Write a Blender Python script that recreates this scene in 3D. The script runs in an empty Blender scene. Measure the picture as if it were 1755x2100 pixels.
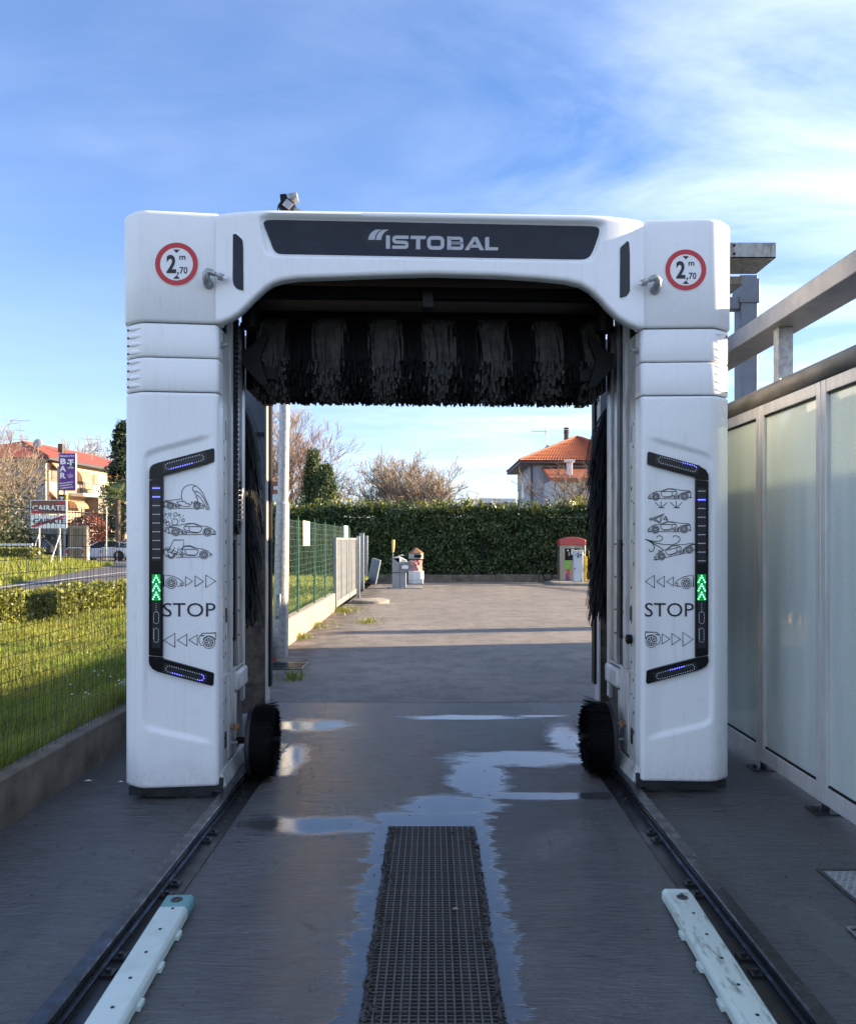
import bpy, math, random
import numpy as np
from mathutils import Vector, Matrix
R = math.radians
random.seed(7)
rng = np.random.default_rng(7)
S = bpy.context.scene
COL = S.collection

# ------------------------------------------------------------------ camera
CAMZ = 1.55
FPX = 1622.0          # focal length in photo units (photo taken as 1755 x 2100)
CX, CY = 886.0, 1107.0
cam = bpy.data.cameras.new('camera')
cam.sensor_fit = 'HORIZONTAL'; cam.sensor_width = 36.0
cam.lens = 36.0 * FPX / 1755.0
cam.shift_x = -(CX - 877.5) / 1755.0
cam.shift_y = (CY - 1050.0) / 1755.0
cam.clip_start = 0.05; cam.clip_end = 3000
cam_o = bpy.data.objects.new('camera', cam); COL.objects.link(cam_o)
cam_o.location = (0, 0, CAMZ); cam_o.rotation_euler = (R(90), 0, 0)
S.camera = cam_o

# ------------------------------------------------------------------ sun, sky, exposure
SUN_AZ = 8.5     # degrees from +X towards +Y
SUN_EL = 15.5
world = bpy.data.worlds.new('World'); S.world = world; world.use_nodes = True
wn = world.node_tree; wn.nodes.clear()
def wnode(t, **k):
    n = wn.nodes.new(t)
    for a, b in k.items(): setattr(n, a, b)
    return n
def wl(a, b): wn.links.new(a, b)
w_out = wnode('ShaderNodeOutputWorld'); w_bg = wnode('ShaderNodeBackground')
sky = wnode('ShaderNodeTexSky', sky_type='NISHITA', sun_disc=False)
sky.sun_elevation = R(SUN_EL); sky.sun_rotation = R(90 - SUN_AZ)
sky.altitude = 250; sky.air_density = 1.0; sky.dust_density = 0.6; sky.ozone_density = 2.5
tc = wnode('ShaderNodeTexCoord'); sx = wnode('ShaderNodeSeparateXYZ')
wl(tc.outputs['Generated'], sx.inputs[0])
def wmath(op, a, b=None, clamp=False):
    n = wnode('ShaderNodeMath', operation=op, use_clamp=clamp)
    for i, x in enumerate((a, b)):
        if x is None: continue
        if isinstance(x, (int, float)): n.inputs[i].default_value = x
        else: wl(x, n.inputs[i])
    return n.outputs[0]
zc = wmath('MAXIMUM', sx.outputs[2], 0.03)
den = wmath('ADD', zc, 0.12)
cxy = wnode('ShaderNodeCombineXYZ')
wl(wmath('DIVIDE', sx.outputs[0], den), cxy.inputs[0]); wl(wmath('DIVIDE', sx.outputs[1], den), cxy.inputs[1])
mp = wnode('ShaderNodeMapping'); wl(cxy.outputs[0], mp.inputs[0])
mp.inputs['Rotation'].default_value = (0, 0, R(-35)); mp.inputs['Scale'].default_value = (1.0, 2.2, 1.0)
mp.inputs['Location'].default_value = (0.55, 0.3, 0)
n1 = wnode('ShaderNodeTexNoise'); n1.inputs['Scale'].default_value = 0.85; n1.inputs['Detail'].default_value = 6
n1.inputs['Roughness'].default_value = 0.62; n1.inputs['Distortion'].default_value = 0.5
wl(mp.outputs[0], n1.inputs['Vector'])
mr = wnode('ShaderNodeMapRange'); wl(n1.outputs[0], mr.inputs[0])
mr.inputs[1].default_value = 0.37; mr.inputs[2].default_value = 0.86
# cirrus all over the sky, the unseen part added to brighten the shade, except a wide clear patch up to the left of the view
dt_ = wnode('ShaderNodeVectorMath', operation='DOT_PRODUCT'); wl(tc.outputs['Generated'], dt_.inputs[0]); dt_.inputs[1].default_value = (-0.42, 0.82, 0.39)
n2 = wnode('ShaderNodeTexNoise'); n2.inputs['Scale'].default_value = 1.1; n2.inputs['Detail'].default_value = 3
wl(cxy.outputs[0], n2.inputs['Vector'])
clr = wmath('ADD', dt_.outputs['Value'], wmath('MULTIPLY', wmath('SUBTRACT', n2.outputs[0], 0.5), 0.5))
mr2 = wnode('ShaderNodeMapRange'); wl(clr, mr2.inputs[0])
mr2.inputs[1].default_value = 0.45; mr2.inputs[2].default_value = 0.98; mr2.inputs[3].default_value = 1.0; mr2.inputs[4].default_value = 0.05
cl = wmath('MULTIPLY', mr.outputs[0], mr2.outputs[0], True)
low = wnode('ShaderNodeMapRange'); wl(sx.outputs[2], low.inputs[0])      # thin veil low over the horizon
low.inputs[1].default_value = 0.0; low.inputs[2].default_value = 0.42; low.inputs[3].default_value = 0.12; low.inputs[4].default_value = 0.0
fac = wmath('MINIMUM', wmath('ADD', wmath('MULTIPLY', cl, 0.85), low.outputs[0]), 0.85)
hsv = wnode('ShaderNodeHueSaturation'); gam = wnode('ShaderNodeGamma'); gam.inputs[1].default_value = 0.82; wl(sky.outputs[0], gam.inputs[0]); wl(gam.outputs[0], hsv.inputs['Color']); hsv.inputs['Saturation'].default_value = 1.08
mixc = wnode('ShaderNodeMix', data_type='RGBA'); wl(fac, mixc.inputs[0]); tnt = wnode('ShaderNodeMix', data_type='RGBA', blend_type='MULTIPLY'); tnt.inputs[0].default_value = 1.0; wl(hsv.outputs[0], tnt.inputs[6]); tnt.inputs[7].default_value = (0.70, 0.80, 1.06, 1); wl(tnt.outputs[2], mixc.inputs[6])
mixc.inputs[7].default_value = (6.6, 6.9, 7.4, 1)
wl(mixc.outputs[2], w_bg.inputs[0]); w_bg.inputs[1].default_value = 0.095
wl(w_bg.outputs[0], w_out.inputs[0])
sun_l = bpy.data.lights.new('sun', 'SUN'); sun_l.energy = 5.0; sun_l.angle = R(0.53); sun_l.color = (1.0, 0.77, 0.51)
sun_o = bpy.data.objects.new('sun', sun_l); COL.objects.link(sun_o)
sd = Vector((math.cos(R(SUN_AZ)) * math.cos(R(SUN_EL)), math.sin(R(SUN_AZ)) * math.cos(R(SUN_EL)), math.sin(R(SUN_EL))))
sun_o.rotation_euler = sd.to_track_quat('Z', 'Y').to_euler(); sun_o.location = (40, 8, 20)
S.view_settings.view_transform = 'Standard'; S.view_settings.look = 'None'
S.view_settings.exposure = 2.0; S.view_settings.gamma = 1.0; S.view_settings.use_curve_mapping = False
S.render.engine = 'CYCLES'
S.cycles.max_bounces = 5; S.cycles.diffuse_bounces = 3; S.cycles.glossy_bounces = 3; S.cycles.transparent_max_bounces = 12
S.cycles.caustics_reflective = False; S.cycles.caustics_refractive = False
S.cycles.sample_clamp_indirect = 6

# ------------------------------------------------------------------ helpers
def at(px, py, Y):
    """world point seen at photo position (px, py) when it stands Y metres away"""
    return Vector(((px - CX) / FPX * Y, Y, CAMZ - (py - CY) / FPX * Y))

class MB:
    def __init__(s): s.v = []; s.f = []
    def add(s, vs, fs):
        b = len(s.v); s.v += [tuple(p) for p in vs]; s.f += [tuple(i + b for i in q) for q in fs]; return s
    def quad(s, a, b, c, d): return s.add([a, b, c, d], [(0, 1, 2, 3)])
    def poly(s, pts): return s.add(pts, [tuple(range(len(pts)))])
    def box(s, x0, x1, y0, y1, z0, z1):
        return s.add([(x0, y0, z0), (x1, y0, z0), (x1, y1, z0), (x0, y1, z0), (x0, y0, z1), (x1, y0, z1), (x1, y1, z1), (x0, y1, z1)],
                     [(0, 3, 2, 1), (4, 5, 6, 7), (0, 1, 5, 4), (1, 2, 6, 5), (2, 3, 7, 6), (3, 0, 4, 7)])
    def obox(s, c, size, rot):
        hx, hy, hz = [k / 2 for k in size]
        pts = [Vector(c) + rot @ Vector(p) for p in ((-hx, -hy, -hz), (hx, -hy, -hz), (hx, hy, -hz), (-hx, hy, -hz), (-hx, -hy, hz), (hx, -hy, hz), (hx, hy, hz), (-hx, hy, hz))]
        return s.add(pts, [(0, 3, 2, 1), (4, 5, 6, 7), (0, 1, 5, 4), (1, 2, 6, 5), (2, 3, 7, 6), (3, 0, 4, 7)])
    def prism(s, poly, ext):
        n = len(poly); e = Vector(ext); a = [Vector(p) for p in poly]
        return s.add(a + [p + e for p in a], [tuple(range(n))[::-1], tuple(range(n, 2 * n))] + [(i, (i + 1) % n, n + (i + 1) % n, n + i) for i in range(n)])
    def tube(s, pts, r, n=6, cap=True):
        pts = [Vector(p) for p in pts]; m = len(pts)
        rs = r if isinstance(r, (list, tuple)) else [r] * m
        b = len(s.v); up = None
        for i, p in enumerate(pts):
            d = (pts[min(i + 1, m - 1)] - pts[max(i - 1, 0)])
            d = d.normalized() if d.length > 1e-9 else Vector((0, 0, 1))
            if up is None:
                up = Vector((0, 0, 1)) if abs(d.z) < 0.9 else Vector((1, 0, 0))
            x = d.cross(up)
            if x.length < 1e-6: x = d.orthogonal()
            x.normalize(); y = x.cross(d).normalized(); up = y
            for k in range(n):
                a = 2 * math.pi * k / n
                s.v.append(tuple(p + (x * math.cos(a) + y * math.sin(a)) * rs[i]))
        for i in range(m - 1):
            for k in range(n):
                k2 = (k + 1) % n
                s.f.append((b + i * n + k, b + i * n + k2, b + (i + 1) * n + k2, b + (i + 1) * n + k))
        if cap:
            s.f.append(tuple(b + k for k in range(n))[::-1]); s.f.append(tuple(b + (m - 1) * n + k for k in range(n)))
        return s
    def cyl(s, p0, p1, r0, r1=None, n=14): return s.tube([p0, p1], [r0, r0 if r1 is None else r1], n)
    def lathe(s, prof, c, n=20, axis='z'):
        b = len(s.v); m = len(prof)
        for r, h in prof:
            for k in range(n):
                a = 2 * math.pi * k / n
                if axis == 'z': p = (c[0] + r * math.cos(a), c[1] + r * math.sin(a), c[2] + h)
                else: p = (c[0] + h, c[1] + r * math.cos(a), c[2] + r * math.sin(a))
                s.v.append(p)
        for i in range(m - 1):
            for k in range(n):
                k2 = (k + 1) % n
                s.f.append((b + i * n + k, b + i * n + k2, b + (i + 1) * n + k2, b + (i + 1) * n + k))
        s.f.append(tuple(b + k for k in range(n))[::-1]); s.f.append(tuple(b + (m - 1) * n + k for k in range(n)))
        return s
    def grid(s, rows, close=False):
        b = len(s.v); m = len(rows); n = len(rows[0])
        for r in rows: s.v += [tuple(p) for p in r]
        for i in range(m - 1):
            for k in range(n - 1 if not close else n):
                k2 = (k + 1) % n
                s.f.append((b + i * n + k, b + i * n + k2, b + (i + 1) * n + k2, b + (i + 1) * n + k))
        return s
    def mesh(s, name):
        me = bpy.data.meshes.new(name); me.from_pydata(s.v, [], s.f); me.update(); return me
    def build(s, name, mat, parent=None, smooth=False, bevel=0, angle=40):
        me = s.mesh(name); me.materials.append(mat)
        return link(name, me, parent, smooth, bevel, angle)

def link(name, me, parent=None, smooth=False, bevel=0, angle=40):
    o = bpy.data.objects.new(name, me); COL.objects.link(o)
    if parent is not None: o.parent = parent
    if smooth:
        me.shade_smooth()
        try: me.set_sharp_from_angle(angle=R(angle))
        except Exception: pass
    if bevel:
        m = o.modifiers.new('bevel', 'BEVEL'); m.width = bevel; m.segments = 2; m.limit_method = 'ANGLE'; m.angle_limit = R(35)
        me.shade_smooth()
        try: me.set_sharp_from_angle(angle=R(60))
        except Exception: pass
    return o

def np_mesh(name, verts, nside, mat, parent=None, smooth=False):
    """fast mesh: verts (N*nside,3) forming N separate polygons"""
    verts = np.asarray(verts, dtype=np.float32).reshape(-1, 3); n = len(verts) // nside
    me = bpy.data.meshes.new(name); me.vertices.add(len(verts)); me.vertices.foreach_set('co', verts.ravel())
    me.loops.add(n * nside); me.loops.foreach_set('vertex_index', np.arange(n * nside, dtype=np.int32))
    me.polygons.add(n); me.polygons.foreach_set('loop_start', np.arange(0, n * nside, nside, dtype=np.int32))
    me.polygons.foreach_set('loop_total', np.full(n, nside, dtype=np.int32))
    me.update(calc_edges=True); me.materials.append(mat)
    return link(name, me, parent, smooth)

def tag(o, label, cat, group=None, kind=None):
    if label: o['label'] = label
    if cat: o['category'] = cat
    if group: o['group'] = group
    if kind: o['kind'] = kind
    return o
def thing(name, label, cat, loc=(0, 0, 0), rz=0.0, group=None):
    o = bpy.data.objects.new(name, None); COL.objects.link(o); o.empty_display_size = 0.2
    o.location = loc; o.rotation_euler = (0, 0, rz)
    return tag(o, label, cat, group)
def struct(o): o['kind'] = 'structure'; return o
def stuff(o): o['kind'] = 'stuff'; return o
def dup(root, loc=None, rz=None, label=None, scale=None):
    r = root.copy(); COL.objects.link(r)
    if loc is not None: r.location = loc
    if rz is not None: r.rotation_euler = (0, 0, rz)
    if scale is not None: r.scale = (scale,) * 3
    if label: r['label'] = label
    for ch in list(root.children):
        c = ch.copy(); COL.objects.link(c); c.parent = r
        for g in list(ch.children):
            d = g.copy(); COL.objects.link(d); d.parent = c
    return r

# ------------------------------------------------------------------ materials
def nodes_of(m): return m.node_tree.nodes, m.node_tree.links
def mat(name, col, rough=0.5, metal=0.0, var=0.0, vscale=6.0, col2=None, stretch=(1, 1, 1), bump=0.0, bscale=40.0,
        spec=0.5, coat=0.0, emit=None, estr=0.0, rvar=0.0, thr=(0.35, 0.7), sss=0.0, trans=0.0):
    m = bpy.data.materials.new(name); m.use_nodes = True
    nt, lk = nodes_of(m); b = nt['Principled BSDF']
    b.inputs['Base Color'].default_value = (*col, 1); b.inputs['Roughness'].default_value = rough
    b.inputs['Metallic'].default_value = metal; b.inputs['Specular IOR Level'].default_value = spec
    b.inputs['Coat Weight'].default_value = coat
    if emit: b.inputs['Emission Color'].default_value = (*emit, 1); b.inputs['Emission Strength'].default_value = estr
    if var or col2 or bump or rvar:
        t = nt.new('ShaderNodeTexCoord'); mpn = nt.new('ShaderNodeMapping'); lk.new(t.outputs['Object'], mpn.inputs[0])
        mpn.inputs['Scale'].default_value = stretch
        no = nt.new('ShaderNodeTexNoise'); no.inputs['Scale'].default_value = vscale; no.inputs['Detail'].default_value = 6
        no.inputs['Roughness'].default_value = 0.6; lk.new(mpn.outputs[0], no.inputs['Vector'])
        ra = nt.new('ShaderNodeMapRange'); lk.new(no.outputs[0], ra.inputs[0])
        ra.inputs[1].default_value = thr[0]; ra.inputs[2].default_value = thr[1]
        c2 = col2 if col2 else tuple(max(0, c * (1 - var)) for c in col)
        mx = nt.new('ShaderNodeMix'); mx.data_type = 'RGBA'; lk.new(ra.outputs[0], mx.inputs[0])
        mx.inputs[6].default_value = (*col, 1); mx.inputs[7].default_value = (*c2, 1)
        lk.new(mx.outputs[2], b.inputs['Base Color'])
        if rvar:
            r2 = nt.new('ShaderNodeMapRange'); lk.new(no.outputs[0], r2.inputs[0]); r2.inputs[1].default_value = 0.3; r2.inputs[2].default_value = 0.7
            r2.inputs[3].default_value = max(0.02, rough - rvar); r2.inputs[4].default_value = min(1, rough + rvar)
            lk.new(r2.outputs[0], b.inputs['Roughness'])
        if bump:
            bn = nt.new('ShaderNodeTexNoise'); bn.inputs['Scale'].default_value = bscale; bn.inputs['Detail'].default_value = 4
            lk.new(mpn.outputs[0], bn.inputs['Vector'])
            bp = nt.new('ShaderNodeBump'); bp.inputs['Strength'].default_value = bump; bp.inputs['Distance'].default_value = 0.01
            lk.new(bn.outputs[0], bp.inputs['Height']); lk.new(bp.outputs[0], b.inputs['Normal'])
    return m
def leaf_mat(name, c1, c2, rough=0.45, vscale=1.5, transl=0.3):
    m = mat(name, c1, rough, col2=c2, vscale=vscale, thr=(0.3, 0.7))
    nt, lk = nodes_of(m); b = nt['Principled BSDF']; out = nt['Material Output']
    # each leaf its own shade
    g = nt.new('ShaderNodeNewGeometry'); mx = nt.new('ShaderNodeMix'); mx.data_type = 'RGBA'; mx.blend_type = 'MULTIPLY'
    ra = nt.new('ShaderNodeMapRange'); lk.new(g.outputs['Random Per Island'], ra.inputs[0]); ra.inputs[3].default_value = 0.55; ra.inputs[4].default_value = 1.35
    src = b.inputs['Base Color'].links[0].from_socket
    mx.inputs[0].default_value = 1.0; lk.new(src, mx.inputs[6]); lk.new(ra.outputs[0], mx.inputs[7]); lk.new(mx.outputs[2], b.inputs['Base Color'])
    t = nt.new('ShaderNodeBsdfTranslucent'); lk.new(mx.outputs[2], t.inputs[0])
    ms = nt.new('ShaderNodeMixShader'); ms.inputs[0].default_value = transl
    lk.new(b.outputs[0], ms.inputs[1]); lk.new(t.outputs[0], ms.inputs[2]); lk.new(ms.outputs[0], out.inputs[0])
    return m

M = {}
M['white'] = None
M['white_dirty'] = mat('white_dirty_metal', (0.62, 0.63, 0.62), 0.42, col2=(0.24, 0.21, 0.17), vscale=7, stretch=(2.5, 2.5, 0.5), thr=(0.44, 0.8), bump=0.03)
M['grey_alu'] = mat('aluminium', (0.50, 0.51, 0.52), 0.38, metal=0.7, col2=(0.22, 0.21, 0.20), vscale=9, stretch=(2, 2, 0.4), thr=(0.45, 0.8))
M['black_gloss'] = mat('black_gloss_plastic', (0.006, 0.0065, 0.009), 0.2, spec=0.22)
M['black'] = mat('black_plastic', (0.007, 0.007, 0.008), 0.55, spec=0.2)
M['dark_metal'] = mat('dark_metal', (0.035, 0.037, 0.045), 0.5, metal=0.3, var=0.5, vscale=12)
M['lens'] = mat('display_lens', (0.022, 0.024, 0.030), 0.25, spec=0.3)
M['logo_panel'] = mat('smoked_panel', (0.012, 0.015, 0.025), 0.26, col2=(0.03, 0.034, 0.046), vscale=3.5, stretch=(1, 1, 2.2), thr=(0.5, 0.85), rvar=0.06, spec=0.25)
M['silver_print'] = mat('silver_lettering', (0.36, 0.37, 0.40), 0.35, metal=0.25)
M['ink'] = mat('black_print', (0.015, 0.015, 0.02), 0.5)
M['red_print'] = mat('red_print', (0.52, 0.025, 0.035), 0.4)
M['white_print'] = mat('white_print', (0.82, 0.82, 0.82), 0.45)
M['led_off'] = mat('led_off', (0.85, 0.86, 0.9), 0.35)
M['led_blue'] = mat('led_blue', (0.05, 0.05, 0.5), 0.3, emit=(0.10, 0.11, 1.0), estr=1.3)
M['lens_blue'] = mat('lens_blue_glow', (0.02, 0.02, 0.1), 0.3, emit=(0.01, 0.01, 0.6), estr=0.14)
M['led_green'] = mat('led_green', (0.1, 0.6, 0.2), 0.3, emit=(0.16, 1.0, 0.34), estr=0.95)
M['lens_green'] = mat('lens_green_glow', (0.01, 0.1, 0.03), 0.3, emit=(0.0, 0.40, 0.07), estr=0.12)
M['bristle_black'] = mat('bristle_black', (0.005, 0.005, 0.006), 0.6, spec=0.10)
M['bristle_grey'] = mat('bristle_grey', (0.062, 0.060, 0.056), 0.8, col2=(0.022, 0.021, 0.021), vscale=14)
M['bristle_green'] = mat('bristle_green', (0.11, 0.125, 0.07), 0.7)
M['steel_blue'] = mat('painted_steel_blue_grey', (0.15, 0.18, 0.225), 0.45, metal=0.2, var=0.25, vscale=9, bump=0.02)
M['galv'] = mat('galvanised_steel', (0.40, 0.41, 0.42), 0.42, metal=0.55, col2=(0.25, 0.26, 0.27), vscale=26, thr=(0.4, 0.65))
M['galv_dirty'] = mat('stained_galvanised_steel', (0.36, 0.36, 0.34), 0.5, metal=0.3, col2=(0.13, 0.12, 0.10), vscale=14, stretch=(2, 2, 0.5), thr=(0.42, 0.72))
M['beam'] = mat('beam_grey', (0.22, 0.235, 0.26), 0.42, metal=0.4, var=0.3, vscale=7)
M['alu_frame'] = mat('anodised_frame', (0.66, 0.65, 0.63), 0.36, metal=0.15, var=0.22, vscale=8, stretch=(2, 2, 0.4))
M['tube'] = mat('weathered_tube', (0.21, 0.20, 0.18), 0.6, metal=0.2, col2=(0.10, 0.095, 0.085), vscale=10, stretch=(1, 0.25, 1), thr=(0.4, 0.65), bump=0.05)
M['rail'] = mat('rail_steel', (0.10, 0.105, 0.115), 0.30, metal=0.85, col2=(0.05, 0.045, 0.04), vscale=14, rvar=0.12)
M['rail_dark'] = mat('rail_bed', (0.018, 0.018, 0.020), 0.35, var=0.4, rvar=0.15)
M['mint'] = mat('mint_plastic', (0.60, 0.70, 0.65), 0.5, col2=(0.44, 0.54, 0.50), vscale=8, thr=(0.5, 0.85))
M['mint_worn'] = mat('mint_plastic_worn', (0.58, 0.66, 0.59), 0.55, col2=(0.16, 0.19, 0.15), vscale=13, stretch=(3, 0.7, 1), thr=(0.53, 0.72))
M['teal'] = mat('teal_plastic', (0.16, 0.36, 0.36), 0.5, var=0.25)
M['concrete'] = mat('concrete', (0.30, 0.285, 0.26), 0.85, col2=(0.16, 0.145, 0.12), vscale=5, thr=(0.35, 0.7), bump=0.25, bscale=40)
M['concrete_dark'] = mat('damp_concrete', (0.185, 0.155, 0.12), 0.85, col2=(0.065, 0.052, 0.04), vscale=3.5, thr=(0.35, 0.7), bump=0.3, bscale=35)
M['plaster_stained'] = mat('stained_plaster', (0.37, 0.285, 0.22), 0.9, col2=(0.17, 0.13, 0.10), vscale=5, stretch=(2, 2, 0.6), thr=(0.45, 0.7), bump=0.2)
M['green_metal'] = mat('green_coated_wire', (0.045, 0.13, 0.085), 0.45)
M['dark_wire'] = mat('dark_fence_wire', (0.022, 0.028, 0.022), 0.5)
M['grass'] = leaf_mat('grass_blades', (0.165, 0.245, 0.03), (0.30, 0.295, 0.055), 0.55, 1.2, 0.4)
M['soil'] = mat('lawn_soil', (0.075, 0.10, 0.03), 0.95, col2=(0.10, 0.13, 0.04), vscale=1.5, bump=0.4, bscale=25)
M['laurel'] = leaf_mat('laurel_leaves', (0.036, 0.080, 0.034), (0.095, 0.135, 0.045), 0.30, 0.9, 0.22)
M['low_hedge'] = leaf_mat('low_hedge_leaves', (0.17, 0.205, 0.04), (0.25, 0.25, 0.055), 0.4, 1.5, 0.35)
M['conifer'] = leaf_mat('conifer_needles', (0.045, 0.085, 0.032), (0.085, 0.12, 0.04), 0.6, 0.5, 0.2)
M['conifer_dark'] = leaf_mat('dark_conifer_needles', (0.030, 0.055, 0.028), (0.045, 0.07, 0.03), 0.6, 0.6, 0.15)
M['ivy'] = leaf_mat('ivy_leaves', (0.06, 0.085, 0.03), (0.10, 0.105, 0.045), 0.5, 0.8, 0.25)
M['red_leaf'] = leaf_mat('reddish_leaves', (0.20, 0.07, 0.055), (0.27, 0.12, 0.085), 0.55, 1.0, 0.3)
M['palm'] = leaf_mat('palm_fronds', (0.14, 0.19, 0.06), (0.21, 0.23, 0.08), 0.5, 0.8, 0.2)
M['bark'] = mat('bark', (0.16, 0.125, 0.095), 0.9, var=0.4, vscale=6, bump=0.3)
M['twig'] = mat('twig_bark', (0.31, 0.25, 0.19), 0.9, var=0.3, vscale=2)
M['twig_red'] = mat('brown_twig_bark', (0.26, 0.165, 0.115), 0.9, var=0.3, vscale=2)
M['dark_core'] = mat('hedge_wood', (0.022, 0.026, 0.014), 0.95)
M['rubber'] = mat('tyre_rubber', (0.015, 0.015, 0.016), 0.75)
M['car_white'] = mat('white_car_paint', (0.70, 0.71, 0.73), 0.25, coat=0.5)
M['car_dark'] = mat('dark_car_paint', (0.03, 0.035, 0.045), 0.25, coat=0.6)
M['car_silver'] = mat('silver_car_paint', (0.42, 0.47, 0.47), 0.3, metal=0.5, coat=0.5)
M['car_glass'] = mat('car_window', (0.02, 0.03, 0.035), 0.08)
M['chrome'] = mat('wheel_alloy', (0.35, 0.35, 0.37), 0.3, metal=0.8)
M['white_paint'] = mat('white_paint', (0.78, 0.78, 0.76), 0.5, var=0.15, vscale=9)
M['red_paint'] = mat('red_paint', (0.55, 0.05, 0.04), 0.5)
M['brown_sign'] = mat('brown_sign', (0.20, 0.07, 0.045), 0.45)
M['purple'] = mat('purple_sign', (0.13, 0.035, 0.30), 0.4)
M['purple_dark'] = mat('dark_purple_sign', (0.03, 0.015, 0.09), 0.4)
M['yellow'] = mat('yellow_sign', (0.62, 0.45, 0.02), 0.45)
M['gate_steel'] = mat('grey_gate_steel', (0.25, 0.275, 0.30), 0.45, metal=0.3, var=0.25, vscale=8)
M['grey_paint'] = mat('grey_paint', (0.30, 0.31, 0.325), 0.45, var=0.15, vscale=5)
M['blue_panel'] = mat('blue_grey_panel', (0.27, 0.32, 0.38), 0.4, var=0.2)
M['light_blue'] = mat('pale_blue_paint', (0.50, 0.56, 0.60), 0.42, var=0.12, vscale=4)
M['beige_metal'] = mat('beige_steel', (0.36, 0.33, 0.27), 0.34, metal=0.55, var=0.2, vscale=4, stretch=(1, 1, 0.2))
M['coral'] = mat('faded_red_plastic', (0.46, 0.075, 0.07), 0.4, var=0.15)
M['copper'] = mat('brown_metal_lid', (0.30, 0.17, 0.10), 0.4, metal=0.3, var=0.3)
M['pink_bag'] = mat('pink_bin_bag', (0.55, 0.23, 0.22), 0.25, var=0.35, vscale=9, bump=0.6, bscale=14)
M['wall_yellow'] = mat('cream_render', (0.47, 0.385, 0.255), 0.9, var=0.15, vscale=0.8)
M['wall_grey'] = mat('grey_render', (0.26, 0.255, 0.25), 0.9, var=0.1, vscale=0.6)
M['wall_blue'] = mat('pale_blue_render', (0.44, 0.47, 0.53), 0.9, var=0.08, vscale=0.8)
M['wall_pale'] = mat('pale_render', (0.56, 0.55, 0.54), 0.9, var=0.08, vscale=0.8)
M['roof'] = mat('terracotta_tiles', (0.44, 0.135, 0.062), 0.8, col2=(0.30, 0.085, 0.045), vscale=2.5)
M['roof_red'] = mat('red_roof_tiles', (0.28, 0.062, 0.040), 0.85, col2=(0.20, 0.045, 0.032), vscale=0.8, bump=0.5, bscale=6)
M['wood_dark'] = mat('dark_fascia', (0.05, 0.05, 0.06), 0.6)
M['soffit'] = mat('soffit', (0.30, 0.28, 0.25), 0.9)
M['brown_pipe'] = mat('brown_downpipe', (0.09, 0.05, 0.04), 0.5)
M['shutter'] = mat('brown_shutter', (0.17, 0.14, 0.11), 0.7)
M['win_dark'] = mat('dark_window_glass', (0.03, 0.035, 0.04), 0.12)
M['awning'] = mat('orange_awning', (0.52, 0.29, 0.17), 0.85, var=0.15)
M['awning_stripe'] = mat('awning_stripe', (0.30, 0.17, 0.12), 0.85)
M['rail_black'] = mat('dark_railing', (0.035, 0.035, 0.038), 0.6)
M['brick'] = mat('weathered_chimney', (0.10, 0.10, 0.085), 0.9, var=0.4, vscale=10, bump=0.4)
M['paper'] = mat('paper_notice', (0.72, 0.68, 0.56), 0.8, var=0.12)
M['grate'] = mat('worn_grating_steel', (0.115, 0.108, 0.100), 0.6, metal=0.3, col2=(0.05, 0.042, 0.036), vscale=18)
M['grime'] = mat('wet_leaf_litter', (0.045, 0.036, 0.028), 0.55, var=0.5, vscale=20)
M['yellow_weed'] = leaf_mat('weed_leaves', (0.22, 0.24, 0.04), (0.16, 0.20, 0.04), 0.5, 3, 0.35)
M['daisy'] = mat('daisy_petals', (0.8, 0.8, 0.75), 0.6)
M['straw'] = mat('yellow_brush_handle', (0.58, 0.44, 0.16), 0.6)
M['lime'] = mat('lime_panel', (0.16, 0.46, 0.05), 0.5)
M['orange_red'] = mat('orange_red_brush', (0.48, 0.09, 0.05), 0.6)

# --- text
_deps = None
def text_mb(txt, x0, x1, y0, y1, bold=0.0, italic=0.0, keep=False):
    """text outline as 2D polygons fitted into the box x0..x1 / y0 (bottom)..y1 (top); returns verts2d, faces"""
    cu = bpy.data.curves.new('t', 'FONT'); cu.body = txt; cu.size = 1.0; cu.resolution_u = 3; cu.offset = bold; cu.shear = italic
    ob = bpy.data.objects.new('t', cu); COL.objects.link(ob)
    bpy.context.view_layer.update()
    me = bpy.data.meshes.new_from_object(ob.evaluated_get(bpy.context.evaluated_depsgraph_get()))
    vs = [(v.co.x, v.co.y) for v in me.vertices]; fs = [tuple(p.vertices) for p in me.polygons]
    bpy.data.objects.remove(ob); bpy.data.curves.remove(cu); bpy.data.meshes.remove(me)
    ax = [v[0] for v in vs]; ay = [v[1] for v in vs]
    mx0, mx1, my0, my1 = min(ax), max(ax), min(ay), max(ay)
    if keep:
        k = (y1 - y0) / (my1 - my0); w = (mx1 - mx0) * k; c = (x0 + x1) / 2; x0, x1 = c - w / 2, c + w / 2
    out = [(x0 + (a - mx0) / (mx1 - mx0) * (x1 - x0), y0 + (b - my0) / (my1 - my0) * (y1 - y0)) for a, b in vs]
    return out, fs
def text_on(mb, txt, fn, x0, x1, y0, y1, **k):
    """fn maps (x, y) of the text box to a 3D point"""
    vs, fs = text_mb(txt, x0, x1, y0, y1, **k)
    mb.add([fn(a, b) for a, b in vs], fs); return mb

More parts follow.
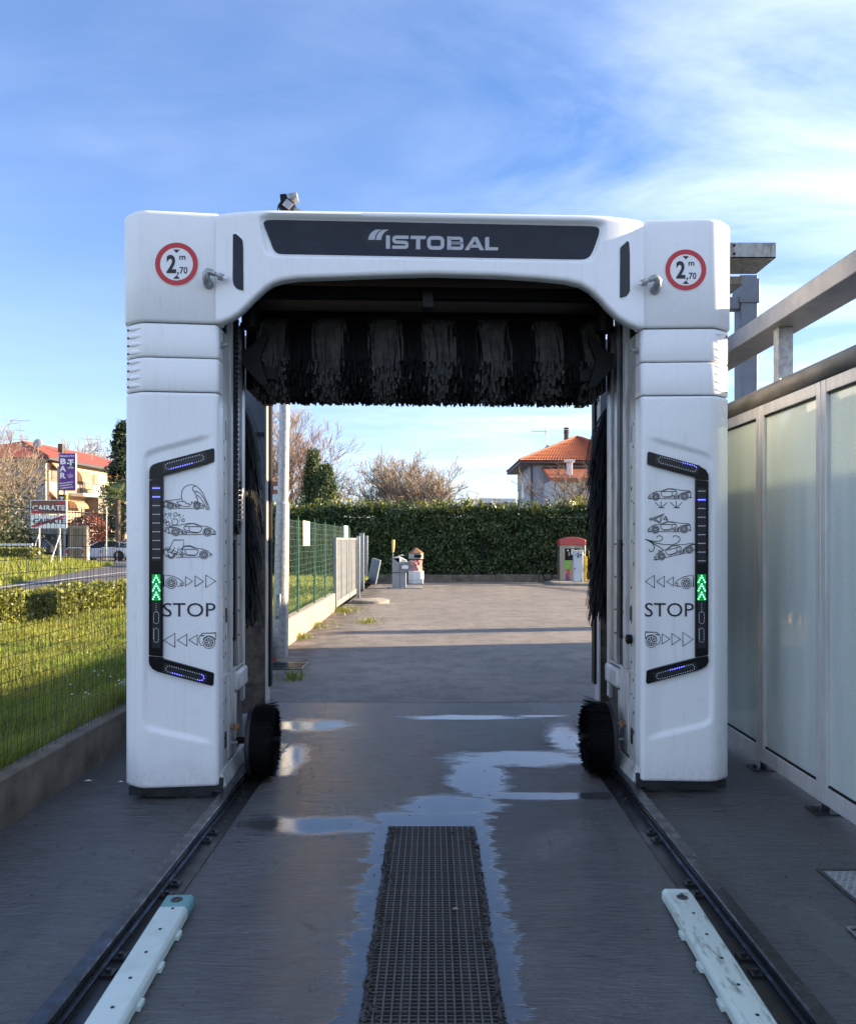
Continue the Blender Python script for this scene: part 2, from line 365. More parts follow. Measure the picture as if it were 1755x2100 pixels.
def smooth01(a, b, x):
    t = min(1.0, max(0.0, (x - a) / (b - a))) if b != a else (1.0 if x >= a else 0.0)
    return t * t * (3 - 2 * t)
def arc_pts(c, r, a0, a1, n): return [(c[0] + r * math.cos(R(a0 + (a1 - a0) * i / n)), c[1] + r * math.sin(R(a0 + (a1 - a0) * i / n))) for i in range(n + 1)]
def fillet(pts, rad, n=5, closed=False):
    out = []; m = len(pts)
    for i, p in enumerate(pts):
        r = rad[i] if isinstance(rad, (list, tuple)) else rad
        if (not closed and i in (0, m - 1)) or r == 0: out.append(tuple(p)); continue
        a = Vector(pts[i - 1]); b = Vector(p); c = Vector(pts[(i + 1) % m])
        d1 = (a - b); d2 = (c - b); l = min(r, d1.length * 0.49, d2.length * 0.49)
        q0 = b + d1.normalized() * l; q1 = b + d2.normalized() * l
        for k in range(n + 1):
            t = k / n; out.append(tuple(q0 * (1 - t) ** 2 + b * 2 * t * (1 - t) + q1 * t * t))
    return out
def stroke(mb, pts, w, fn, closed=False):
    """flat ribbon of width w along 2D points, mapped to 3D by fn"""
    p = [Vector(q[:2]) for q in pts]; m = len(p); L = []; Rr = []
    for i in range(m):
        if closed: a, c = p[i - 1], p[(i + 1) % m]
        else: a, c = p[max(0, i - 1)], p[min(m - 1, i + 1)]
        d = c - a
        if d.length < 1e-9: d = Vector((1, 0))
        d.normalize(); nn = Vector((-d.y, d.x))
        e = p[i] - a
        k = 1.0
        if e.length > 1e-9: k = 1 / max(0.45, abs(e.normalized().dot(d)))
        L.append(p[i] + nn * w / 2 * k); Rr.append(p[i] - nn * w / 2 * k)
    b = len(mb.v); mb.v += [tuple(fn(*q)) for q in L] + [tuple(fn(*q)) for q in Rr]
    for i in range(m if closed else m - 1):
        j = (i + 1) % m; mb.f.append((b + i, b + j, b + m + j, b + m + i))
    return mb

# ================================================================== SETTING: ground
class NB:
    def __init__(s, name):
        s.m = bpy.data.materials.new(name); s.m.use_nodes = True; s.nt = s.m.node_tree.nodes; s.lk = s.m.node_tree.links
        s.b = s.nt['Principled BSDF']; s.out = s.nt['Material Output']; s.tc = s.nt.new('ShaderNodeTexCoord').outputs['Object']
        sp = s.nt.new('ShaderNodeSeparateXYZ'); s.lk.new(s.tc, sp.inputs[0]); s.x, s.y, s.z = sp.outputs
    def set(s, sock, v):
        if isinstance(v, (int, float, tuple)): s.b.inputs[sock].default_value = v
        else: s.lk.new(v, s.b.inputs[sock])
    def m_(s, op, a, b=None, c=None, clamp=False):
        n = s.nt.new('ShaderNodeMath'); n.operation = op; n.use_clamp = clamp
        for i, x in enumerate((a, b, c)):
            if x is None: continue
            if isinstance(x, (int, float)): n.inputs[i].default_value = x
            else: s.lk.new(x, n.inputs[i])
        return n.outputs[0]
    def ss(s, x, a, b, lo=0.0, hi=1.0):
        n = s.nt.new('ShaderNodeMapRange'); n.interpolation_type = 'SMOOTHSTEP'
        s.lk.new(x, n.inputs[0]); n.inputs[1].default_value = a; n.inputs[2].default_value = b; n.inputs[3].default_value = lo; n.inputs[4].default_value = hi
        return n.outputs[0]
    def noise(s, scale, detail=5, rough=0.6, stretch=(1, 1, 1), dist=0.0):
        mpn = s.nt.new('ShaderNodeMapping'); s.lk.new(s.tc, mpn.inputs[0]); mpn.inputs['Scale'].default_value = stretch
        n = s.nt.new('ShaderNodeTexNoise'); n.inputs['Scale'].default_value = scale; n.inputs['Detail'].default_value = detail
        n.inputs['Roughness'].default_value = rough; n.inputs['Distortion'].default_value = dist; s.lk.new(mpn.outputs[0], n.inputs['Vector'])
        return n.outputs[0]
    def mix(s, f, a, b):
        n = s.nt.new('ShaderNodeMix'); n.data_type = 'RGBA'
        for i, x in ((0, f), (6, a), (7, b)):
            if isinstance(x, (int, float)): n.inputs[i].default_value = x
            elif isinstance(x, tuple): n.inputs[i].default_value = (*x, 1) if len(x) == 3 else x
            else: s.lk.new(x, n.inputs[i])
        return n.outputs[2]
    def bump(s, h, strength, dist=0.01):
        n = s.nt.new('ShaderNodeBump'); n.inputs['Distance'].default_value = dist
        if isinstance(strength, (int, float)): n.inputs['Strength'].default_value = strength
        else: s.lk.new(strength, n.inputs['Strength'])
        s.lk.new(h, n.inputs['Height']); s.lk.new(n.outputs[0], s.b.inputs['Normal'])

# --- wet concrete of the wash bay: brushed lines, damp sheen, standing water
W = NB('wet_brushed_concrete')
ax = W.m_('ABSOLUTE', W.x)
n_big = W.noise(1.15, 5, 0.55, (1.0, 1.6, 1), 0.4)
n_mid = W.noise(5.0, 5, 0.6, (0.7, 2.0, 1), 0.3)
n_line = W.noise(26, 4, 0.7, (0.28, 2.2, 1), 0.3)
n_fine = W.noise(120, 3, 0.6)
n_wav = W.noise(11, 5, 0.7, (0.5, 1.7, 1), 0.7)
edge = W.m_('ADD', ax, W.m_('MULTIPLY', W.m_('SUBTRACT', n_mid, 0.5), 0.30))
edge = W.m_('ADD', edge, W.m_('MULTIPLY', W.m_('SUBTRACT', n_line, 0.5), 0.10))
strip = W.m_('MULTIPLY', W.ss(edge, 0.27, 0.36, 1.0, 0.0), W.ss(W.y, 4.42, 4.62, 1.0, 0.0))
def blob(cx, cy, rx, ry, soft=0.35):
    dx = W.m_('DIVIDE', W.m_('SUBTRACT', W.x, cx), rx); dy = W.m_('DIVIDE', W.m_('SUBTRACT', W.y, cy), ry)
    d = W.m_('SQRT', W.m_('ADD', W.m_('MULTIPLY', dx, dx), W.m_('MULTIPLY', dy, dy)))
    d = W.m_('ADD', d, W.m_('MULTIPLY', W.m_('SUBTRACT', n_mid, 0.5), 1.1))
    d = W.m_('ADD', d, W.m_('MULTIPLY', W.m_('SUBTRACT', n_line, 0.5), 0.45))
    return W.ss(d, 1.0 - soft * 1.6, 1.0 + soft * 0.6, 1.0, 0.0)
wet = strip
for bb in ((0.10, 4.62, 0.36, 0.24), (0.66, 5.60, 0.72, 0.26), (0.30, 5.15, 0.24, 0.55), (0.75, 4.78, 0.80, 0.09), (-0.66, 4.30, 0.55, 0.16),
           (-1.02, 5.55, 0.16, 0.5), (1.05, 6.15, 0.2, 0.6), (1.55, 3.05, 0.10, 0.35), (0.95, 6.95, 0.3, 0.06), (1.72, 2.45, 0.14, 0.30), (-1.05, 6.6, 0.5, 0.25), (0.3, 6.9, 0.7, 0.12)):
    wet = W.m_('MAXIMUM', wet, blob(*bb))
n_grain = W.noise(48, 4, 0.7, (0.35, 1.0, 1))
g_ = W.m_('SUBTRACT', n_grain, 0.5)
pud = W.ss(W.m_('ADD', wet, W.m_('MULTIPLY', g_, 0.55)), 0.30, 1.02)                 # standing water
ring = W.ss(W.m_('ADD', W.m_('ADD', wet, W.m_('MULTIPLY', W.m_('SUBTRACT', n_big, 0.5), 1.1)), W.m_('MULTIPLY', g_, 0.5)), -0.05, 0.55)   # damp margin
lane = W.ss(W.m_('ADD', ax, W.m_('MULTIPLY', W.m_('SUBTRACT', n_mid, 0.5), 0.5)), 0.75, 1.25, 1.0, 0.25)
film = W.m_('MAXIMUM', ring, W.m_('MULTIPLY', W.m_('MAXIMUM', W.ss(n_big, 0.30, 0.56), W.ss(W.y, 4.0, 5.0, 0.0, 0.85)), lane))
n_tyre = W.noise(0.9, 4, 0.6, (3.0, 0.35, 1), 0.2)
colr = W.mix(W.ss(n_big, 0.3, 0.7), (0.084, 0.086, 0.091), (0.050, 0.052, 0.055))
colr = W.mix(W.ss(n_line, 0.35, 0.72), colr, (0.100, 0.102, 0.106))
colr = W.mix(W.m_('MULTIPLY', W.ss(n_tyre, 0.50, 0.68), 0.6), colr, (0.045, 0.044, 0.044))
colr = W.mix(W.ss(W.noise(2.2, 4, 0.6), 0.62, 0.8), colr, (0.060, 0.050, 0.042))
colr = W.mix(W.ss(W.noise(7.0, 5, 0.65, (1, 1, 1), 0.8), 0.66, 0.72), colr, (0.030, 0.029, 0.029))
colr = W.mix(W.ss(n_wav, 0.52, 0.70), colr, (0.038, 0.038, 0.040))
colr = W.mix(W.m_('MULTIPLY', film, 0.5), colr, (0.050, 0.051, 0.054))
vor = W.nt.new('ShaderNodeTexVoronoi'); vor.feature = 'DISTANCE_TO_EDGE'; vor.inputs['Scale'].default_value = 0.55
mpv = W.nt.new('ShaderNodeMapping'); W.lk.new(W.tc, mpv.inputs[0]); mpv.inputs['Location'].default_value = (0.31, 0.2, 0)
cmbv = W.nt.new('ShaderNodeVectorMath'); cmbv.operation = 'ADD'; W.lk.new(mpv.outputs[0], cmbv.inputs[0]); nvc = W.nt.new('ShaderNodeTexNoise'); nvc.inputs['Scale'].default_value = 3.0; W.lk.new(W.tc, nvc.inputs['Vector'])
scl = W.nt.new('ShaderNodeVectorMath'); scl.operation = 'SCALE'; scl.inputs['Scale'].default_value = 0.35; W.lk.new(nvc.outputs['Color'], scl.inputs[0]); W.lk.new(scl.outputs[0], cmbv.inputs[1]); W.lk.new(cmbv.outputs[0], vor.inputs['Vector'])
crack = W.m_('MULTIPLY', W.ss(vor.outputs['Distance'], 0.0, 0.007, 1.0, 0.0), W.ss(W.noise(1.6, 3), 0.50, 0.62))
colr = W.mix(crack, colr, (0.015, 0.014, 0.014))
W.set('Base Color', colr)
r0 = W.m_('SUBTRACT', 0.40, W.m_('MULTIPLY', film, 0.21))
ring2 = W.ss(W.m_('ADD', wet, W.m_('MULTIPLY', g_, 0.5)), 0.0, 0.5)
r0 = W.m_('ADD', W.m_('MULTIPLY', r0, W.m_('SUBTRACT', 1.0, ring2)), W.m_('MULTIPLY', ring2, 0.13))
rr = W.m_('ADD', W.m_('MULTIPLY', r0, W.m_('SUBTRACT', 1.0, pud)), W.m_('MULTIPLY', pud, 0.085))
W.set('Roughness', rr); W.set('Specular IOR Level', 1.0)
hgt = W.m_('ADD', W.m_('ADD', W.m_('MULTIPLY', n_line, 1.0), W.m_('MULTIPLY', n_fine, 0.25)), W.m_('MULTIPLY', n_grain, 0.8))
hgt = W.m_('ADD', hgt, W.m_('MULTIPLY', n_wav, 1.6))
W.bump(hgt, W.m_('ADD', 0.03, W.m_('MULTIPLY', W.m_('SUBTRACT', 1.0, pud), W.m_('SUBTRACT', 1.0, W.m_('MAXIMUM', W.m_('MULTIPLY', film, 0.45), W.m_('MULTIPLY', ring2, 0.75))))), 0.026)
M['wash_floor'] = W.m

T = NB('old_tarmac')
sp1 = T.noise(230, 2, 0.5); sp2 = T.noise(60, 4, 0.7); bg = T.noise(0.6, 5, 0.6)
tc1 = T.mix(T.ss(bg, 0.3, 0.7), (0.205, 0.186, 0.165), (0.140, 0.130, 0.119))
tc1 = T.mix(T.ss(sp1, 0.58, 0.72), tc1, (0.36, 0.33, 0.30)); tc1 = T.mix(T.ss(T.noise(38, 3, 0.6), 0.63, 0.70), tc1, (0.42, 0.39, 0.36)); tc1 = T.mix(T.ss(sp2, 0.60, 0.75), tc1, (0.06, 0.058, 0.056))
pt = T.noise(2.6, 6, 0.7); cl_ = T.noise(16, 4, 0.7)
tc1 = T.mix(T.m_('MULTIPLY', T.ss(pt, 0.45, 0.62), 0.6), tc1, (0.095, 0.090, 0.084)); tc1 = T.mix(T.m_('MULTIPLY', T.ss(cl_, 0.52, 0.68), 0.55), tc1, (0.24, 0.22, 0.20))
tc1 = T.mix(T.m_('MULTIPLY', T.ss(T.noise(9, 5, 0.7), 0.60, 0.70), 0.6), tc1, (0.065, 0.062, 0.058))
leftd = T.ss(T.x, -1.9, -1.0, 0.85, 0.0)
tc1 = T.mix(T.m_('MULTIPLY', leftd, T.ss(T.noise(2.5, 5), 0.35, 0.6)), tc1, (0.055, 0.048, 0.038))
T.set('Base Color', tc1); T.set('Roughness', 0.78); T.bump(T.m_('ADD', sp1, sp2), 0.6, 0.012)
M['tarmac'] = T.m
Rd = NB('road_asphalt')
rc = Rd.mix(Rd.ss(Rd.noise(90, 3), 0.4, 0.65), (0.075, 0.075, 0.080), (0.115, 0.113, 0.112)); Rd.set('Base Color', rc); Rd.set('Roughness', 0.75)
M['road'] = Rd.m
Tr = NB('distant_ground')
Tr.set('Base Color', Tr.mix(Tr.ss(Tr.noise(0.05, 4), 0.4, 0.6), (0.10, 0.11, 0.05), (0.13, 0.11, 0.075))); Tr.set('Roughness', 0.95)
M['terrain'] = Tr.m
M['pavement'] = mat('pavement', (0.27, 0.255, 0.235), 0.85, var=0.25, vscale=0.9, bump=0.2)

def sheet(name, x0, x1, y0, y1, z, m, parent=None): return MB().quad((x0, y0, z), (x1, y0, z), (x1, y1, z), (x0, y1, z)).build(name, m, parent)
struct(sheet('ground', -900, 900, -300, 1500, -0.12, M['terrain']))
GX, GY0, GY1 = 0.235, 0.9, 4.275                # drain pit under the grating
fl = MB()
XA, XB, YA, YB = -2.31, 9.0, -5.0, 7.53
for (a, b, c, d) in ((XA, XB, YA, GY0), (XA, -GX, GY0, GY1), (GX, XB, GY0, GY1), (XA, XB, GY1, YB)):
    fl.quad((a, c, 0), (b, c, 0), (b, d, 0), (a, d, 0))
struct(fl.build('wash_bay_floor', M['wash_floor']))
pit = MB()
for q in (((-GX, GY0), (-GX, GY1)), ((GX, GY1), (GX, GY0)), ((-GX, GY1), (GX, GY1)), ((GX, GY0), (-GX, GY0))):
    (a, b), (c, d) = q; pit.quad((a, b, 0), (c, d, 0), (c, d, -0.115), (a, b, -0.115))
pit.quad((-GX, GY0, -0.11), (GX, GY0, -0.11), (GX, GY1, -0.11), (-GX, GY1, -0.11))
struct(pit.build('drain_pit', M['rail_dark']))
ta = MB()
ta.quad((-2.1, 7.56, -0.004), (40, 7.56, -0.004), (40, 60, -0.004), (-2.1, 60, -0.004))
ta.quad((9.0, -30, -0.006), (40, -30, -0.006), (40, 7.56, -0.006), (9.0, 7.56, -0.006))
ta.quad((-9, -30, -0.006), (9.0, -30, -0.006), (9.0, -5.0, -0.006), (-9, -5.0, -0.006))
ta.quad((-2.31, 7.56, -0.004), (-2.1, 7.56, -0.004), (-2.1, 10.9, -0.004), (-2.31, 10.9, -0.004))
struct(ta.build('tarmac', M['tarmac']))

# --- lawn strip left of the bay, behind the green fence too, slightly uneven
def lawn_h(x, y): return 0.20 + 0.03 * math.sin(x * 1.7 + y * 0.6) + 0.02 * math.sin(y * 1.9 - x)
rows = []
for i in range(37):
    y = -4 + i * 1.0; rows.append([(x, y, lawn_h(x, y) if x > -8.5 else 0.02) for x in (-9.4, -8.9, -8.0, -7.2, -6.4, -5.6, -4.8, -4.0, -3.2, -2.6, -2.40)])
struct(MB().grid(rows).build('lawn', M['soil'], smooth=True))
rows = [[(x, y, 0.20) for x in (-2.45, -2.2)] for y in (11.0, 20, 32.0)]
struct(MB().grid(rows).build('lawn_strip', M['soil']))

# --- road, far verge, pavement
def rx(y): return -0.052 * (y - 30)              # the road drifts left as it recedes
rd = MB().grid([[(-9.6 + rx(y), y, -0.02), (-18.0 + rx(y) * 0.3, y, -0.02)] for y in (-30, 0, 15, 30, 45, 60, 90, 140)])
struct(rd.build('road', M['road']))
for k, (x, ys) in enumerate(((-14.5, [(-10, 90)]), (-11.2, [(-10, 90)]))):
    mk = MB()
    for (a, b) in ys:
        yy = a
        while yy < b:
            y2 = min(yy + (200 if k == 0 else 3.0), b)
            mk.grid([[(x + rx(y), y, -0.014), (x + 0.13 + rx(y), y, -0.014)] for y in np.linspace(yy, y2, 6)]); yy = y2 + (0 if k == 0 else 3.0)
    struct(mk.build('road_marking', M['white_paint']))
struct(MB().grid([[(-18.0 + rx(y) * 0.3, y, -0.012), (-60, y, -0.012)] for y in (20, 44, 60, 90, 140)]).build('pavement', M['pavement']))
def vx(y): return -8.2 - 0.235 * y            # the verge edge runs diagonally away from the road
def bank_h(x, y): return 0.0 + 0.5 * smooth01(vx(y), vx(y) - 3.5, x) * smooth01(53, 45, y)
rows = [[(vx(y) - d, y, bank_h(vx(y) - d, y) - 0.005) for d in (0, 0.9, 1.9, 2.8, 3.8, 8, 18)] for y in np.linspace(14, 51, 20)]
struct(MB().grid(rows).build('verge', M['soil'], smooth=True))

# --- grass blades (nobody could count them)
def blades(name, x, y, z, h, w, m, lean=0.35):
    n = len(x); a = rng.uniform(0, 2 * np.pi, n); dx = np.cos(a) * w / 2; dy = np.sin(a) * w / 2
    la = rng.uniform(0, 2 * np.pi, n); l = rng.uniform(0, lean, n) * h
    base = np.stack([x, y, z], 1)
    p0 = base + np.stack([-dx, -dy, np.zeros(n)], 1); p1 = base + np.stack([dx, dy, np.zeros(n)], 1)
    tip = base + np.stack([np.cos(la) * l, np.sin(la) * l, h], 1)
    v = np.stack([p0, p1, tip], 1).reshape(-1, 3)
    return np_mesh(name, v, 3, m)
n = 105000
yy = 3.4 + (rng.random(n) ** 1.5) * 13.5; xx = -2.42 - rng.random(n) ** 1.1 * np.minimum(5.2, 0.2 + 0.42 * yy)
keep = xx > -0.62 * yy - 0.4
xx, yy = xx[keep], yy[keep]
zz = 0.20 + 0.03 * np.sin(xx * 1.7 + yy * 0.6) + 0.02 * np.sin(yy * 1.9 - xx) - 0.01
clump = 0.5 + 0.5 * np.sin(xx * 2.3 + 1.3 * np.sin(yy * 1.7)) * np.sin(yy * 2.1 + np.sin(xx * 3))
hh = (0.05 + 0.10 * clump + rng.random(len(xx)) * 0.05) * (0.8 + 0.7 * (xx > -2.6))
tag(blades('grass', xx, yy, zz, hh, 0.006 + 0.0011 * yy, M['grass'], 0.6), 'tall uneven green grass of the lawn behind the wire fence', 'grass', kind='stuff')
n = 22000
yy = 11 + rng.random(n) ** 1.3 * 18.5; xx = -2.2 - rng.random(n) * np.minimum(6.5, 0.10 * yy + 0.8)
tag(blades('grass', xx, yy, np.full(n, 0.19), 0.06 + rng.random(n) * 0.10, 0.008 + 0.001 * yy, M['grass'], 0.6), 'sunlit grass behind the green mesh fence and low wall', 'grass', kind='stuff')
n = 20000
yy = 16 + rng.random(n) * 34.5; xx = -8.3 - 0.235 * yy - rng.random(n) ** 1.3 * 9
zz = np.array([bank_h(a, b) for a, b in zip(xx, yy)]) - 0.01
tag(blades('grass', xx, yy, zz, 0.10 + rng.random(n) * 0.22, np.full(n, 0.05), M['grass'], 0.6), 'bright green verge grass across the road around the sign posts', 'grass', kind='stuff')
# daisies in the near lawn
dm = MB()
for k in range(26):
    if k < 16: p = at(253 + random.gauss(0, 9), 1424 + random.gauss(0, 4), 6.9)
    else: p = at(random.uniform(130, 240), random.uniform(1380, 1450), random.uniform(6.2, 7.8))
    z = lawn_h(p.x, p.y) + random.uniform(0.09, 0.14)
    dm.lathe([(0.003, 0), (0.011, 0.003), (0.004, 0.006)], (p.x, p.y, z), 6)
tag(dm.build('daisies', M['daisy']), 'small white daisies scattered in the lawn grass', 'flowers', kind='stuff')

# --- low concrete walls that carry the fences
def wall_blocks(root, x0, x1, y0, y1, z1, seg, m, name='concrete_block', skew=0.0):
    y = y0; i = 0
    while y < y1 - 0.01:
        e = min(y + seg, y1); d = random.uniform(-0.006, 0.006)
        MB().box(x0 + d, x1 + d, y + 0.004, e - 0.004, -0.1, z1 + random.uniform(-0.004, 0.004)).build(name, m, root, bevel=0.012); y = e
w1 = thing('boundary_wall', 'low damp concrete wall edging the wash bay under the wire fence', 'wall', (-2.36, 3, 0))
w1.location = (0, 0, 0); wall_blocks(w1, -2.42, -2.30, 0.5, 10.9, 0.268, 1.68, M['concrete_dark'])
w2 = thing('boundary_wall', 'low stained plaster wall in sunlight under the green mesh fence', 'wall')
wall_blocks(w2, -2.24, -2.10, 10.9, 17.2, 0.385, 2.1, M['plaster_stained'])

# --- drain covers and small ground pieces
kc = thing('slab', 'round worn concrete slab at the foot of the lamp pole', 'slab')
MB().lathe([(0.22, 0), (0.22, 0.006), (0.19, 0.014), (0.02, 0.015)], (at(597, 1355, 10.2).x, 10.2, -0.003), 22).build('slab_disc', M['concrete_dark'], kc, smooth=True)
k2 = thing('slab', 'rounded concrete kerb stub at the open end of the metal gate', 'slab')
pk = at(752, 1236, 19.5)
MB().lathe([(0.46, 0), (0.46, 0.07), (0.40, 0.09), (0.05, 0.095)], (pk.x + 0.1, pk.y, -0.003), 20).build('slab_disc', M['concrete'], k2, smooth=True)
def flat_grate(name, label, x0, x1, y0, y1, nb):
    t = thing(name, label, 'drain cover')
    f = MB(); z = 0.004
    f.box(x0, x1, y0, y0 + 0.02, -0.02, 0.008); f.box(x0, x1, y1 - 0.02, y1, -0.02, 0.008); f.box(x0, x0 + 0.02, y0 + 0.02, y1 - 0.02, -0.02, 0.008); f.box(x1 - 0.02, x1, y0 + 0.02, y1 - 0.02, -0.02, 0.008)
    f.build('frame', M['rail'], t); MB().quad((x0, y0, z - 0.003), (x1, y0, z - 0.003), (x1, y1, z - 0.003), (x0, y1, z - 0.003)).build('pit_floor', M['rail_dark'], t)
    for i in range(nb):
        y = y0 + 0.03 + (y1 - y0 - 0.06) * i / (nb - 1); MB().box(x0 + 0.02, x1 - 0.02, y - 0.009, y + 0.009, 0.003, 0.009).build('bar', M['rail'], t)
    return t
flat_grate('drain_cover', 'rusty slotted drain cover on the tarmac by the lamp pole slab', -2.05, -1.55, 9.45, 9.95, 8)
flat_grate('drain_cover', 'slotted drain cover with a weed beside it, behind left column', -2.05, -1.75, 8.0, 8.5, 8)
# weeds on tarmac
def weed(px, py, r, n, label, z=0.0):
    Y = CAMZ * FPX / (py - CY); p = at(px, py, Y)
    a = rng.uniform(0, 2 * np.pi, n); d = np.abs(rng.normal(0, r, n)); x = p.x + np.cos(a) * d; y = p.y + np.sin(a) * d * 1.6
    tag(blades('weed', x, y, np.full(n, z - 0.005), rng.uniform(0.03, 0.14, n), np.full(n, 0.014), M['yellow_weed'], 1.2), label, 'weed', kind='stuff')
weed(614, 1309, 0.10, 160, 'yellow green weed at the foot of the plaster wall'); weed(640, 1285, 0.22, 300, 'line of weeds along the plaster wall')
weed(702, 1253, 0.30, 420, 'sunlit yellow weeds under the metal gate'); weed(755, 1277, 0.16, 160, 'small tuft of weeds alone on the tarmac')
weed(600, 1392, 0.07, 120, 'dry weed tuft beside the slotted drain cover')

# --- right-hand treadplate and grid covers in the bay floor
tp = thing('treadplate_cover', 'studded steel treadplate cover in the wash bay floor', 'cover')
c0 = at(1645, 1788, CAMZ * FPX / (1788 - CY)); c1 = at(1705, 1860, CAMZ * FPX / (1860 - CY))
tx0, ty1, ty0 = 1.82, c0.y, c1.y; tx1 = tx0 + 0.66
MB().box(tx0, tx1, ty0, ty1, -0.01, 0.004).build('plate', M['galv'], tp, bevel=0.002)
fr = MB(); fr.box(tx0 - 0.02, tx0, ty0 - 0.02, ty1 + 0.02, -0.01, 0.006); fr.box(tx1, tx1 + 0.02, ty0 - 0.02, ty1 + 0.02, -0.01, 0.006)
fr.box(tx0, tx1, ty0 - 0.02, ty0, -0.01, 0.006); fr.box(tx0, tx1, ty1, ty1 + 0.02, -0.01, 0.006); fr.build('frame', M['rail'], tp)
me = MB().lathe([(0.011, 0), (0.008, 0.003), (0.001, 0.004)], (0, 0, 0), 6).mesh('stud'); me.materials.append(M['galv'])
nx, ny = 20, 14
for i in range(nx):
    for j in range(ny):
        o = link('stud', me, tp); o.location = (tx0 + 0.02 + (i + 0.5 * (j % 2)) * 0.032, ty0 + 0.018 + j * (ty1 - ty0 - 0.036) / (ny - 1), 0.004); o.scale = (1.25, 0.7, 1)
tg = thing('grid_cover', 'small steel grid cover at the right edge of the floor', 'cover')
g0 = at(1725, 1907, CAMZ * FPX / (1907 - CY)); gx0, gy1 = g0.x + 0.02, g0.y; gx1, gy0 = gx0 + 0.42, gy1 - 0.42
MB().quad((gx0, gy0, 0.002), (gx1, gy0, 0.002), (gx1, gy1, 0.002), (gx0, gy1, 0.002)).build('pit_floor', M['rail_dark'], tg)
for i in range(12):
    MB().box(gx0 + i * 0.038, gx0 + i * 0.038 + 0.008, gy0, gy1, 0.003, 0.012).build('bar', M['galv'], tg)
    MB().box(gx0, gx1, gy0 + i * 0.038, gy0 + i * 0.038 + 0.008, 0.003, 0.010).build('bar', M['galv'], tg)

# --- centre drain grating: every bar its own piece
gt = thing('drain_grating', 'long dark steel grating down the middle of the wash bay', 'grating')
gw = 0.226
m1 = MB().box(-0.0035, 0.0035, GY0 + 0.03, GY1 - 0.01, -0.032, 0.004).mesh('long_bar'); m1.materials.append(M['grate'])
for i in range(16):
    o = link('long_bar', m1, gt); o.location = (-gw + 0.004 + i * (2 * gw - 0.008) / 15, 0, random.uniform(-0.001, 0.001))
m2 = MB().box(-gw, gw, -0.003, 0.003, -0.030, 0.0005).mesh('cross_bar'); m2.materials.append(M['grate'])
y = GY1 - 0.012; i = 0
while y > 1.7:
    o = link('cross_bar', m2, gt); o.location = (0, y, random.uniform(-0.0015, 0.001)); y -= 0.0222
f = MB(); f.box(-GX, -gw, GY0, GY1, -0.03, 0.003); f.box(gw, GX, GY0, GY1, -0.03, 0.003); f.build('frame', M['rail'], gt)
# wet litter caught along both edges of the grating
lv = []
for k in range(800):
    s = random.choice((-1, 1)); Y = 2.2 + 2.05 * random.random()
    wdt = 0.008 + 0.045 * max(0, math.sin(Y * 9 + s * 2) * math.sin(Y * 3.1 + s)) + 0.008 * random.random()
    x = s * (0.234 - abs(random.gauss(0, wdt))); c = np.array((x, Y, 0.005 + random.random() * 0.004))
    a = random.uniform(0, 6.28); l = random.uniform(0.004, 0.014); w = random.uniform(0.001, 0.005)
    d = np.array((math.cos(a) * l, math.sin(a) * l, random.uniform(-0.004, 0.004))); e = np.array((-math.sin(a) * w, math.cos(a) * w, random.uniform(-0.003, 0.003)))
    lv += [c - d - e, c + d - e, c + d + e, c - d + e]
tag(np_mesh('leaf_litter', lv, 4, M['grime']), 'wet leaf litter caught along the edges of the floor grating', 'litter', kind='stuff')
# grit and small leaves on the bay floor
lv = []
for k in range(420):
    Y = random.uniform(2.6, 7.4); X = random.choice((random.uniform(-2.2, -1.35), random.uniform(1.35, 2.3), random.uniform(-1.1, 1.1)))
    c = np.array((X, Y, 0.004)); a = random.uniform(0, 6.28); l = random.uniform(0.002, 0.007); w = l * random.uniform(0.3, 0.8)
    d = np.array((math.cos(a) * l, math.sin(a) * l, 0.0)); e = np.array((-math.sin(a) * w, math.cos(a) * w, 0.002))
    lv += [c - d - e, c + d - e, c + d + e, c - d + e]
tag(np_mesh('grit', lv, 4, M['grime']), 'specks of grit and leaf bits scattered on the wet floor', 'litter', kind='stuff')
def fallen_leaf(px, py, s, m, label):
    Y = CAMZ * FPX / (py - CY); p = at(px, py, Y)
    b = MB(); b.add([(p.x - s, p.y, 0.005), (p.x, p.y - s * 0.5, 0.010), (p.x + s, p.y, 0.006), (p.x, p.y + s * 0.45, 0.012)], [(0, 1, 2), (0, 2, 3)])
    tag(b.build('fallen_leaf', m), label, 'leaf')
fallen_leaf(180, 1604, 0.03, M['paper'], 'pale dry leaf on the floor near the damp wall')
fallen_leaf(247, 1606, 0.018, M['white_print'], 'tiny white scrap beside the left column base')
fallen_leaf(934, 1868, 0.016, M['plaster_stained'], 'pale dead leaf lying on the grating')

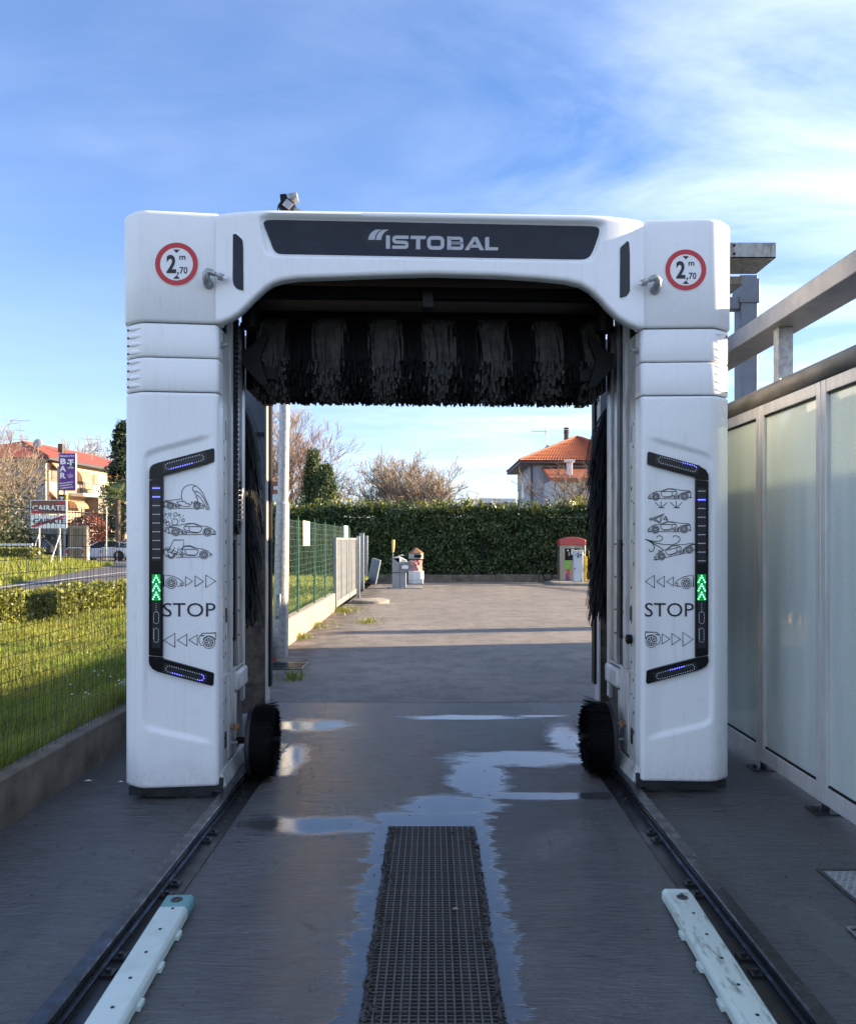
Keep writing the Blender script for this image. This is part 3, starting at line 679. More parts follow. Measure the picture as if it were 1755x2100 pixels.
# --- rails
def make_rail(sgn, label):
    t = thing('track_rail', label, 'rail', group='rails the gantry runs on'); c = sgn * 1.215
    prof = [(-0.040, 0.0), (-0.040, 0.012), (-0.018, 0.020), (-0.012, 0.040), (-0.030, 0.046), (-0.032, 0.060), (-0.026, 0.066), (0.026, 0.066), (0.032, 0.060), (0.030, 0.046), (0.012, 0.040), (0.018, 0.020), (0.040, 0.012), (0.040, 0.0)]
    MB().prism([(c + a, -1.0, b + 0.001) for a, b in prof], (0, 7.0, 0)).build('rail_head', M['rail'], t, smooth=True, angle=30)
    s = -sgn
    MB().box(min(c + s * 0.042, c + s * 0.125), max(c + s * 0.042, c + s * 0.125), -1.0, 6.0, 0.0, 0.006).build('base_strip', M['rail_dark'], t)
    cm = MB().box(-0.022, 0.022, -0.025, 0.025, 0.006, 0.016).cyl((0, 0.0, 0.015), (0, 0.0, 0.028), 0.010, n=6).mesh('clamp'); cm.materials.append(M['rail_dark'])
    y = 1.62
    while y < 5.9:
        for d in (-0.055, 0.055):
            o = link('clamp', cm, t); o.location = (c + s * 0.068, y + d, 0)
        y += 0.62
    return t
make_rail(-1, 'dark steel rail on the floor running to the left column'); make_rail(1, 'dark steel rail on the floor running to the right column')

# --- wheel guide bars
def guide(name, label, ax, ay, bx_, by, m, cap_m, cap):
    t = thing(name, label, 'wheel guide', (ax, ay, 0), math.atan2(-(bx_ - ax), by - ay), 'pale plastic wheel guides'); L = math.hypot(bx_ - ax, by - ay)
    w = 0.062; c = 0.012; e = L - (0.14 if cap else 0.0)
    prof = [(-w, 0.004), (-w, 0.036), (-w + c, 0.052), (w - c, 0.052), (w, 0.036), (w, 0.004)]
    MB().prism([(a, 0, b) for a, b in prof], (0, e, 0)).build('bar', m, t, bevel=0.004)
    if cap: 
        MB().prism([(a, e + 0.002, b - 0.001) for a, b in prof], (0, L - e - 0.03, 0)).build('end_cap', cap_m, t, bevel=0.006)
    else:
        MB().prism([(a * 0.99, L + 0.001, b - 0.006) for a, b in prof], (0, 0.05, 0)).build('end_cap', cap_m, t, bevel=0.006)
    sc = MB().lathe([(0.007, 0), (0.0065, 0.0015), (0.001, 0.002)], (0, 0, 0), 8).mesh('screw'); sc.materials.append(M['rail_dark'])
    for k in range(9):
        o = link('screw', sc, t); o.location = (0.006, e - 0.02 - 0.17 * k, 0.0525)
    MB().lathe([(0.024, 0), (0.024, 0.002), (0.013, 0.0025), (0.012, -0.004)], (0.0, L - (0.08 if cap else 0.05), 0.0525), 16).build('anchor_bolt', M['rail'], t)
    for k in range(7):
        MB().box((-w - 0.012) if ax > 0 else (w - 0.002), (-w + 0.002) if ax > 0 else (w + 0.012), 0.12 + k * 0.23, 0.17 + k * 0.23, 0.002, 0.018).build('foot_tab', m, t)
    return t
guide('wheel_guide', 'pale mint plastic wheel guide with teal end, left of grating', -0.985, 1.55, -1.066, 3.37, M['mint'], M['teal'], True)
guide('wheel_guide', 'scuffed pale mint wheel guide with black tyre marks, right of grating', 0.985, 1.55, 1.048, 3.36, M['mint_worn'], M['mint'], False)
# blue-grey steel of the rear columns, brown grime splashed over the lower half
RS = NB('grimy_blue_steel')
gl = RS.m_('ADD', RS.z, RS.m_('MULTIPLY', RS.m_('SUBTRACT', RS.noise(3.0, 5), 0.5), 1.3))
gr = RS.ss(gl, 1.5, 2.15, 1.0, 0.0)
gc = RS.mix(RS.ss(RS.noise(9, 5, 0.65), 0.35, 0.68), (0.13, 0.10, 0.08), (0.03, 0.026, 0.024))
RS.set('Base Color', RS.mix(gr, RS.mix(RS.ss(RS.noise(5, 4), 0.4, 0.7), (0.11, 0.145, 0.19), (0.075, 0.10, 0.135)), gc)); RS.set('Roughness', 0.5)
M['rear_steel'] = RS.m

# white moulded plastic: faint water runs, limescale haze, grime creeping up from the base
WP = NB('white_plastic')
run_ = WP.noise(9, 5, 0.65, (5.5, 5.5, 0.16)); haze_ = WP.noise(3.2, 5, 0.6); fine_ = WP.noise(26, 4, 0.7, (2.2, 2.2, 0.10))
wc = WP.mix(WP.m_('MULTIPLY', WP.ss(run_, 0.52, 0.72), 0.22), (0.85, 0.86, 0.87), (0.64, 0.64, 0.63))
wc = WP.mix(WP.m_('MULTIPLY', WP.m_('MULTIPLY', WP.ss(fine_, 0.58, 0.68), WP.ss(haze_, 0.42, 0.60)), 0.22), wc, (0.42, 0.41, 0.39))
lowz = WP.ss(WP.m_('ADD', WP.z, WP.m_('MULTIPLY', WP.m_('SUBTRACT', haze_, 0.5), 0.35)), 0.08, 0.26, 0.30, 0.0)
wc = WP.mix(WP.m_('MULTIPLY', lowz, WP.ss(WP.noise(55, 4, 0.7, (1, 1, 0.5)), 0.30, 0.75)), wc, (0.30, 0.28, 0.25))
WP.set('Base Color', wc); WP.set('Roughness', WP.ss(haze_, 0.35, 0.65, 0.26, 0.42)); WP.bump(haze_, 0.03, 0.01)
M['white'] = WP.m

# ================================================================== THE WASH GANTRY
TH = R(2.2); GC, GS = math.cos(TH), math.sin(TH); GY = 4.71
G = thing('car_wash_gantry', 'white rollover car wash gantry with two columns, black brushes and dark name panel', 'car wash', (0, GY, 0), TH)
def uz(px, py, v):
    a = (px - CX) / FPX; u = (a * (GY + v * GC) + v * GS) / (GC - a * GS)
    return u, CAMZ - (py - CY) / FPX * (GY + u * GS + v * GC)
def recess(a, z):
    """moulded panel of the column cover, a = |u|"""
    t = (1.672 - a) / 0.352
    d1 = 1.698 - a; d2 = (2.073 + 0.102 * t) - z; d3 = z - (0.43 - 0.09 * t)
    k = 0.018; ds = [d1, d2, d3]; mn = min(ds); s = sum(math.exp(-max(-20, min(20, (d - mn) / k))) for d in ds)
    d = mn - k * math.log(s)
    return 0.016 * smooth01(0.0, 0.015, d) * smooth01(1.283, 1.40, a)
def colv(u, z):
    a = abs(u); b = 0.035 * (1.715 - a) / 0.432 if a < 1.715 else (a - 1.715) * 0.76
    return b + (recess(a, z) if 0.1 < z < 2.42 else 0.0)
def FC(eps):
    def fn(px, py):
        v = 0.0
        for _ in range(4):
            u, z = uz(px, py, v); v = colv(u, z) - eps
        return (u, v, z)
    return fn
def FB(eps):
    def fn(px, py):
        v = 0.0
        for _ in range(4):
            u, z = uz(px, py, v); a = abs(u); v = 0.035 * (1.715 - a) / 0.432 - eps
        return (u, v, z)
    return fn
def plate(name, pts, fn, thick, m, parent, flip=False, smooth=False):
    a = [Vector(fn(*p)) for p in pts]; n = len(a); e = Vector((0, thick, 0))
    mb = MB().add(a + [p + e for p in a], [tuple(range(n))] + [(i, (i + 1) % n, n + (i + 1) % n, n + i) for i in range(n)])
    return mb.build(name, m, parent, smooth)

# ---- column covers
RAW = [(1.84, 0.85), (1.84, 0.095), (1.715, 0.0), (1.283, 0.035), (1.268, 0.052), (1.268, 0.15)]
def resample(p, step):
    out = [p[0]]
    for a, b in zip(p, p[1:]):
        d = math.dist(a, b); k = max(1, int(d / step))
        out += [(a[0] + (b[0] - a[0]) * i / k, a[1] + (b[1] - a[1]) * i / k) for i in range(1, k + 1)]
    return out
PATH = fillet(RAW, [0, 0.06, 0.05, 0.014, 0.012, 0], 8)
FINE = [PATH[0]] + resample(PATH[1:], 0.011)
def pnorm(p):
    n = []
    for i in range(len(p)):
        a, b = p[max(0, i - 1)], p[min(len(p) - 1, i + 1)]; d = Vector((b[0] - a[0], b[1] - a[1])).normalized(); n.append((-d.y, d.x))
    return n
def shell(name, sgn, path, zs, parent, dep=None, m=None, cap=True):
    nn = pnorm(path); rows = []
    for z, ins in zs:
        r = []
        for (a, v), (na, nv) in zip(path, nn):
            v2 = v - nv * ins + (dep(a, z) if dep and v < 0.06 and a < 1.72 else 0.0); r.append((sgn * (a - na * ins), v2, z))
        rows.append(r)
    mb = MB().grid(rows)
    if cap:
        mb.poly(rows[-1]); mb.poly(rows[0])
    o = mb.build(name, m or M['white'], parent, smooth=True, angle=50); return o
for sgn in (-1, 1):
    side = 'left' if sgn < 0 else 'right'
    shell('upper_cover', sgn, PATH, [(2.837, 0.006), (2.840, -0.004), (2.850, -0.011), (3.462, -0.012), (3.477, -0.009), (3.487, -0.001), (3.492, 0.012), (3.493, 0.03)], G)
    for z0, z1 in ((2.632, 2.829), (2.429, 2.626)):
        bo = shell('vent_band', sgn, PATH, [(z0, 0.010), (z0 + 0.003, 0.003), (z0 + 0.010, 0.0), (z1 - 0.012, 0.0), (z1 - 0.004, 0.004), (z1, 0.014)], G)
        nn_ = pnorm(PATH); cum = [0.0]
        for a_, b2 in zip(PATH, PATH[1:]): cum.append(cum[-1] + math.dist(a_, b2))
        s0 = next(cum[i] for i in range(1, len(PATH)) if nn_[i][1] < -0.66)
        def onp(s_):
            k_ = max(1, min(len(PATH) - 1, next((i for i in range(len(cum)) if cum[i] > s_), len(cum) - 1))); t_ = (s_ - cum[k_ - 1]) / (cum[k_] - cum[k_ - 1])
            p_ = [PATH[k_ - 1][q] + (PATH[k_][q] - PATH[k_ - 1][q]) * t_ for q in (0, 1)]; n_ = Vector((nn_[k_ - 1][0] * (1 - t_) + nn_[k_][0] * t_, nn_[k_ - 1][1] * (1 - t_) + nn_[k_][1] * t_)).normalized()
            return Vector((sgn * p_[0], p_[1], 0)), Vector((sgn * n_.x, n_.y, 0))
        for k in range(4):
            zc = z1 - 0.024 - 0.047 * k - (0.006 if z0 > 2.5 else 0.0)
            c, dn = onp(s0); dt = Vector((0, 0, 1)).cross(dn); rot = Matrix((dt, -dn, Vector((0, 0, 1)))).transposed()
            MB().obox(c + Vector((0, 0, zc)) - dn * 0.004, (0.036, 0.014, 0.015), rot).build('vent_slot', M['black'], bo, bevel=0.004)
            rows = []
            for i in range(10):
                t = i / 9; w = math.sin(math.pi * (0.25 + 0.75 * t)) ** 0.7 if t < 1 else 0.0
                p_, n_ = onp(s0 + 0.018 + 0.105 * t)
                rows.append([tuple(p_ + Vector((0, 0, zc + 0.015 * w * math.cos(R(q)))) + n_ * (-0.002 + 0.015 * (1 - t) ** 0.8 * math.sin(R(q)))) for q in range(0, 181, 20)])
            MB().grid(rows).build('louvre', M['white'], bo, smooth=True)
    zs = [(0.083, 0.02), (0.086, 0.008), (0.094, 0.0)] + [(0.094 + (2.41 - 0.094) * i / 170, 0.0) for i in range(1, 171)] + [(2.418, 0.004), (2.422, 0.014)]
    shell('main_cover', sgn, FINE, zs, G, dep=recess)
    # inner structure of the column
    X = lambda a0, a1, v0, v1, z0, z1, mb: mb.box(min(sgn * a0, sgn * a1), max(sgn * a0, sgn * a1), v0, v1, z0, z1)
    X(1.312, 1.66, 0.10, 0.80, 0.10, 3.45, MB()).build('column_core', M['dark_metal'], G)
    X(1.272, 1.31, 0.152, 0.30, 0.15, 2.83, MB()).build('inner_panel', M['white_dirty'], G, bevel=0.003)
    for v0, v1, a, mm, z0, z1 in ((0.335, 0.40, 1.258, 'white_dirty', 0.72, 3.0), (0.56, 0.60, 1.262, 'grey_alu', 0.72, 3.0), (0.60, 0.69, 1.276, 'white_dirty', 0.72, 3.0), (0.69, 0.715, 1.258, 'grey_alu', 0.72, 3.0),
                               (0.735, 0.775, 1.262, 'grey_alu', 0.45, 3.0), (0.80, 0.835, 1.268, 'white_dirty', 0.45, 3.0)):
        X(a, 1.31, v0, v1, z0, z1, MB()).build('guide_profile', M[mm], G, bevel=0.003)
    X(1.285, 1.31, 0.30, 0.83, 0.09, 3.0, MB()).build('inner_backing', M['dark_metal'], G)
    X(1.268, 1.31, 0.31, 0.50, 0.17, 0.70, MB()).build('lower_panel', M['white_dirty'], G, bevel=0.004)
    X(1.262, 1.31, 0.152, 0.80, 0.705, 0.718, MB()).build('panel_strip', M['white_dirty'], G)
    X(1.24, 1.31, 0.50, 0.80, 0.56, 0.69, MB()).build('motor_housing', M['white_dirty'], G, bevel=0.02)
    X(1.262, 1.31, 0.505, 0.525, 0.16, 0.55, MB()).build('opening_frame', M['white_dirty'], G)
    # sloped skirt over the rail and dark base plate
    pr = [(1.31, 0.152), (1.262, 0.152), (1.235, 0.085), (1.235, 0.035), (1.31, 0.035)]
    MB().prism([(sgn * a, 0.09, z) for a, z in pr], (0, 0.74, 0)).build('sloped_skirt', M['white_dirty'], G, bevel=0.003)
    sk = [(1.80, 0.082), (1.80, 0.030), (1.74, 0.030), (1.738, 0.040), (1.70, 0.040), (1.698, 0.022), (1.505, 0.022), (1.475, 0.044), (1.445, 0.044), (1.415, 0.022), (1.325, 0.022), (1.30, 0.05), (1.252, 0.05), (1.245, 0.125), (1.275, 0.125), (1.285, 0.088)]
    MB().prism([(sgn * a, 0.055, z) for a, z in sk], (0, 0.02, 0)).build('base_skirt', M['dark_metal'], G)
    MB().prism([(sgn * 1.80, 0.075, 0.03), (sgn * 1.80, 0.84, 0.03), (sgn * 1.80, 0.84, 0.09), (sgn * 1.80, 0.075, 0.09)], (-sgn * 0.01, 0, 0)).build('base_skirt', M['dark_metal'], G)
    # wheels on the rail
    for vv in (0.74,):
        MB().lathe([(0.05, -0.02), (0.052, 0), (0.05, 0.02)], (sgn * 1.215, vv, 0.118), 18, 'x').build('rail_wheel', M['rail'], G, smooth=True)
    # holes, plates and bolts on the inner panel
    hm = MB().lathe([(0.011, 0), (0.011, 0.002)], (0, 0, 0), 8, 'x').mesh('bolt_hole'); hm.materials.append(M['black'])
    zz = 2.28
    while zz > 0.24:
        for k, vv in enumerate(random.choice(((0.215,), (0.20, 0.245), (0.25,), (0.20,)))):
            o = link('bolt_hole', hm, G); o.location = (sgn * (1.2715 if sgn > 0 else 1.2735), vv, zz + 0.015 * k); o.scale = (1, 1, random.choice((0.7, 1.0, 1.4)))
        zz -= random.uniform(0.09, 0.17)
    for zc, hh, vv in ((2.22, 0.05, 0.255), (1.08, 0.045, 0.255), (0.31, 0.05, 0.235)):
        X(1.268, 1.274, vv - 0.02, vv + 0.025, zc - hh, zc + hh, MB()).build('sensor_plate', M['rail_black'] if zc < 2 else M['grey_paint'], G, bevel=0.003)
    X(1.25, 1.30, 0.42, 0.455, 0.9, 1.55, MB()).build('slot_channel', M['black'], G)
    # bolts either side of the slot
    bm = MB().lathe([(0.007, -0.003), (0.006, 0.003), (0.001, 0.004)], (0, 0, 0), 8, 'x').mesh('bolt'); bm.materials.append(M['rail'])
    for zc in (0.92, 1.08, 1.3, 1.52):
        for vv in (0.385, 0.585):
            o = link('bolt', bm, G); o.location = (sgn * 1.258, vv, zc)
    # valve fittings low on the panel
    MB().cyl((sgn * 1.27, 0.36, 0.36), (sgn * 1.21, 0.36, 0.36), 0.013, n=8).cyl((sgn * 1.235, 0.36, 0.34), (sgn * 1.235, 0.36, 0.38), 0.018, n=8).build('valve', M['copper'], G)
    MB().cyl((sgn * 1.27, 0.40, 0.25), (sgn * 1.23, 0.40, 0.25), 0.012, n=8).build('valve', M['galv'], G)
    if sgn > 0: MB().lathe([(0.03, 0), (0.03, -0.03), (0.02, -0.035)], (1.272, 0.25, 0.92), 14, 'x').build('push_button', M['black'], G)
    # ---- wheel brush
    WU = 1.165 if sgn < 0 else 1.20
    wb = MB().lathe([(0.02, 0), (0.225, 0.0), (0.228, 0.006), (0.228, 0.028), (0.02, 0.03)] if sgn < 0 else [(0.02, 0), (0.225, 0.0), (0.228, -0.006), (0.228, -0.028), (0.02, -0.03)], (sgn * WU, 0.50, 0.240), 40, 'x').build('wheel_brush', M['dark_metal'], G, smooth=True)
    MB().lathe([(0.15, 0), (0.16, 0.09), (0.08, 0.10)] if sgn < 0 else [(0.15, 0), (0.16, -0.09), (0.08, -0.10)], (sgn * (WU - 0.028), 0.50, 0.240), 30, 'x').build('brush_core', M['bristle_black'], wb)
    MB().cyl((sgn * 1.26, 0.5, 0.240), (sgn * (WU - 0.19), 0.5, 0.240), 0.022, n=10).build('axle', M['black'], wb)
    n = 5200; rr = 0.228 * np.sqrt(rng.uniform(0.06, 1, n)); an = rng.uniform(0, 2 * np.pi, n)
    L = rng.uniform(0.085, 0.14, n) * (1 - 0.25 * (rr < 0.09)); fl_ = rng.normal(1.05, 0.09, n); dz = -rng.uniform(0, 0.02, n)
    wv = 0.0034
    a0 = np.stack([np.full(n, sgn * (WU - 0.027)), 0.50 + rr * np.cos(an), 0.240 + rr * np.sin(an)], 1)
    a1 = np.stack([sgn * (WU - 0.027 - L), 0.50 + rr * fl_ * np.cos(an), np.maximum(0.012, 0.240 + rr * fl_ * np.sin(an) + dz)], 1)
    off = np.stack([np.zeros(n), -np.sin(an) * wv, np.cos(an) * wv], 1)
    stuff(np_mesh('bristles', np.stack([a0 - off, a0 + off, a1 + off, a1 - off], 1).reshape(-1, 3), 4, M['bristle_black'], wb))
    # ---- side brush (limp vertical roller)
    sb = MB().cyl((sgn * 1.57, 1.16, 0.25), (sgn * 1.57, 1.16, 2.9), 0.055, n=14).build('side_brush', M['dark_metal'], G, smooth=True)
    n = 4600; an = rng.uniform(0, 2 * np.pi, n); z0 = rng.uniform(1.38, 2.66, n); L = rng.uniform(0.55, 0.80, n)
    K = 7; t = np.linspace(0, 1, K)[None, :]
    rad = 0.055 + L[:, None] * (0.66 * t - 0.26 * t * t); zz = z0[:, None] + L[:, None] * (0.10 * t - 0.74 * t ** 1.7)
    lim = np.where(np.cos(an) * -sgn > 0.2, 1.0, 1.0)[:, None]
    wob = rng.normal(0, 0.10, n)[:, None] * t
    cx = sgn * 1.57 + rad * np.cos(an[:, None] + wob); cy = 1.16 + rad * np.sin(an[:, None] + wob)
    w = 0.0075; ox = -np.sin(an)[:, None] * w; oy = np.cos(an)[:, None] * w
    P = np.stack([np.stack([cx - ox, cy - oy, zz], 2), np.stack([cx + ox, cy + oy, zz], 2)], 2)
    q = np.stack([P[:, :-1, 0], P[:, :-1, 1], P[:, 1:, 1], P[:, 1:, 0]], 2).reshape(-1, 3)
    stuff(np_mesh('bristles', q, 4, M['bristle_black'], sb))
    # ---- rear column
    ue = abs(uz(559 if sgn < 0 else 1213, 1200, 2.28)[0])
    rc_ = MB(); X(ue + 0.037, ue + 0.50, 2.12, 2.25, 0.06, 3.3, rc_); rc_.build('rear_column', M['rear_steel'] if 'rear_steel' in M else M['galv_dirty'], G, bevel=0.006)
    X(ue + 0.020, ue + 0.034, 2.10, 2.25, 0.12, 3.3, MB()).build('edge_strip', M['alu_frame'], G)
    X(ue, ue + 0.018, 2.18, 2.28, 0.28, 3.3, MB()).build('edge_strip', M['black'], G)
    X(ue + 0.047, ue + 0.30, 2.100, 2.118, 2.44, 2.47, MB()).build('panel_strip', M['dark_metal'], G)
    # lower spray nozzle on the inner flange
    p = Vector(FC(0.0)(461, 703)) if sgn < 0 else Vector(FC(0.0)(1303, 714)); p = Vector((sgn * 1.268, 0.10, p.z))
    MB().cyl(p, p + Vector((-sgn * 0.02, -0.01, 0)), 0.020, 0.017, 10).cyl(p + Vector((-sgn * 0.02, -0.01, 0)), p + Vector((-sgn * 0.05, -0.02, 0)), 0.010, 0.008, 8).build('spray_nozzle', M['galv'], G, smooth=True)
    # upper spray elbow beside the sign
    b = Vector(FC(0.013)(428 if sgn < 0 else 1342, 580 if sgn < 0 else 592)); d = -sgn
    pts = [b + Vector((0, 0.02, -0.01)), b + Vector((0, -0.030, -0.008)), b + Vector((0, -0.055, 0.008)), b + Vector((0, -0.065, 0.032)), b + Vector((d * 0.012, -0.068, 0.046)), b + Vector((d * 0.035, -0.070, 0.040)), b + Vector((d * 0.055, -0.072, 0.028))]
    el = MB().tube(pts, [0.030, 0.026, 0.024, 0.022, 0.021, 0.019, 0.014], 12).build('spray_elbow', M['galv'], G, smooth=True)
    q0 = pts[-1]; MB().cyl(q0, q0 + Vector((d * 0.022, -0.002, -0.012)), 0.009, n=8).build('stem', M['galv'], el)
    q1 = q0 + Vector((d * 0.022, -0.002, -0.012)); MB().cyl(q1, q1 + Vector((d * 0.024, -0.002, -0.008)), 0.023, 0.021, 8).build('nut', M['galv'], el)
    q2 = q1 + Vector((d * 0.024, -0.002, -0.008)); MB().cyl(q2, q2 + Vector((d * 0.022, -0.001, -0.006)), 0.011, 0.006, 8).build('nozzle_tip', M['white'], el)

    # ---- height limit sticker
    cpx, cpy, rp = (362, 541, 44.0) if sgn < 0 else (1406, 553, 42.0)
    def disc(r0, r1, eps, name, m, par, nseg=48):
        fn = FC(0.0125 + eps); mb = MB()
        if r0 <= 0: mb.poly([fn(cpx + rp * r1 * math.cos(2 * math.pi * i / nseg), cpy + rp * r1 * math.sin(2 * math.pi * i / nseg)) for i in range(nseg)])
        else:
            A = [fn(cpx + rp * r0 * math.cos(2 * math.pi * i / nseg), cpy + rp * r0 * math.sin(2 * math.pi * i / nseg)) for i in range(nseg)]
            B = [fn(cpx + rp * r1 * math.cos(2 * math.pi * i / nseg), cpy + rp * r1 * math.sin(2 * math.pi * i / nseg)) for i in range(nseg)]
            mb.grid([A, B], close=True)
        return mb.build(name, m, par)
    sg = disc(0, 1.03, 0.002, 'height_sign', M['white_print'], G); sg['label'] = 'round height limit sticker reading 2,70 m'
    disc(0.765, 1.0, 0.003, 'ring', M['red_print'], sg)
    tn = FC(0.0125 + 0.003); k = rp / 115.0
    fn2 = lambda x, y: tn(cpx + (x - 345) * k, cpy + (y - 412) * k)
    tm = MB(); text_on(tm, '2', fn2, 291, 343, 461, 362, bold=0.035); text_on(tm, 'm', fn2, 360, 393, 389, 367, bold=0.02); text_on(tm, '70', fn2, 362, 404, 464, 427, bold=0.02)
    tm.poly([fn2(*p) for p in ((349, 455), (357, 455), (357, 464), (351, 474), (348, 472), (351, 464), (349, 464))])
    tm.poly([fn2(*p) for p in ((327, 334), (363, 334), (345, 353))]); tm.poly([fn2(*p) for p in ((327, 491), (364, 491), (345, 472))])
    tm.build('lettering', M['ink'], sg)

# ---- light bracket, lamps and printing of each column
def stadium(c, ang, L, h, n):
    """n points round a stadium of half length L and half height h, centre c, tilt ang (photo units)"""
    per = 4 * L + 2 * math.pi * h; out = []
    for i in range(n):
        s = per * i / n
        if s < 2 * L: p = (-L + s, -h)
        elif s < 2 * L + math.pi * h: a = (s - 2 * L) / h; p = (L + h * math.sin(a), -h * math.cos(a))
        elif s < 4 * L + math.pi * h: p = (L - (s - 2 * L - math.pi * h), h)
        else: a = (s - 4 * L - math.pi * h) / h; p = (-L - h * math.sin(a), h * math.cos(a))
        ca, sa = math.cos(R(ang)), math.sin(R(ang)); out.append((c[0] + p[0] * ca - p[1] * sa, c[1] + p[0] * sa + p[1] * ca))
    return out
def leds(mb, pts, r, fn):
    for (x, y) in pts: mb.poly([fn(x + r * math.cos(R(a)), y + r * math.sin(R(a))) for a in range(0, 360, 60)])
BR = {
 -1: dict(top=[(437, 919), (439.5, 922), (439.5, 945), (437, 948), (333, 976), (333, 980), (306, 983), (306, 966), (308, 958), (313, 953), (323, 949)],
          bar=[(306, 985), (333, 981), (334, 979), (333, 1347), (305, 1344)],
          bot=[(305, 1346), (333, 1349), (335, 1352), (437, 1380), (439, 1383), (437.5, 1404), (434, 1407), (323, 1378), (312, 1372), (306, 1363), (305, 1356)],
          cx=320.3, topc=(378, 947.5), topa=-14.8, botc=(379, 1381), bota=15, blue_rows=(0, 1), y0=1001),
 1: dict(top=[(1328, 928), (1331, 926), (1436, 957), (1447, 963), (1452.5, 973), (1453, 985), (1428, 983), (1426, 979), (1329, 953), (1327, 950)],
          bar=[(1427, 984), (1452.8, 987), (1452, 1344), (1426.6, 1348)],
          bot=[(1426.6, 1350), (1452, 1346), (1453, 1357), (1449, 1366), (1437, 1373.3), (1328, 1403), (1325, 1400), (1325.6, 1378), (1328, 1375)],
          cx=1438.6, topc=(1389, 952), topa=15.2, botc=(1385, 1378), bota=-14.8, blue_rows=(1,), y0=1007)}
for sgn in (-1, 1):
    d = BR[sgn]; f0 = FB(0.005)
    bt = plate('light_bracket', d['top'], f0, 0.024, M['black_gloss'], G); bb = plate('light_bracket', d['bar'], f0, 0.024, M['black_gloss'], G); bo = plate('light_bracket', d['bot'], f0, 0.024, M['black_gloss'], G)
    f1 = FB(0.006); f2 = FB(0.0075); cx = d['cx']
    def lens(c, ang, L, h, par, m=M['lens'], name='display_lens'):
        ca, sa = math.cos(R(ang)), math.sin(R(ang)); pts = [(c[0] + x * ca - y * sa, c[1] + x * sa + y * ca) for x, y in ((-L, -h), (L, -h), (L, h), (-L, h))]
        return MB().poly([f1(*p) for p in pts]).build(name, m, par)
    for c, ang, par, bl in ((d['topc'], d['topa'], bt, 0), (d['botc'], d['bota'], bo, 1)):
        lens(c, ang, 46, 9.5, par)
        pts = stadium(c, ang, 34, 6.2, 36)
        if sgn < 0: on = set(range(22, 32)) if bl == 0 else set(range(14, 20)) | set(range(26, 31))
        else: on = set(range(9, 16)) if bl == 0 else set(range(5, 12))
        a = MB(); leds(a, [p for i, p in enumerate(pts) if i not in on], 0.95, f2); stuff(a.build('white_lamps', M['led_off'], par))
        a = MB(); leds(a, [p for i, p in enumerate(pts) if i in on], 1.25, f2); stuff(a.build('blue_lamps', M['led_blue'], par))
    lens((cx, d['y0'] + 71), 90, 78, 8.8, bb)
    rows_off = MB(); rows_on = MB()
    for r_ in range(9):
        y = d['y0'] + 17.9 * r_; row = [(cx - 6.9 + 2.3 * i, y) for i in range(7)]
        if r_ in d['blue_rows']:
            MB().poly([FB(0.0066)(*p) for p in ((cx - 8.6, y - 2.6), (cx + 8.6, y - 2.6), (cx + 8.6, y + 2.6), (cx - 8.6, y + 2.6))]).build('display_lens', M['lens_blue'], bb); leds(rows_on, row, 1.15, f2)
        else: leds(rows_off, row, 0.95, f2)
    stuff(rows_off.build('white_lamps', M['led_off'], bb)); stuff(rows_on.build('blue_lamps', M['led_blue'], bb))
    lens((cx, 1205), 90, 27, 8.6, bb, M['lens_green']); lens((cx, 1281), 90, 48, 8.6, bb)
    a = MB()
    for k in range(3):
        for j, hw in enumerate((0, 2.3, 4.5, 6.7)):
            for s in ((1,) if hw == 0 else (-1, 1)): leds(a, [(cx + s * hw, 1181 + 17.2 * k + 4.35 * j)], 1.75, f2)
    stuff(a.build('green_lamps', M['led_green'], bb))
    a = MB(); leds(a, [(cx, 1238 + 4 * i) for i in range(5)] + stadium((cx, 1267), 90, 7, 5.2, 20) + stadium((cx, 1303), 90, 10, 4.6, 22) + [(cx - 5.5, 1290 + 4 * i) for i in range(6)], 0.75, f2)
    stuff(a.build('white_lamps', M['led_off'], bb))

# printing: a line-drawn sports car (drawing units, facing right)
CAR = dict(lines=[
    [(455, 1113), (560, 1110), (650, 1108), (760, 1085), (870, 1068), (980, 1070), (1050, 1095), (1130, 1125), (1270, 1140), (1350, 1175), (1420, 1230), (1452, 1280), (1450, 1305), (1352, 1318)],
    [(1175, 1311), (660, 1318)], [(455, 1113), (420, 1150), (408, 1185), (415, 1235), (432, 1272), (395, 1270), (402, 1286), (440, 1286), (478, 1300)],
    [(760, 1140), (790, 1112), (860, 1082), (960, 1074), (1040, 1105), (1088, 1137), (760, 1140), (745, 1165), (765, 1200), (830, 1230), (950, 1262), (1060, 1268), (1112, 1250), (1140, 1200), (1135, 1150), (1088, 1140)],
    [(858, 1142), (862, 1190), (880, 1236)], [(490, 1140), (600, 1165), (700, 1212), (800, 1253), (900, 1275), (1080, 1278)],
    [(682, 1225), (712, 1302)], [(700, 1232), (730, 1302)], [(716, 1242), (745, 1300)], [(765, 1255), (776, 1300), (806, 1300), (812, 1258), (765, 1255)],
    [(1450, 1250), (1402, 1250), (1396, 1290), (1412, 1310)], [(430, 1138), (518, 1150), (500, 1165), (425, 1160)]],
    wheels=[((567, 1253), 93, 66), ((1265, 1262), 91, 64)])
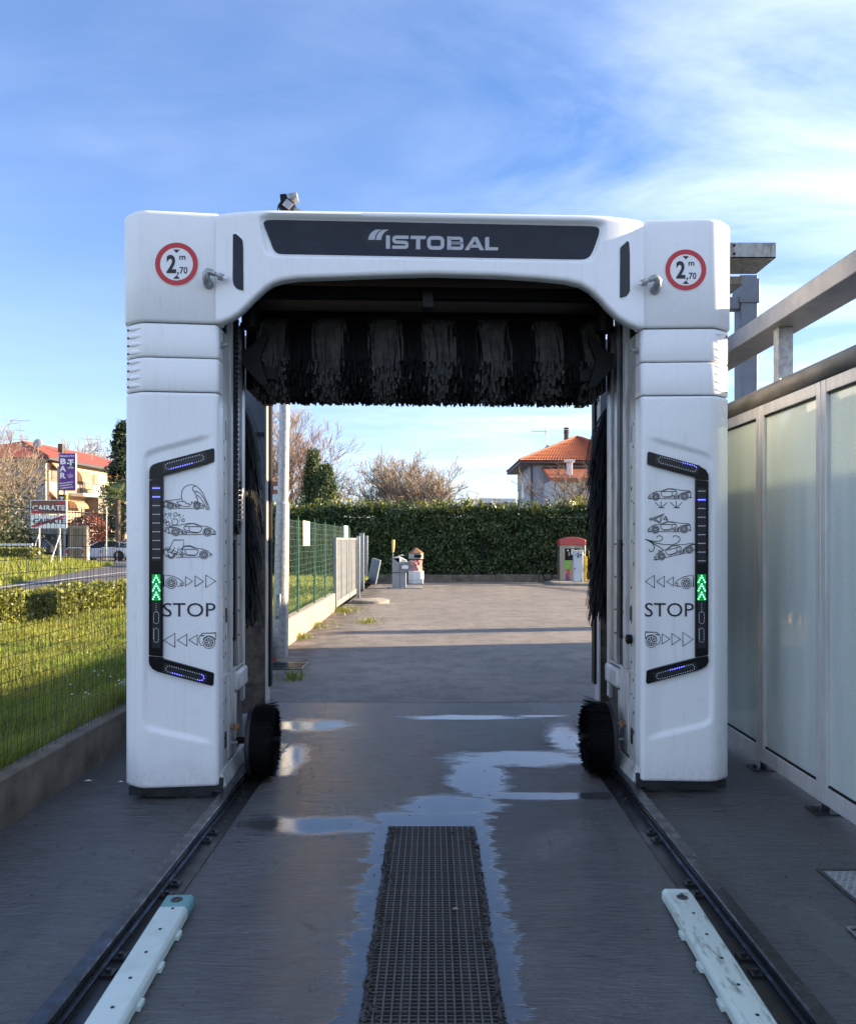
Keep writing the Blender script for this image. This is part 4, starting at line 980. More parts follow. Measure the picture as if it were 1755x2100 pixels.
def wheel(mb, c, ro, ri, fn, w, k=1.0):
    stroke(mb, arc_pts(c, ro, 0, 342, 19), w, fn, True); stroke(mb, arc_pts(c, ri, 0, 340, 17), w * 1.2, fn, True)
    for a in range(0, 360, 45): stroke(mb, [(c[0] + ri * 0.28 * math.cos(R(a)), c[1] + ri * 0.28 * math.sin(R(a))), (c[0] + ri * 0.9 * math.cos(R(a)), c[1] + ri * 0.9 * math.sin(R(a)))], ri * 0.22, fn)
def draw_car(mb, T, w, skip=(), wheels=(0, 1)):
    for i, l in enumerate(CAR['lines']):
        if i not in skip: stroke(mb, l, w, T)
    for i in wheels: c, ro, ri = CAR['wheels'][i]; wheel(mb, c, ro, ri, T, w)
FI = FC(0.0022)
# --- left column: drawing units of the 280 x 380 source window at (600, 1900), scale 5.525
ZL = lambda x, y: FI((600 + x / 5.525) * 0.51271, (1900 + y / 5.525) * 0.51271)
LW = 13.5
pr = MB()
Tc = lambda x, y: ZL(305 + (x - 395) * 0.845, 675 + (y - 1253) * 0.845)
for i in (2, 5, 6, 7, 8, 9, 10, 11): stroke(pr, CAR['lines'][i], LW * 1.15, Tc)
stroke(pr, [(345, 563), (450, 560), (560, 545), (690, 528)], LW, ZL); stroke(pr, [(520, 738), (960, 735)], LW, ZL); stroke(pr, [(1110, 738), (1190, 730), (1200, 700), (1150, 640), (1060, 600), (1000, 580)], LW, ZL)
stroke(pr, [(720, 588), (600, 585), (592, 610), (640, 650), (705, 668)], LW, ZL)
for i in (0, 1):
    c, ro, ri = CAR['wheels'][i]; wheel(pr, c, ro, ri, Tc, LW * 1.15)
stroke(pr, [(725, 590), (700, 520), (692, 440), (710, 340), (760, 265), (830, 222), (920, 212), (1010, 235), (1090, 300), (1160, 390), (1230, 540), (1290, 680), (1315, 775)], LW, ZL)
stroke(pr, [(1020, 240), (960, 255), (935, 300), (950, 350), (1030, 358), (1100, 400), (1180, 500), (1240, 620), (1282, 775)], LW, ZL)
stroke(pr, [(1030, 375), (985, 385), (1005, 430), (1060, 455), (1120, 510), (1190, 620), (1255, 775)], LW, ZL)
stroke(pr, [(1040, 455), (1015, 480), (1050, 520), (1045, 560), (1065, 590), (1040, 600), (1000, 580), (970, 628), (925, 590), (905, 660), (870, 665), (845, 615), (830, 638), (790, 632), (775, 575), (745, 592), (720, 580)], LW, ZL)
pr.build('print_wave_over_car', M['ink'], G)
pr = MB(); draw_car(pr, ZL, LW)
for x, y, r_ in ((352, 863, 14), (437, 872, 32), (560, 870, 40), (646, 888, 19), (334, 1018, 32), (390, 1077, 40), (550, 1036, 69), (730, 998, 31), (372, 1176, 24), (340, 1233, 18)): stroke(pr, arc_pts((x, y), r_, 0, 338, 15), LW, ZL, True)
for x, y in ((314, 899), (388, 937), (458, 949), (532, 934), (674, 940), (652, 996), (404, 1026), (736, 898), (365, 1270)): pr.poly([ZL(x + 11 * math.cos(R(a)), y + 11 * math.sin(R(a))) for a in range(0, 360, 45)])
pr.build('print_bubbles_and_car', M['ink'], G)
pr = MB(); Tc = lambda x, y: ZL(305 + (x - 395) * 1.015, 1755 + (y - 1253) * 1.0)
draw_car(pr, Tc, LW, skip=(0, 2, 6, 7, 8), wheels=(1,))
stroke(pr, [(735, 1575), (800, 1560), (880, 1560), (960, 1590), (1040, 1620), (1180, 1640), (1270, 1680), (1340, 1735), (1375, 1780)], LW, ZL)
stroke(pr, [(450, 1608), (350, 1612), (310, 1660), (308, 1710), (330, 1770), (380, 1805)], LW, ZL)
stroke(pr, [(380, 1705), (440, 1620), (490, 1500), (520, 1435), (745, 1435), (735, 1550), (720, 1660), (690, 1765), (580, 1765), (590, 1740), (470, 1738), (490, 1705), (380, 1705)], LW, ZL)
stroke(pr, [(545, 1595), (520, 1660), (480, 1735)], LW, ZL); stroke(pr, [(630, 1605), (615, 1670), (580, 1765)], LW, ZL)
stroke(pr, arc_pts((468, 1755), 90, -25, 190, 14), LW, ZL); stroke(pr, arc_pts((468, 1755), 62, -10, 180, 10), LW * 1.8, ZL)
pr.build('print_cloth_over_car', M['ink'], G)
Z2 = lambda x, y: FI((500 + x / 4.2) * 0.51271, (2250 + y / 4.2) * 0.51271)
def arrows_fwd(T, w=10.5):
    mb = MB()
    stroke(mb, [(690, 398), (652, 398), (652, 208), (740, 220), (830, 238), (920, 285), (975, 330), (982, 365), (968, 388), (880, 400)], w, T)
    stroke(mb, [(975, 345), (930, 345), (932, 370), (960, 388)], w, T); wheel(mb, (778, 348), 90, 60, T, w)
    for x0, x1, yc, h in ((1015, 1135, 316, 78), (1177, 1315, 316, 90), (1357, 1522, 316, 106)): stroke(mb, [(x0, yc - h), (x1, yc), (x0, yc + h)], w, T, True)
    return mb
def arrows_back(T, w=10.5):
    mb = MB()
    stroke(mb, [(1520, 1305), (1522, 1185), (1300, 1190), (1265, 1225), (1240, 1275), (1245, 1330), (1275, 1390), (1305, 1395)], w, T)
    stroke(mb, [(1272, 1215), (1335, 1226), (1300, 1238), (1268, 1232)], w, T); stroke(mb, arc_pts((1410, 1346), 112, 205, 335, 10), w, T); wheel(mb, (1410, 1346), 100, 68, T, w)
    for x0, x1, yc, h in ((837, 650, 1308, 116), (1037, 878, 1306, 98), (1213, 1072, 1303, 86)): stroke(mb, [(x0, yc - h), (x1, yc), (x0, yc + h)], w, T, True)
    return mb
arrows_fwd(Z2).build('print_forward_arrows', M['ink'], G); arrows_back(Z2).build('print_back_arrows', M['ink'], G)
text_on(MB(), 'STOP', FI, 334.5, 442, 1265, 1236.6).build('print_stop', M['ink'], G)
# --- right column, mirrored drawings
Z3 = lambda x, y: FI((2540 + x / 5.25) * 0.51271, (1900 + y / 5.25) * 0.51271)
def mirr(T, x0, x1, yo, k, ky=None):       # car drawing mirrored into x0..x1
    ky = ky or k
    return lambda x, y: T(x1 - (x - 395) * k, yo + (y - 1253) * ky)
pr = MB(); kk = (1182 - 272) / 1060.0; draw_car(pr, mirr(Z3, 272, 1182, 445, kk), LW * 1.1, skip=())
for xo in (0, 318):
    for l in ([(420, 572), (540, 685)], [(543, 548), (543, 685)], [(672, 572), (548, 685)], [(486, 686), (618, 686)]): stroke(pr, [(a + xo, b) for a, b in l], LW, Z3)
pr.build('print_underbody_spray', M['ink'], G)
pr = MB(); draw_car(pr, mirr(Z3, 268, 1172, 1138, kk), LW * 1.1)
for l in ([(345, 915), (608, 815), (523, 1005), (345, 930), (410, 918), (545, 860), (608, 815)], [(545, 860), (523, 1005)], [(410, 918), (523, 1000)], [(280, 925), (345, 925)], [(325, 885), (325, 970)]): stroke(pr, l, LW, Z3)
stroke(pr, [(630, 858), (602, 930), (676, 958)], LW * 1.6, Z3, True)
pr.build('print_polish_beam', M['ink'], G)
pr = MB(); ca, sa = math.cos(R(-13)), math.sin(R(-13)); b_ = mirr(lambda x, y: (x, y), 380, 1290, 1625, kk)
def T3(x, y):
    q = b_(x, y); X_, Y_ = q[0] - 815, q[1] - 1625
    return Z3(815 + X_ * ca - Y_ * sa, 1640 + X_ * sa + Y_ * ca)
draw_car(pr, T3, LW * 1.1)
for l in ([(205, 1345), (320, 1380), (450, 1395), (540, 1380), (578, 1330), (560, 1290), (510, 1272), (465, 1290), (455, 1320)],
          [(205, 1345), (400, 1420), (600, 1460), (780, 1465), (880, 1430), (945, 1360), (920, 1300), (850, 1272), (800, 1285), (800, 1312)],
          [(205, 1345), (320, 1400), (390, 1470), (398, 1540), (370, 1600), (320, 1608), (290, 1580), (300, 1555)],
          [(205, 1345), (400, 1450), (540, 1530), (580, 1575), (550, 1610), (500, 1600), (495, 1570)]): stroke(pr, l, LW * 1.1, Z3)
pr.build('print_blow_drying', M['ink'], G)
mx_ = lambda T, xa, xb, xo0, xo1, yo: (lambda x, y: FI(xo0 + (x - xa) / (xb - xa) * (xo1 - xo0), y * 0.51271 / 4.2 + 2250 * 0.51271 + yo))
arrows_fwd(mx_(None, 1522, 652, 1323, 1421.5, 0.5)).build('print_forward_arrows', M['ink'], G)
arrows_back(mx_(None, 1522, 650, 1322.5, 1421, -2)).build('print_back_arrows', M['ink'], G)
text_on(MB(), 'STOP', FI, 1322, 1422.5, 1265, 1236.6).build('print_stop', M['ink'], G)

# ---- arch cover
AB = [(441, 657), (452, 657), (470, 652), (490, 641), (508, 625), (525, 609), (545, 592), (560, 583), (578, 577), (610, 572.5), (680, 570), (760, 567), (830, 565), (887, 563.5), (945, 565), (1020, 567), (1100, 572), (1160, 578),
      (1190, 585), (1212, 598), (1232, 616), (1250, 635), (1268, 650), (1290, 662), (1308, 667), (1329, 668)]
ABu = [uz(x, y, -0.04) for x, y in AB]
def zbot(u): return float(np.interp(u, [p[0] for p in ABu], [p[1] for p in ABu]))
RECP = [uz(x, y, -0.05) for x, y in ((529, 441), (1242, 455.5), (1215, 536), (546, 524))]
_a, _b = RECP[0], RECP[1]; _c = ((RECP[0][0] + RECP[2][0]) / 2, (RECP[0][1] + RECP[2][1]) / 2)
RSGN = 1.0 if (_c[0] - _a[0]) * (_b[1] - _a[1]) - (_c[1] - _a[1]) * (_b[0] - _a[0]) > 0 else -1.0
def rec_arch(u, z):
    n = 4; k = 0.022; ds = []
    for i in range(n):
        a, b = RECP[i], RECP[(i + 1) % n]; dx, dz = b[0] - a[0], b[1] - a[1]; l = math.hypot(dx, dz)
        ds.append(((u - a[0]) * dz - (z - a[1]) * dx) / l * RSGN)
    mn = min(ds); s = sum(math.exp(-min(30, (d_ - mn) / k)) for d_ in ds); d_ = mn - k * math.log(s)
    return 0.042 * smooth01(-0.012, 0.022, d_)
def archv(u, z=None):
    t = max(0.0, (abs(u) - 0.90) / 0.377)
    v = -0.065 + 0.070 * t ** 2.0
    if z is not None: v += rec_arch(u, z)
    return v
ZT = 3.486; rows = []
us = [-1.277 + 2.554 * i / 330 for i in range(331)]
for u in us:
    v0 = archv(u); zb = zbot(u); e = 1.277 - abs(u); zt = ZT - (0.03 * (1 - math.sqrt(max(0, 1 - (1 - e / 0.03) ** 2))) if e < 0.03 else 0)
    col = [(u, 0.80, zt - 0.004), (u, v0 + 0.06, zt), (u, v0 + 0.030, zt - 0.003), (u, v0 + 0.010, zt - 0.013), (u, v0 + 0.002, zt - 0.028)]
    za, zbm = zt - 0.04, zb + 0.024
    for i in range(56):
        z = za + (zbm - za) * i / 55; col.append((u, v0 + rec_arch(u, z), z))
    col += [(u, v0 + 0.003, zb + 0.012), (u, v0 + 0.010, zb + 0.004), (u, v0 + 0.026, zb), (u, v0 + 0.09, zb + 0.006), (u, v0 + 0.10, zb + 0.03)]
    rows.append(col)
mb = MB().grid(rows); n = len(rows[0])
for s_, r_ in ((-1, rows[0]), (1, rows[-1])): mb.grid([r_, [(p[0], max(p[1], 0.12), p[2]) for p in r_]])
mb.build('arch_cover', M['white'], G, smooth=True, angle=60)
def FA(eps, flat=None):
    def fn(px, py):
        v = -0.05
        for _ in range(4):
            u, z = uz(px, py, v); v = (archv(u) if flat is None else flat) - eps
        return (u, v, z)
    return fn
PV = -0.065 + 0.042
lp = fillet([(535.5, 445.3), (1238, 459), (1215, 532), (564, 520)], [1, 2, 16, 14], 6, closed=True)
panel = plate('name_panel', lp, FA(0.005, PV), 0.01, M['logo_panel'], G)
ZG = lambda x, y: FA(0.0065, PV)((1450 + x / 3.079) * 0.51271, (880 + y / 3.079) * 0.51271)
lg = MB()
for pl in ([(68, 240), (74, 205), (92, 170), (118, 142), (165, 115), (238, 115), (195, 138), (168, 172), (155, 205), (150, 241)], [(163, 242), (170, 205), (186, 168), (212, 140), (250, 116), (330, 116), (285, 136), (255, 165), (238, 200), (228, 243)],
           [(288, 185), (338, 187), (338, 351), (287, 350)], [(600, 190), (781, 193), (776, 222), (764, 234), (588, 231), (590, 203)], [(659, 231), (711, 232), (710, 358), (658, 357)],
           [(1508, 215), (1519, 208), (1559, 206), (1558, 331), (1669, 333), (1667, 371), (1508, 370)]): lg.poly([ZG(*p) for p in pl])
def thick(pts, w, rad=0, closed=False): stroke(lg, fillet(pts, rad, 6, closed) if rad else pts, w, ZG, closed)
thick([(566, 210), (386, 208), (386, 268), (546, 274), (546, 333), (364, 331)], 41, 30)
thick([(816, 216), (984, 218), (984, 341), (816, 340)], 46, 45, True)
thick([(1066, 365), (1066, 200)], 49); thick([(1066, 221), (1218, 222), (1218, 282), (1090, 281)], 38, 22); thick([(1090, 281), (1222, 282), (1222, 346), (1066, 344)], 40, 22)
for pl in ([(1255, 368), (1360, 205), (1388, 205), (1388, 240), (1310, 368)], [(1388, 205), (1412, 206), (1497, 370), (1442, 369), (1376, 240), (1388, 220)], [(1330, 300), (1410, 301), (1428, 338), (1318, 337)]): lg.poly([ZG(*p) for p in pl])
lg.build('name_lettering', M['silver_print'], panel)
for pl, s_ in (([(477.5, 481), (480, 479), (484, 479), (497, 491), (498.5, 510), (499, 596), (486, 592), (479, 584), (477, 572)], -1), ([(1271.6, 507), (1287, 493), (1290, 497), (1291.5, 520), (1291.6, 597), (1285, 607), (1271, 611)], 1)):
    cxm = sum(p[0] for p in pl) / len(pl); cym = sum(p[1] for p in pl) / len(pl)
    plate('side_lamp_bezel', fillet([(cxm + (x - cxm) * 1.22, cym + (y - cym) * 1.05) for x, y in pl], 3, 3, True), FA(0.002), 0.02, M['white'], G)
    plate('side_lamp', fillet(pl, 3, 3, True), FA(0.005), 0.02, M['logo_panel'] if s_ < 0 else M['lens'], G)

# ---- inside of the arch: ceiling, beam, top brush
MB().box(-1.24, 1.24, 0.10, 1.62, 3.22, 3.44).build('ceiling_box', M['black'], G)
MB().box(-1.24, 1.24, 1.62, 1.72, 2.95, 3.40).build('rear_beam', M['dark_metal'], G)
MB().box(-1.1, 1.1, 0.32, 0.40, 3.09, 3.16).build('cross_beam', M['black'], G, bevel=0.005)
MB().box(-0.05, 0.02, 0.28, 0.40, 3.02, 3.12).build('beam_bracket', M['dark_metal'], G, bevel=0.004)
hubv, hubz = 0.74, 3.015
tb = MB().cyl((-1.13, hubv, hubz), (1.15, hubv, hubz), 0.10, n=24).build('top_brush', M['black'], G, smooth=True)
for s_ in (-1, 1):
    ar = [(s_ * 1.22, 0.45, 2.78), (s_ * 1.175, 0.45, 2.79), (s_ * 1.06, 0.45, 2.90), (s_ * 1.05, 0.45, 2.86), (s_ * 1.10, 0.45, 2.73), (s_ * 1.045, 0.45, 2.555), (s_ * 1.09, 0.45, 2.55), (s_ * 1.21, 0.45, 2.68)]
    MB().prism(ar, (0, 0.05, 0)).build('brush_arm', M['black'], G, bevel=0.004)
    MB().box(min(s_ * 1.0, s_ * 1.12), max(s_ * 1.0, s_ * 1.12), 0.50, 0.95, 2.60, 2.68).build('brush_arm', M['black'], G, bevel=0.004)
    MB().cyl((s_ * 1.17, 0.5, 2.95), (s_ * 1.17, 0.5, 3.18), 0.055, n=14).cyl((s_ * 1.17, 0.5, 2.93), (s_ * 1.17, 0.5, 2.96), 0.065, n=14).build('lift_motor', M['black'], G, smooth=True)
    MB().tube([(s_ * 1.0, 0.2, 3.13), (s_ * 1.02, 0.18, 3.10), (s_ * 1.02, 0.18, 3.06), (s_ * 1.06, 0.18, 3.055)], 0.006, 6).build('spray_pipe', M['copper'], G)
for s_ in (-1, 1): MB().box(min(s_ * 1.19, s_ * 1.262), max(s_ * 1.19, s_ * 1.262), 0.84, 1.55, 2.60, 3.22).build('side_housing', M['black'], G)
def top_bristles(name, u, m, par, ln=0.365):
    n = len(u); an = rng.uniform(0, 2 * np.pi, n); L = rng.uniform(ln - 0.02, ln + 0.02, n); K = 8; t = np.linspace(0, 1, K)[None, :]
    out = 0.10 + L[:, None] * (0.62 * t - 0.24 * t * t)
    cv = hubv + out * np.cos(an)[:, None]; cz = hubz + out * np.sin(an)[:, None] * np.where(np.sin(an)[:, None] > 0, 0.45, 1.0) - L[:, None] * 0.78 * t ** 1.55
    cu = u[:, None] + rng.normal(0, 0.022, n)[:, None] * t ** 1.5 + 0.006 * np.sin(t * 5 + an[:, None] * 3)
    w = (0.0052 + rng.random(n) * 0.0022)[:, None]; tw = rng.normal(0, 0.35, n)[:, None]
    ou = w * np.cos(tw); ov = w * np.sin(tw)
    A = np.stack([cu - ou, cv - ov, cz], 2); B = np.stack([cu + ou, cv + ov, cz], 2)
    q = np.stack([A[:, :-1], B[:, :-1], B[:, 1:], A[:, 1:]], 2).reshape(-1, 3)
    return stuff(np_mesh(name, q, 4, m, par))
cent = [-1.03, -0.665, -0.29, 0.075, 0.43, 0.80, 1.10]; uu = rng.uniform(-1.13, 1.15, 12000)
grey = np.zeros(len(uu), bool)
for c_ in cent: grey |= np.abs(uu - c_ + rng.normal(0, 0.022, len(uu))) < 0.066 + 0.02 * math.sin(c_ * 17)
top_bristles('black_bristles', uu[~grey], M['bristle_black'], tb); ug = uu[grey]; gsel = rng.random(len(ug)) < 0.06 * (ug < -0.8) + 0.004
top_bristles('grey_bristles', ug[~gsel], M['bristle_grey'], tb); top_bristles('green_bristles', ug[gsel], M['bristle_green'], tb)

# ---- cable chain in the left guide
ch = MB().box(-1.275, -1.262, 0.43, 0.55, 1.60, 3.05).build('cable_chain', M['black'], G)
lm = MB().box(-0.010, 0.010, -0.020, 0.020, -0.013, 0.013); lm.box(0.0102, 0.0125, -0.008, 0.008, -0.008, 0.008); lme = lm.mesh('chain_link'); lme.materials.append(M['dark_metal']); 
lm2 = MB().box(0.0, 0.004, -0.009, 0.009, -0.008, 0.008).mesh('link_window'); lm2.materials.append(M['grey_paint'])
z = 3.0; k = 0
while z > 1.68:
    o = link('chain_link', lme, ch); o.location = (-1.252, 0.470, z); o2 = link('link_window', lm2, ch); o2.location = (-1.2395, 0.468, z); z -= 0.0325
for k in range(12):
    a = math.pi * k / 11; o = link('chain_link', lme, ch); o.location = (-1.252, 0.525 - 0.055 * math.cos(a), 1.665 - 0.06 * math.sin(a)); o.rotation_euler = (a, 0, 0)
z = 1.70
while z < 1.95:
    o = link('chain_link', lme, ch); o.location = (-1.252, 0.58, z); o2 = link('link_window', lm2, ch); o2.location = (-1.2395, 0.578, z); z += 0.0325
MB().tube([(-1.25, 0.545, 2.08), (-1.245, 0.575, 2.04), (-1.245, 0.60, 1.95), (-1.245, 0.60, 1.85)], 0.006, 6).build('cable', M['grey_paint'], G)

# ---- camera unit on the arch
cu = uz(590, 425, 0.02); cp = Vector((cu[0], 0.03, ZT))
r1 = Matrix.Rotation(R(-38), 3, 'Y'); 
cmr = MB().obox(cp + Vector((-0.005, 0, 0.045)), (0.075, 0.09, 0.075), Matrix.Rotation(R(35), 3, 'Y')).build('roof_sensor', M['black'], G, bevel=0.006)
MB().obox(cp + Vector((0.006, -0.048, 0.042)), (0.048, 0.006, 0.045), Matrix.Rotation(R(38), 3, 'Y')).build('front_plate', M['galv'], cmr)
MB().obox(cp + Vector((-0.022, 0, 0.088)), (0.040, 0.07, 0.045), Matrix.Rotation(R(-6), 3, 'Y')).build('rear_box', M['black'], cmr, bevel=0.004)
MB().obox(cp + Vector((0.032, 0, 0.098)), (0.055, 0.08, 0.035), Matrix.Rotation(R(-12), 3, 'Y')).build('lamp_head', M['galv'], cmr, bevel=0.003)
MB().obox(cp + Vector((0.038, 0.0, 0.040)), (0.022, 0.03, 0.12), Matrix.Rotation(R(-38), 3, 'Y')).build('bracket_arm', M['galv'], cmr)
MB().obox(cp + Vector((0.085, 0, 0.010)), (0.05, 0.05, 0.02), Matrix.Rotation(R(20), 3, 'Y')).build('foot_plate', M['galv'], cmr)
MB().tube([cp + Vector(p) for p in ((-0.035, 0, 0.07), (-0.06, 0, 0.045), (-0.062, 0, 0.022), (-0.045, 0, 0.014), (-0.03, 0, 0.02))], 0.0035, 6).build('cable', M['black'], cmr)

# ================================================================== GLASS WALL AND STEEL FRAME ON THE RIGHT
gm = bpy.data.materials.new('scaled_glass'); gm.use_nodes = True; nt, lk = nodes_of(gm); nt.remove(nt['Principled BSDF']); out = nt['Material Output']
tcn = nt.new('ShaderNodeTexCoord'); mpn = nt.new('ShaderNodeMapping'); lk.new(tcn.outputs['Object'], mpn.inputs[0]); mpn.inputs['Scale'].default_value = (3.0, 3.0, 0.30)
na = nt.new('ShaderNodeTexNoise'); na.inputs['Scale'].default_value = 2.2; na.inputs['Detail'].default_value = 6; lk.new(mpn.outputs[0], na.inputs['Vector'])
nb_ = nt.new('ShaderNodeTexNoise'); nb_.inputs['Scale'].default_value = 85; nb_.inputs['Detail'].default_value = 3; lk.new(tcn.outputs['Object'], nb_.inputs['Vector'])
mul = nt.new('ShaderNodeMath'); mul.operation = 'MULTIPLY'; lk.new(na.outputs[0], mul.inputs[0]); lk.new(nb_.outputs[0], mul.inputs[1])
mrr = nt.new('ShaderNodeMapRange'); lk.new(mul.outputs[0], mrr.inputs[0]); mrr.inputs[1].default_value = 0.15; mrr.inputs[2].default_value = 0.42; mrr.inputs[3].default_value = 0.74; mrr.inputs[4].default_value = 0.95
tr = nt.new('ShaderNodeBsdfTransparent'); tr.inputs[0].default_value = (0.78, 0.90, 0.84, 1)
df = nt.new('ShaderNodeBsdfDiffuse'); df.inputs[0].default_value = (0.86, 0.94, 0.91, 1)
tl = nt.new('ShaderNodeBsdfTranslucent'); tl.inputs[0].default_value = (0.74, 0.84, 0.74, 1)
add = nt.new('ShaderNodeMixShader'); add.inputs[0].default_value = 0.22; lk.new(df.outputs[0], add.inputs[1]); lk.new(tl.outputs[0], add.inputs[2])
m1_ = nt.new('ShaderNodeMixShader'); lk.new(mrr.outputs[0], m1_.inputs[0]); lk.new(tr.outputs[0], m1_.inputs[1]); lk.new(add.outputs[0], m1_.inputs[2])
gl_ = nt.new('ShaderNodeBsdfGlossy'); gl_.inputs['Roughness'].default_value = 0.04
fr_ = nt.new('ShaderNodeFresnel'); fr_.inputs[0].default_value = 1.45
m2_ = nt.new('ShaderNodeMixShader'); lk.new(fr_.outputs[0], m2_.inputs[0]); lk.new(m1_.outputs[0], m2_.inputs[1]); lk.new(gl_.outputs[0], m2_.inputs[2]); lk.new(m2_.outputs[0], out.inputs[0])
M['glass'] = gm

GXW = 2.24
gw_ = thing('glass_partition', 'aluminium framed partition of limescaled glass panels along the right side', 'glass wall')
def gpanel(y0, y1):
    f = 0.055; fb = 0.10; z0, z1 = 0.055, 2.455
    MB().box(GXW - 0.03, GXW + 0.03, y0, y0 + f, z0, z1).build('frame_post', M['alu_frame'], gw_, bevel=0.004)
    MB().box(GXW - 0.03, GXW + 0.03, y1 - f, y1, z0, z1).build('frame_post', M['alu_frame'], gw_, bevel=0.004)
    MB().box(GXW - 0.028, GXW + 0.028, y0 + f, y1 - f, z0, z0 + fb).build('bottom_rail', M['alu_frame'], gw_, bevel=0.004)
    MB().box(GXW - 0.028, GXW + 0.028, y0 + f, y1 - f, z1 - 0.075, z1).build('top_rail', M['alu_frame'], gw_, bevel=0.004)
    p = MB().box(GXW - 0.004, GXW + 0.004, y0 + f - 0.004, y1 - f + 0.004, z0 + fb - 0.004, z1 - 0.072).build('pane', M['glass'], gw_)
    for za, zb_ in ((z0 + fb, z0 + fb + 0.012), (z1 - 0.087, z1 - 0.075)): MB().box(GXW - 0.016, GXW - 0.006, y0 + f, y1 - f, za, zb_).build('gasket', M['black'], p)
ys = [1.10, 2.22, 3.36, 4.50, 5.345, 6.46, 7.58]
for a, b in zip(ys, ys[1:]): gpanel(a + 0.003, b - 0.003)
for y in ys[1:]:
    MB().box(GXW - 0.09, GXW + 0.09, y - 0.07, y + 0.07, 0.0, 0.012).cyl((GXW, y, 0.012), (GXW, y, 0.06), 0.022, n=10).cyl((GXW - 0.06, y, 0.012), (GXW - 0.06, y, 0.03), 0.012, n=6).build('foot', M['rail_dark'], gw_, bevel=0.002)
sf = thing('overhead_framework', 'grey steel framework with weathered tube and flat beam above the glass partition', 'steelwork')
MB().cyl((GXW + 0.0, 0.6, 2.518), (GXW + 0.0, 8.2, 2.518), 0.060, n=22).build('tube', M['tube'], sf, smooth=True)
bm_ = MB().box(GXW, GXW + 0.25, 0.5, 8.0, 2.967, 3.090).build('beam', M['beam'], sf, bevel=0.006)
for y in (4.0, 5.3, 6.5): MB().lathe([(0.0, 0), (0.028, 0), (0.028, -0.0015), (0.0, -0.0015)], (GXW + 0.12, y, 2.966), 14).build('drain_hole', M['black'], bm_)
MB().box(GXW + 0.06, GXW + 0.155, 5.25, 5.33, 2.57, 2.965).build('upright', M['galv'], sf)
MB().box(GXW + 0.03, GXW + 0.20, 5.20, 5.38, 2.578, 2.592).build('upright_foot', M['galv'], sf)
for k in (0.05, 0.18): MB().cyl((GXW + k, 5.22, 2.592), (GXW + k, 5.22, 2.615), 0.012, n=6).build('bolt', M['galv'], sf)
MB().box(GXW - 0.25, GXW + 0.10, 6.45, 6.51, 2.84, 2.90).build('strut', M['galv_dirty'], sf)
pf = thing('steel_post', 'blue grey steel post with a galvanised channel on top, right of gantry', 'post')
MB().box(3.08, 3.25, 7.9, 8.07, 0.0, 4.20).build('post', M['steel_blue'], pf, bevel=0.006); MB().box(3.065, 3.265, 7.885, 8.085, 3.92, 4.16).build('collar', M['steel_blue'], pf, bevel=0.004)
MB().box(2.30, 3.07, 7.90, 8.02, 3.86, 3.98).build('cross_arm', M['steel_blue'], pf, bevel=0.004)
MB().box(1.8, 3.05, 7.02, 7.03, 4.055, 4.19).box(1.8, 3.05, 7.02, 7.45, 4.055, 4.063).box(1.8, 3.05, 7.44, 7.45, 4.06, 4.19).build('channel', M['galv_dirty'], pf)
for x, z in ((2.68, 4.165), (2.68, 4.09)): MB().lathe([(0.012, 0), (0.012, 0.003)], (0, 0, 0), 8).build('hole', M['black'], pf).matrix_local = Matrix.Translation((x, 7.018, z)) @ Matrix.Rotation(R(90), 4, 'X')
MB().box(2.2, 2.95, 7.5, 7.86, 3.98, 4.05).build('cable_tray', M['galv_dirty'], pf)
# bay on the far side of the glass: added pale partition and a tall cabinet, blurred by the limescale
cb = thing('wash_cabinet', 'grey upright equipment cabinet seen through the limescaled glass', 'cabinet')
MB().box(2.92, 3.42, 6.5, 7.0, 0.0, 2.25).build('body', M['grey_paint'], cb, bevel=0.01); MB().box(2.97, 3.37, 6.49, 6.497, 0.25, 2.1).build('door', M['blue_panel'], cb, bevel=0.004); MB().box(2.99, 3.01, 6.475, 6.489, 1.0, 1.2).build('handle', M['black'], cb)
rbx = thing('red_box', 'faded red box behind the glass beside the right column', 'box')
MB().box(2.84, 3.02, 7.45, 7.7, 1.08, 1.42).build('body', M['coral'], rbx, bevel=0.02); MB().box(2.86, 3.0, 7.44, 7.449, 1.12, 1.38).build('lid', M['coral'], rbx); MB().box(2.9, 2.95, 7.55, 7.6, 0, 1.08).build('stand', M['grey_paint'], rbx)

dv = thing('bright_divider', 'pale panelled divider added behind the glass to brighten it', 'divider')  # made-up pale wall, added so the glass before it looks brighter
for k in range(9): MB().box(5.6, 5.66, 1.0 + 1.25 * k + 0.02, 2.25 + 1.25 * k - 0.02, 0.12, 2.25).build('panel', M['white_paint'], dv, bevel=0.005)
MB().box(5.58, 5.68, 1.0, 12.25, 2.25, 2.33).build('top_rail', M['alu_frame'], dv); MB().box(5.58, 5.68, 1.0, 12.25, 0.0, 0.12).build('bottom_rail', M['concrete'], dv)
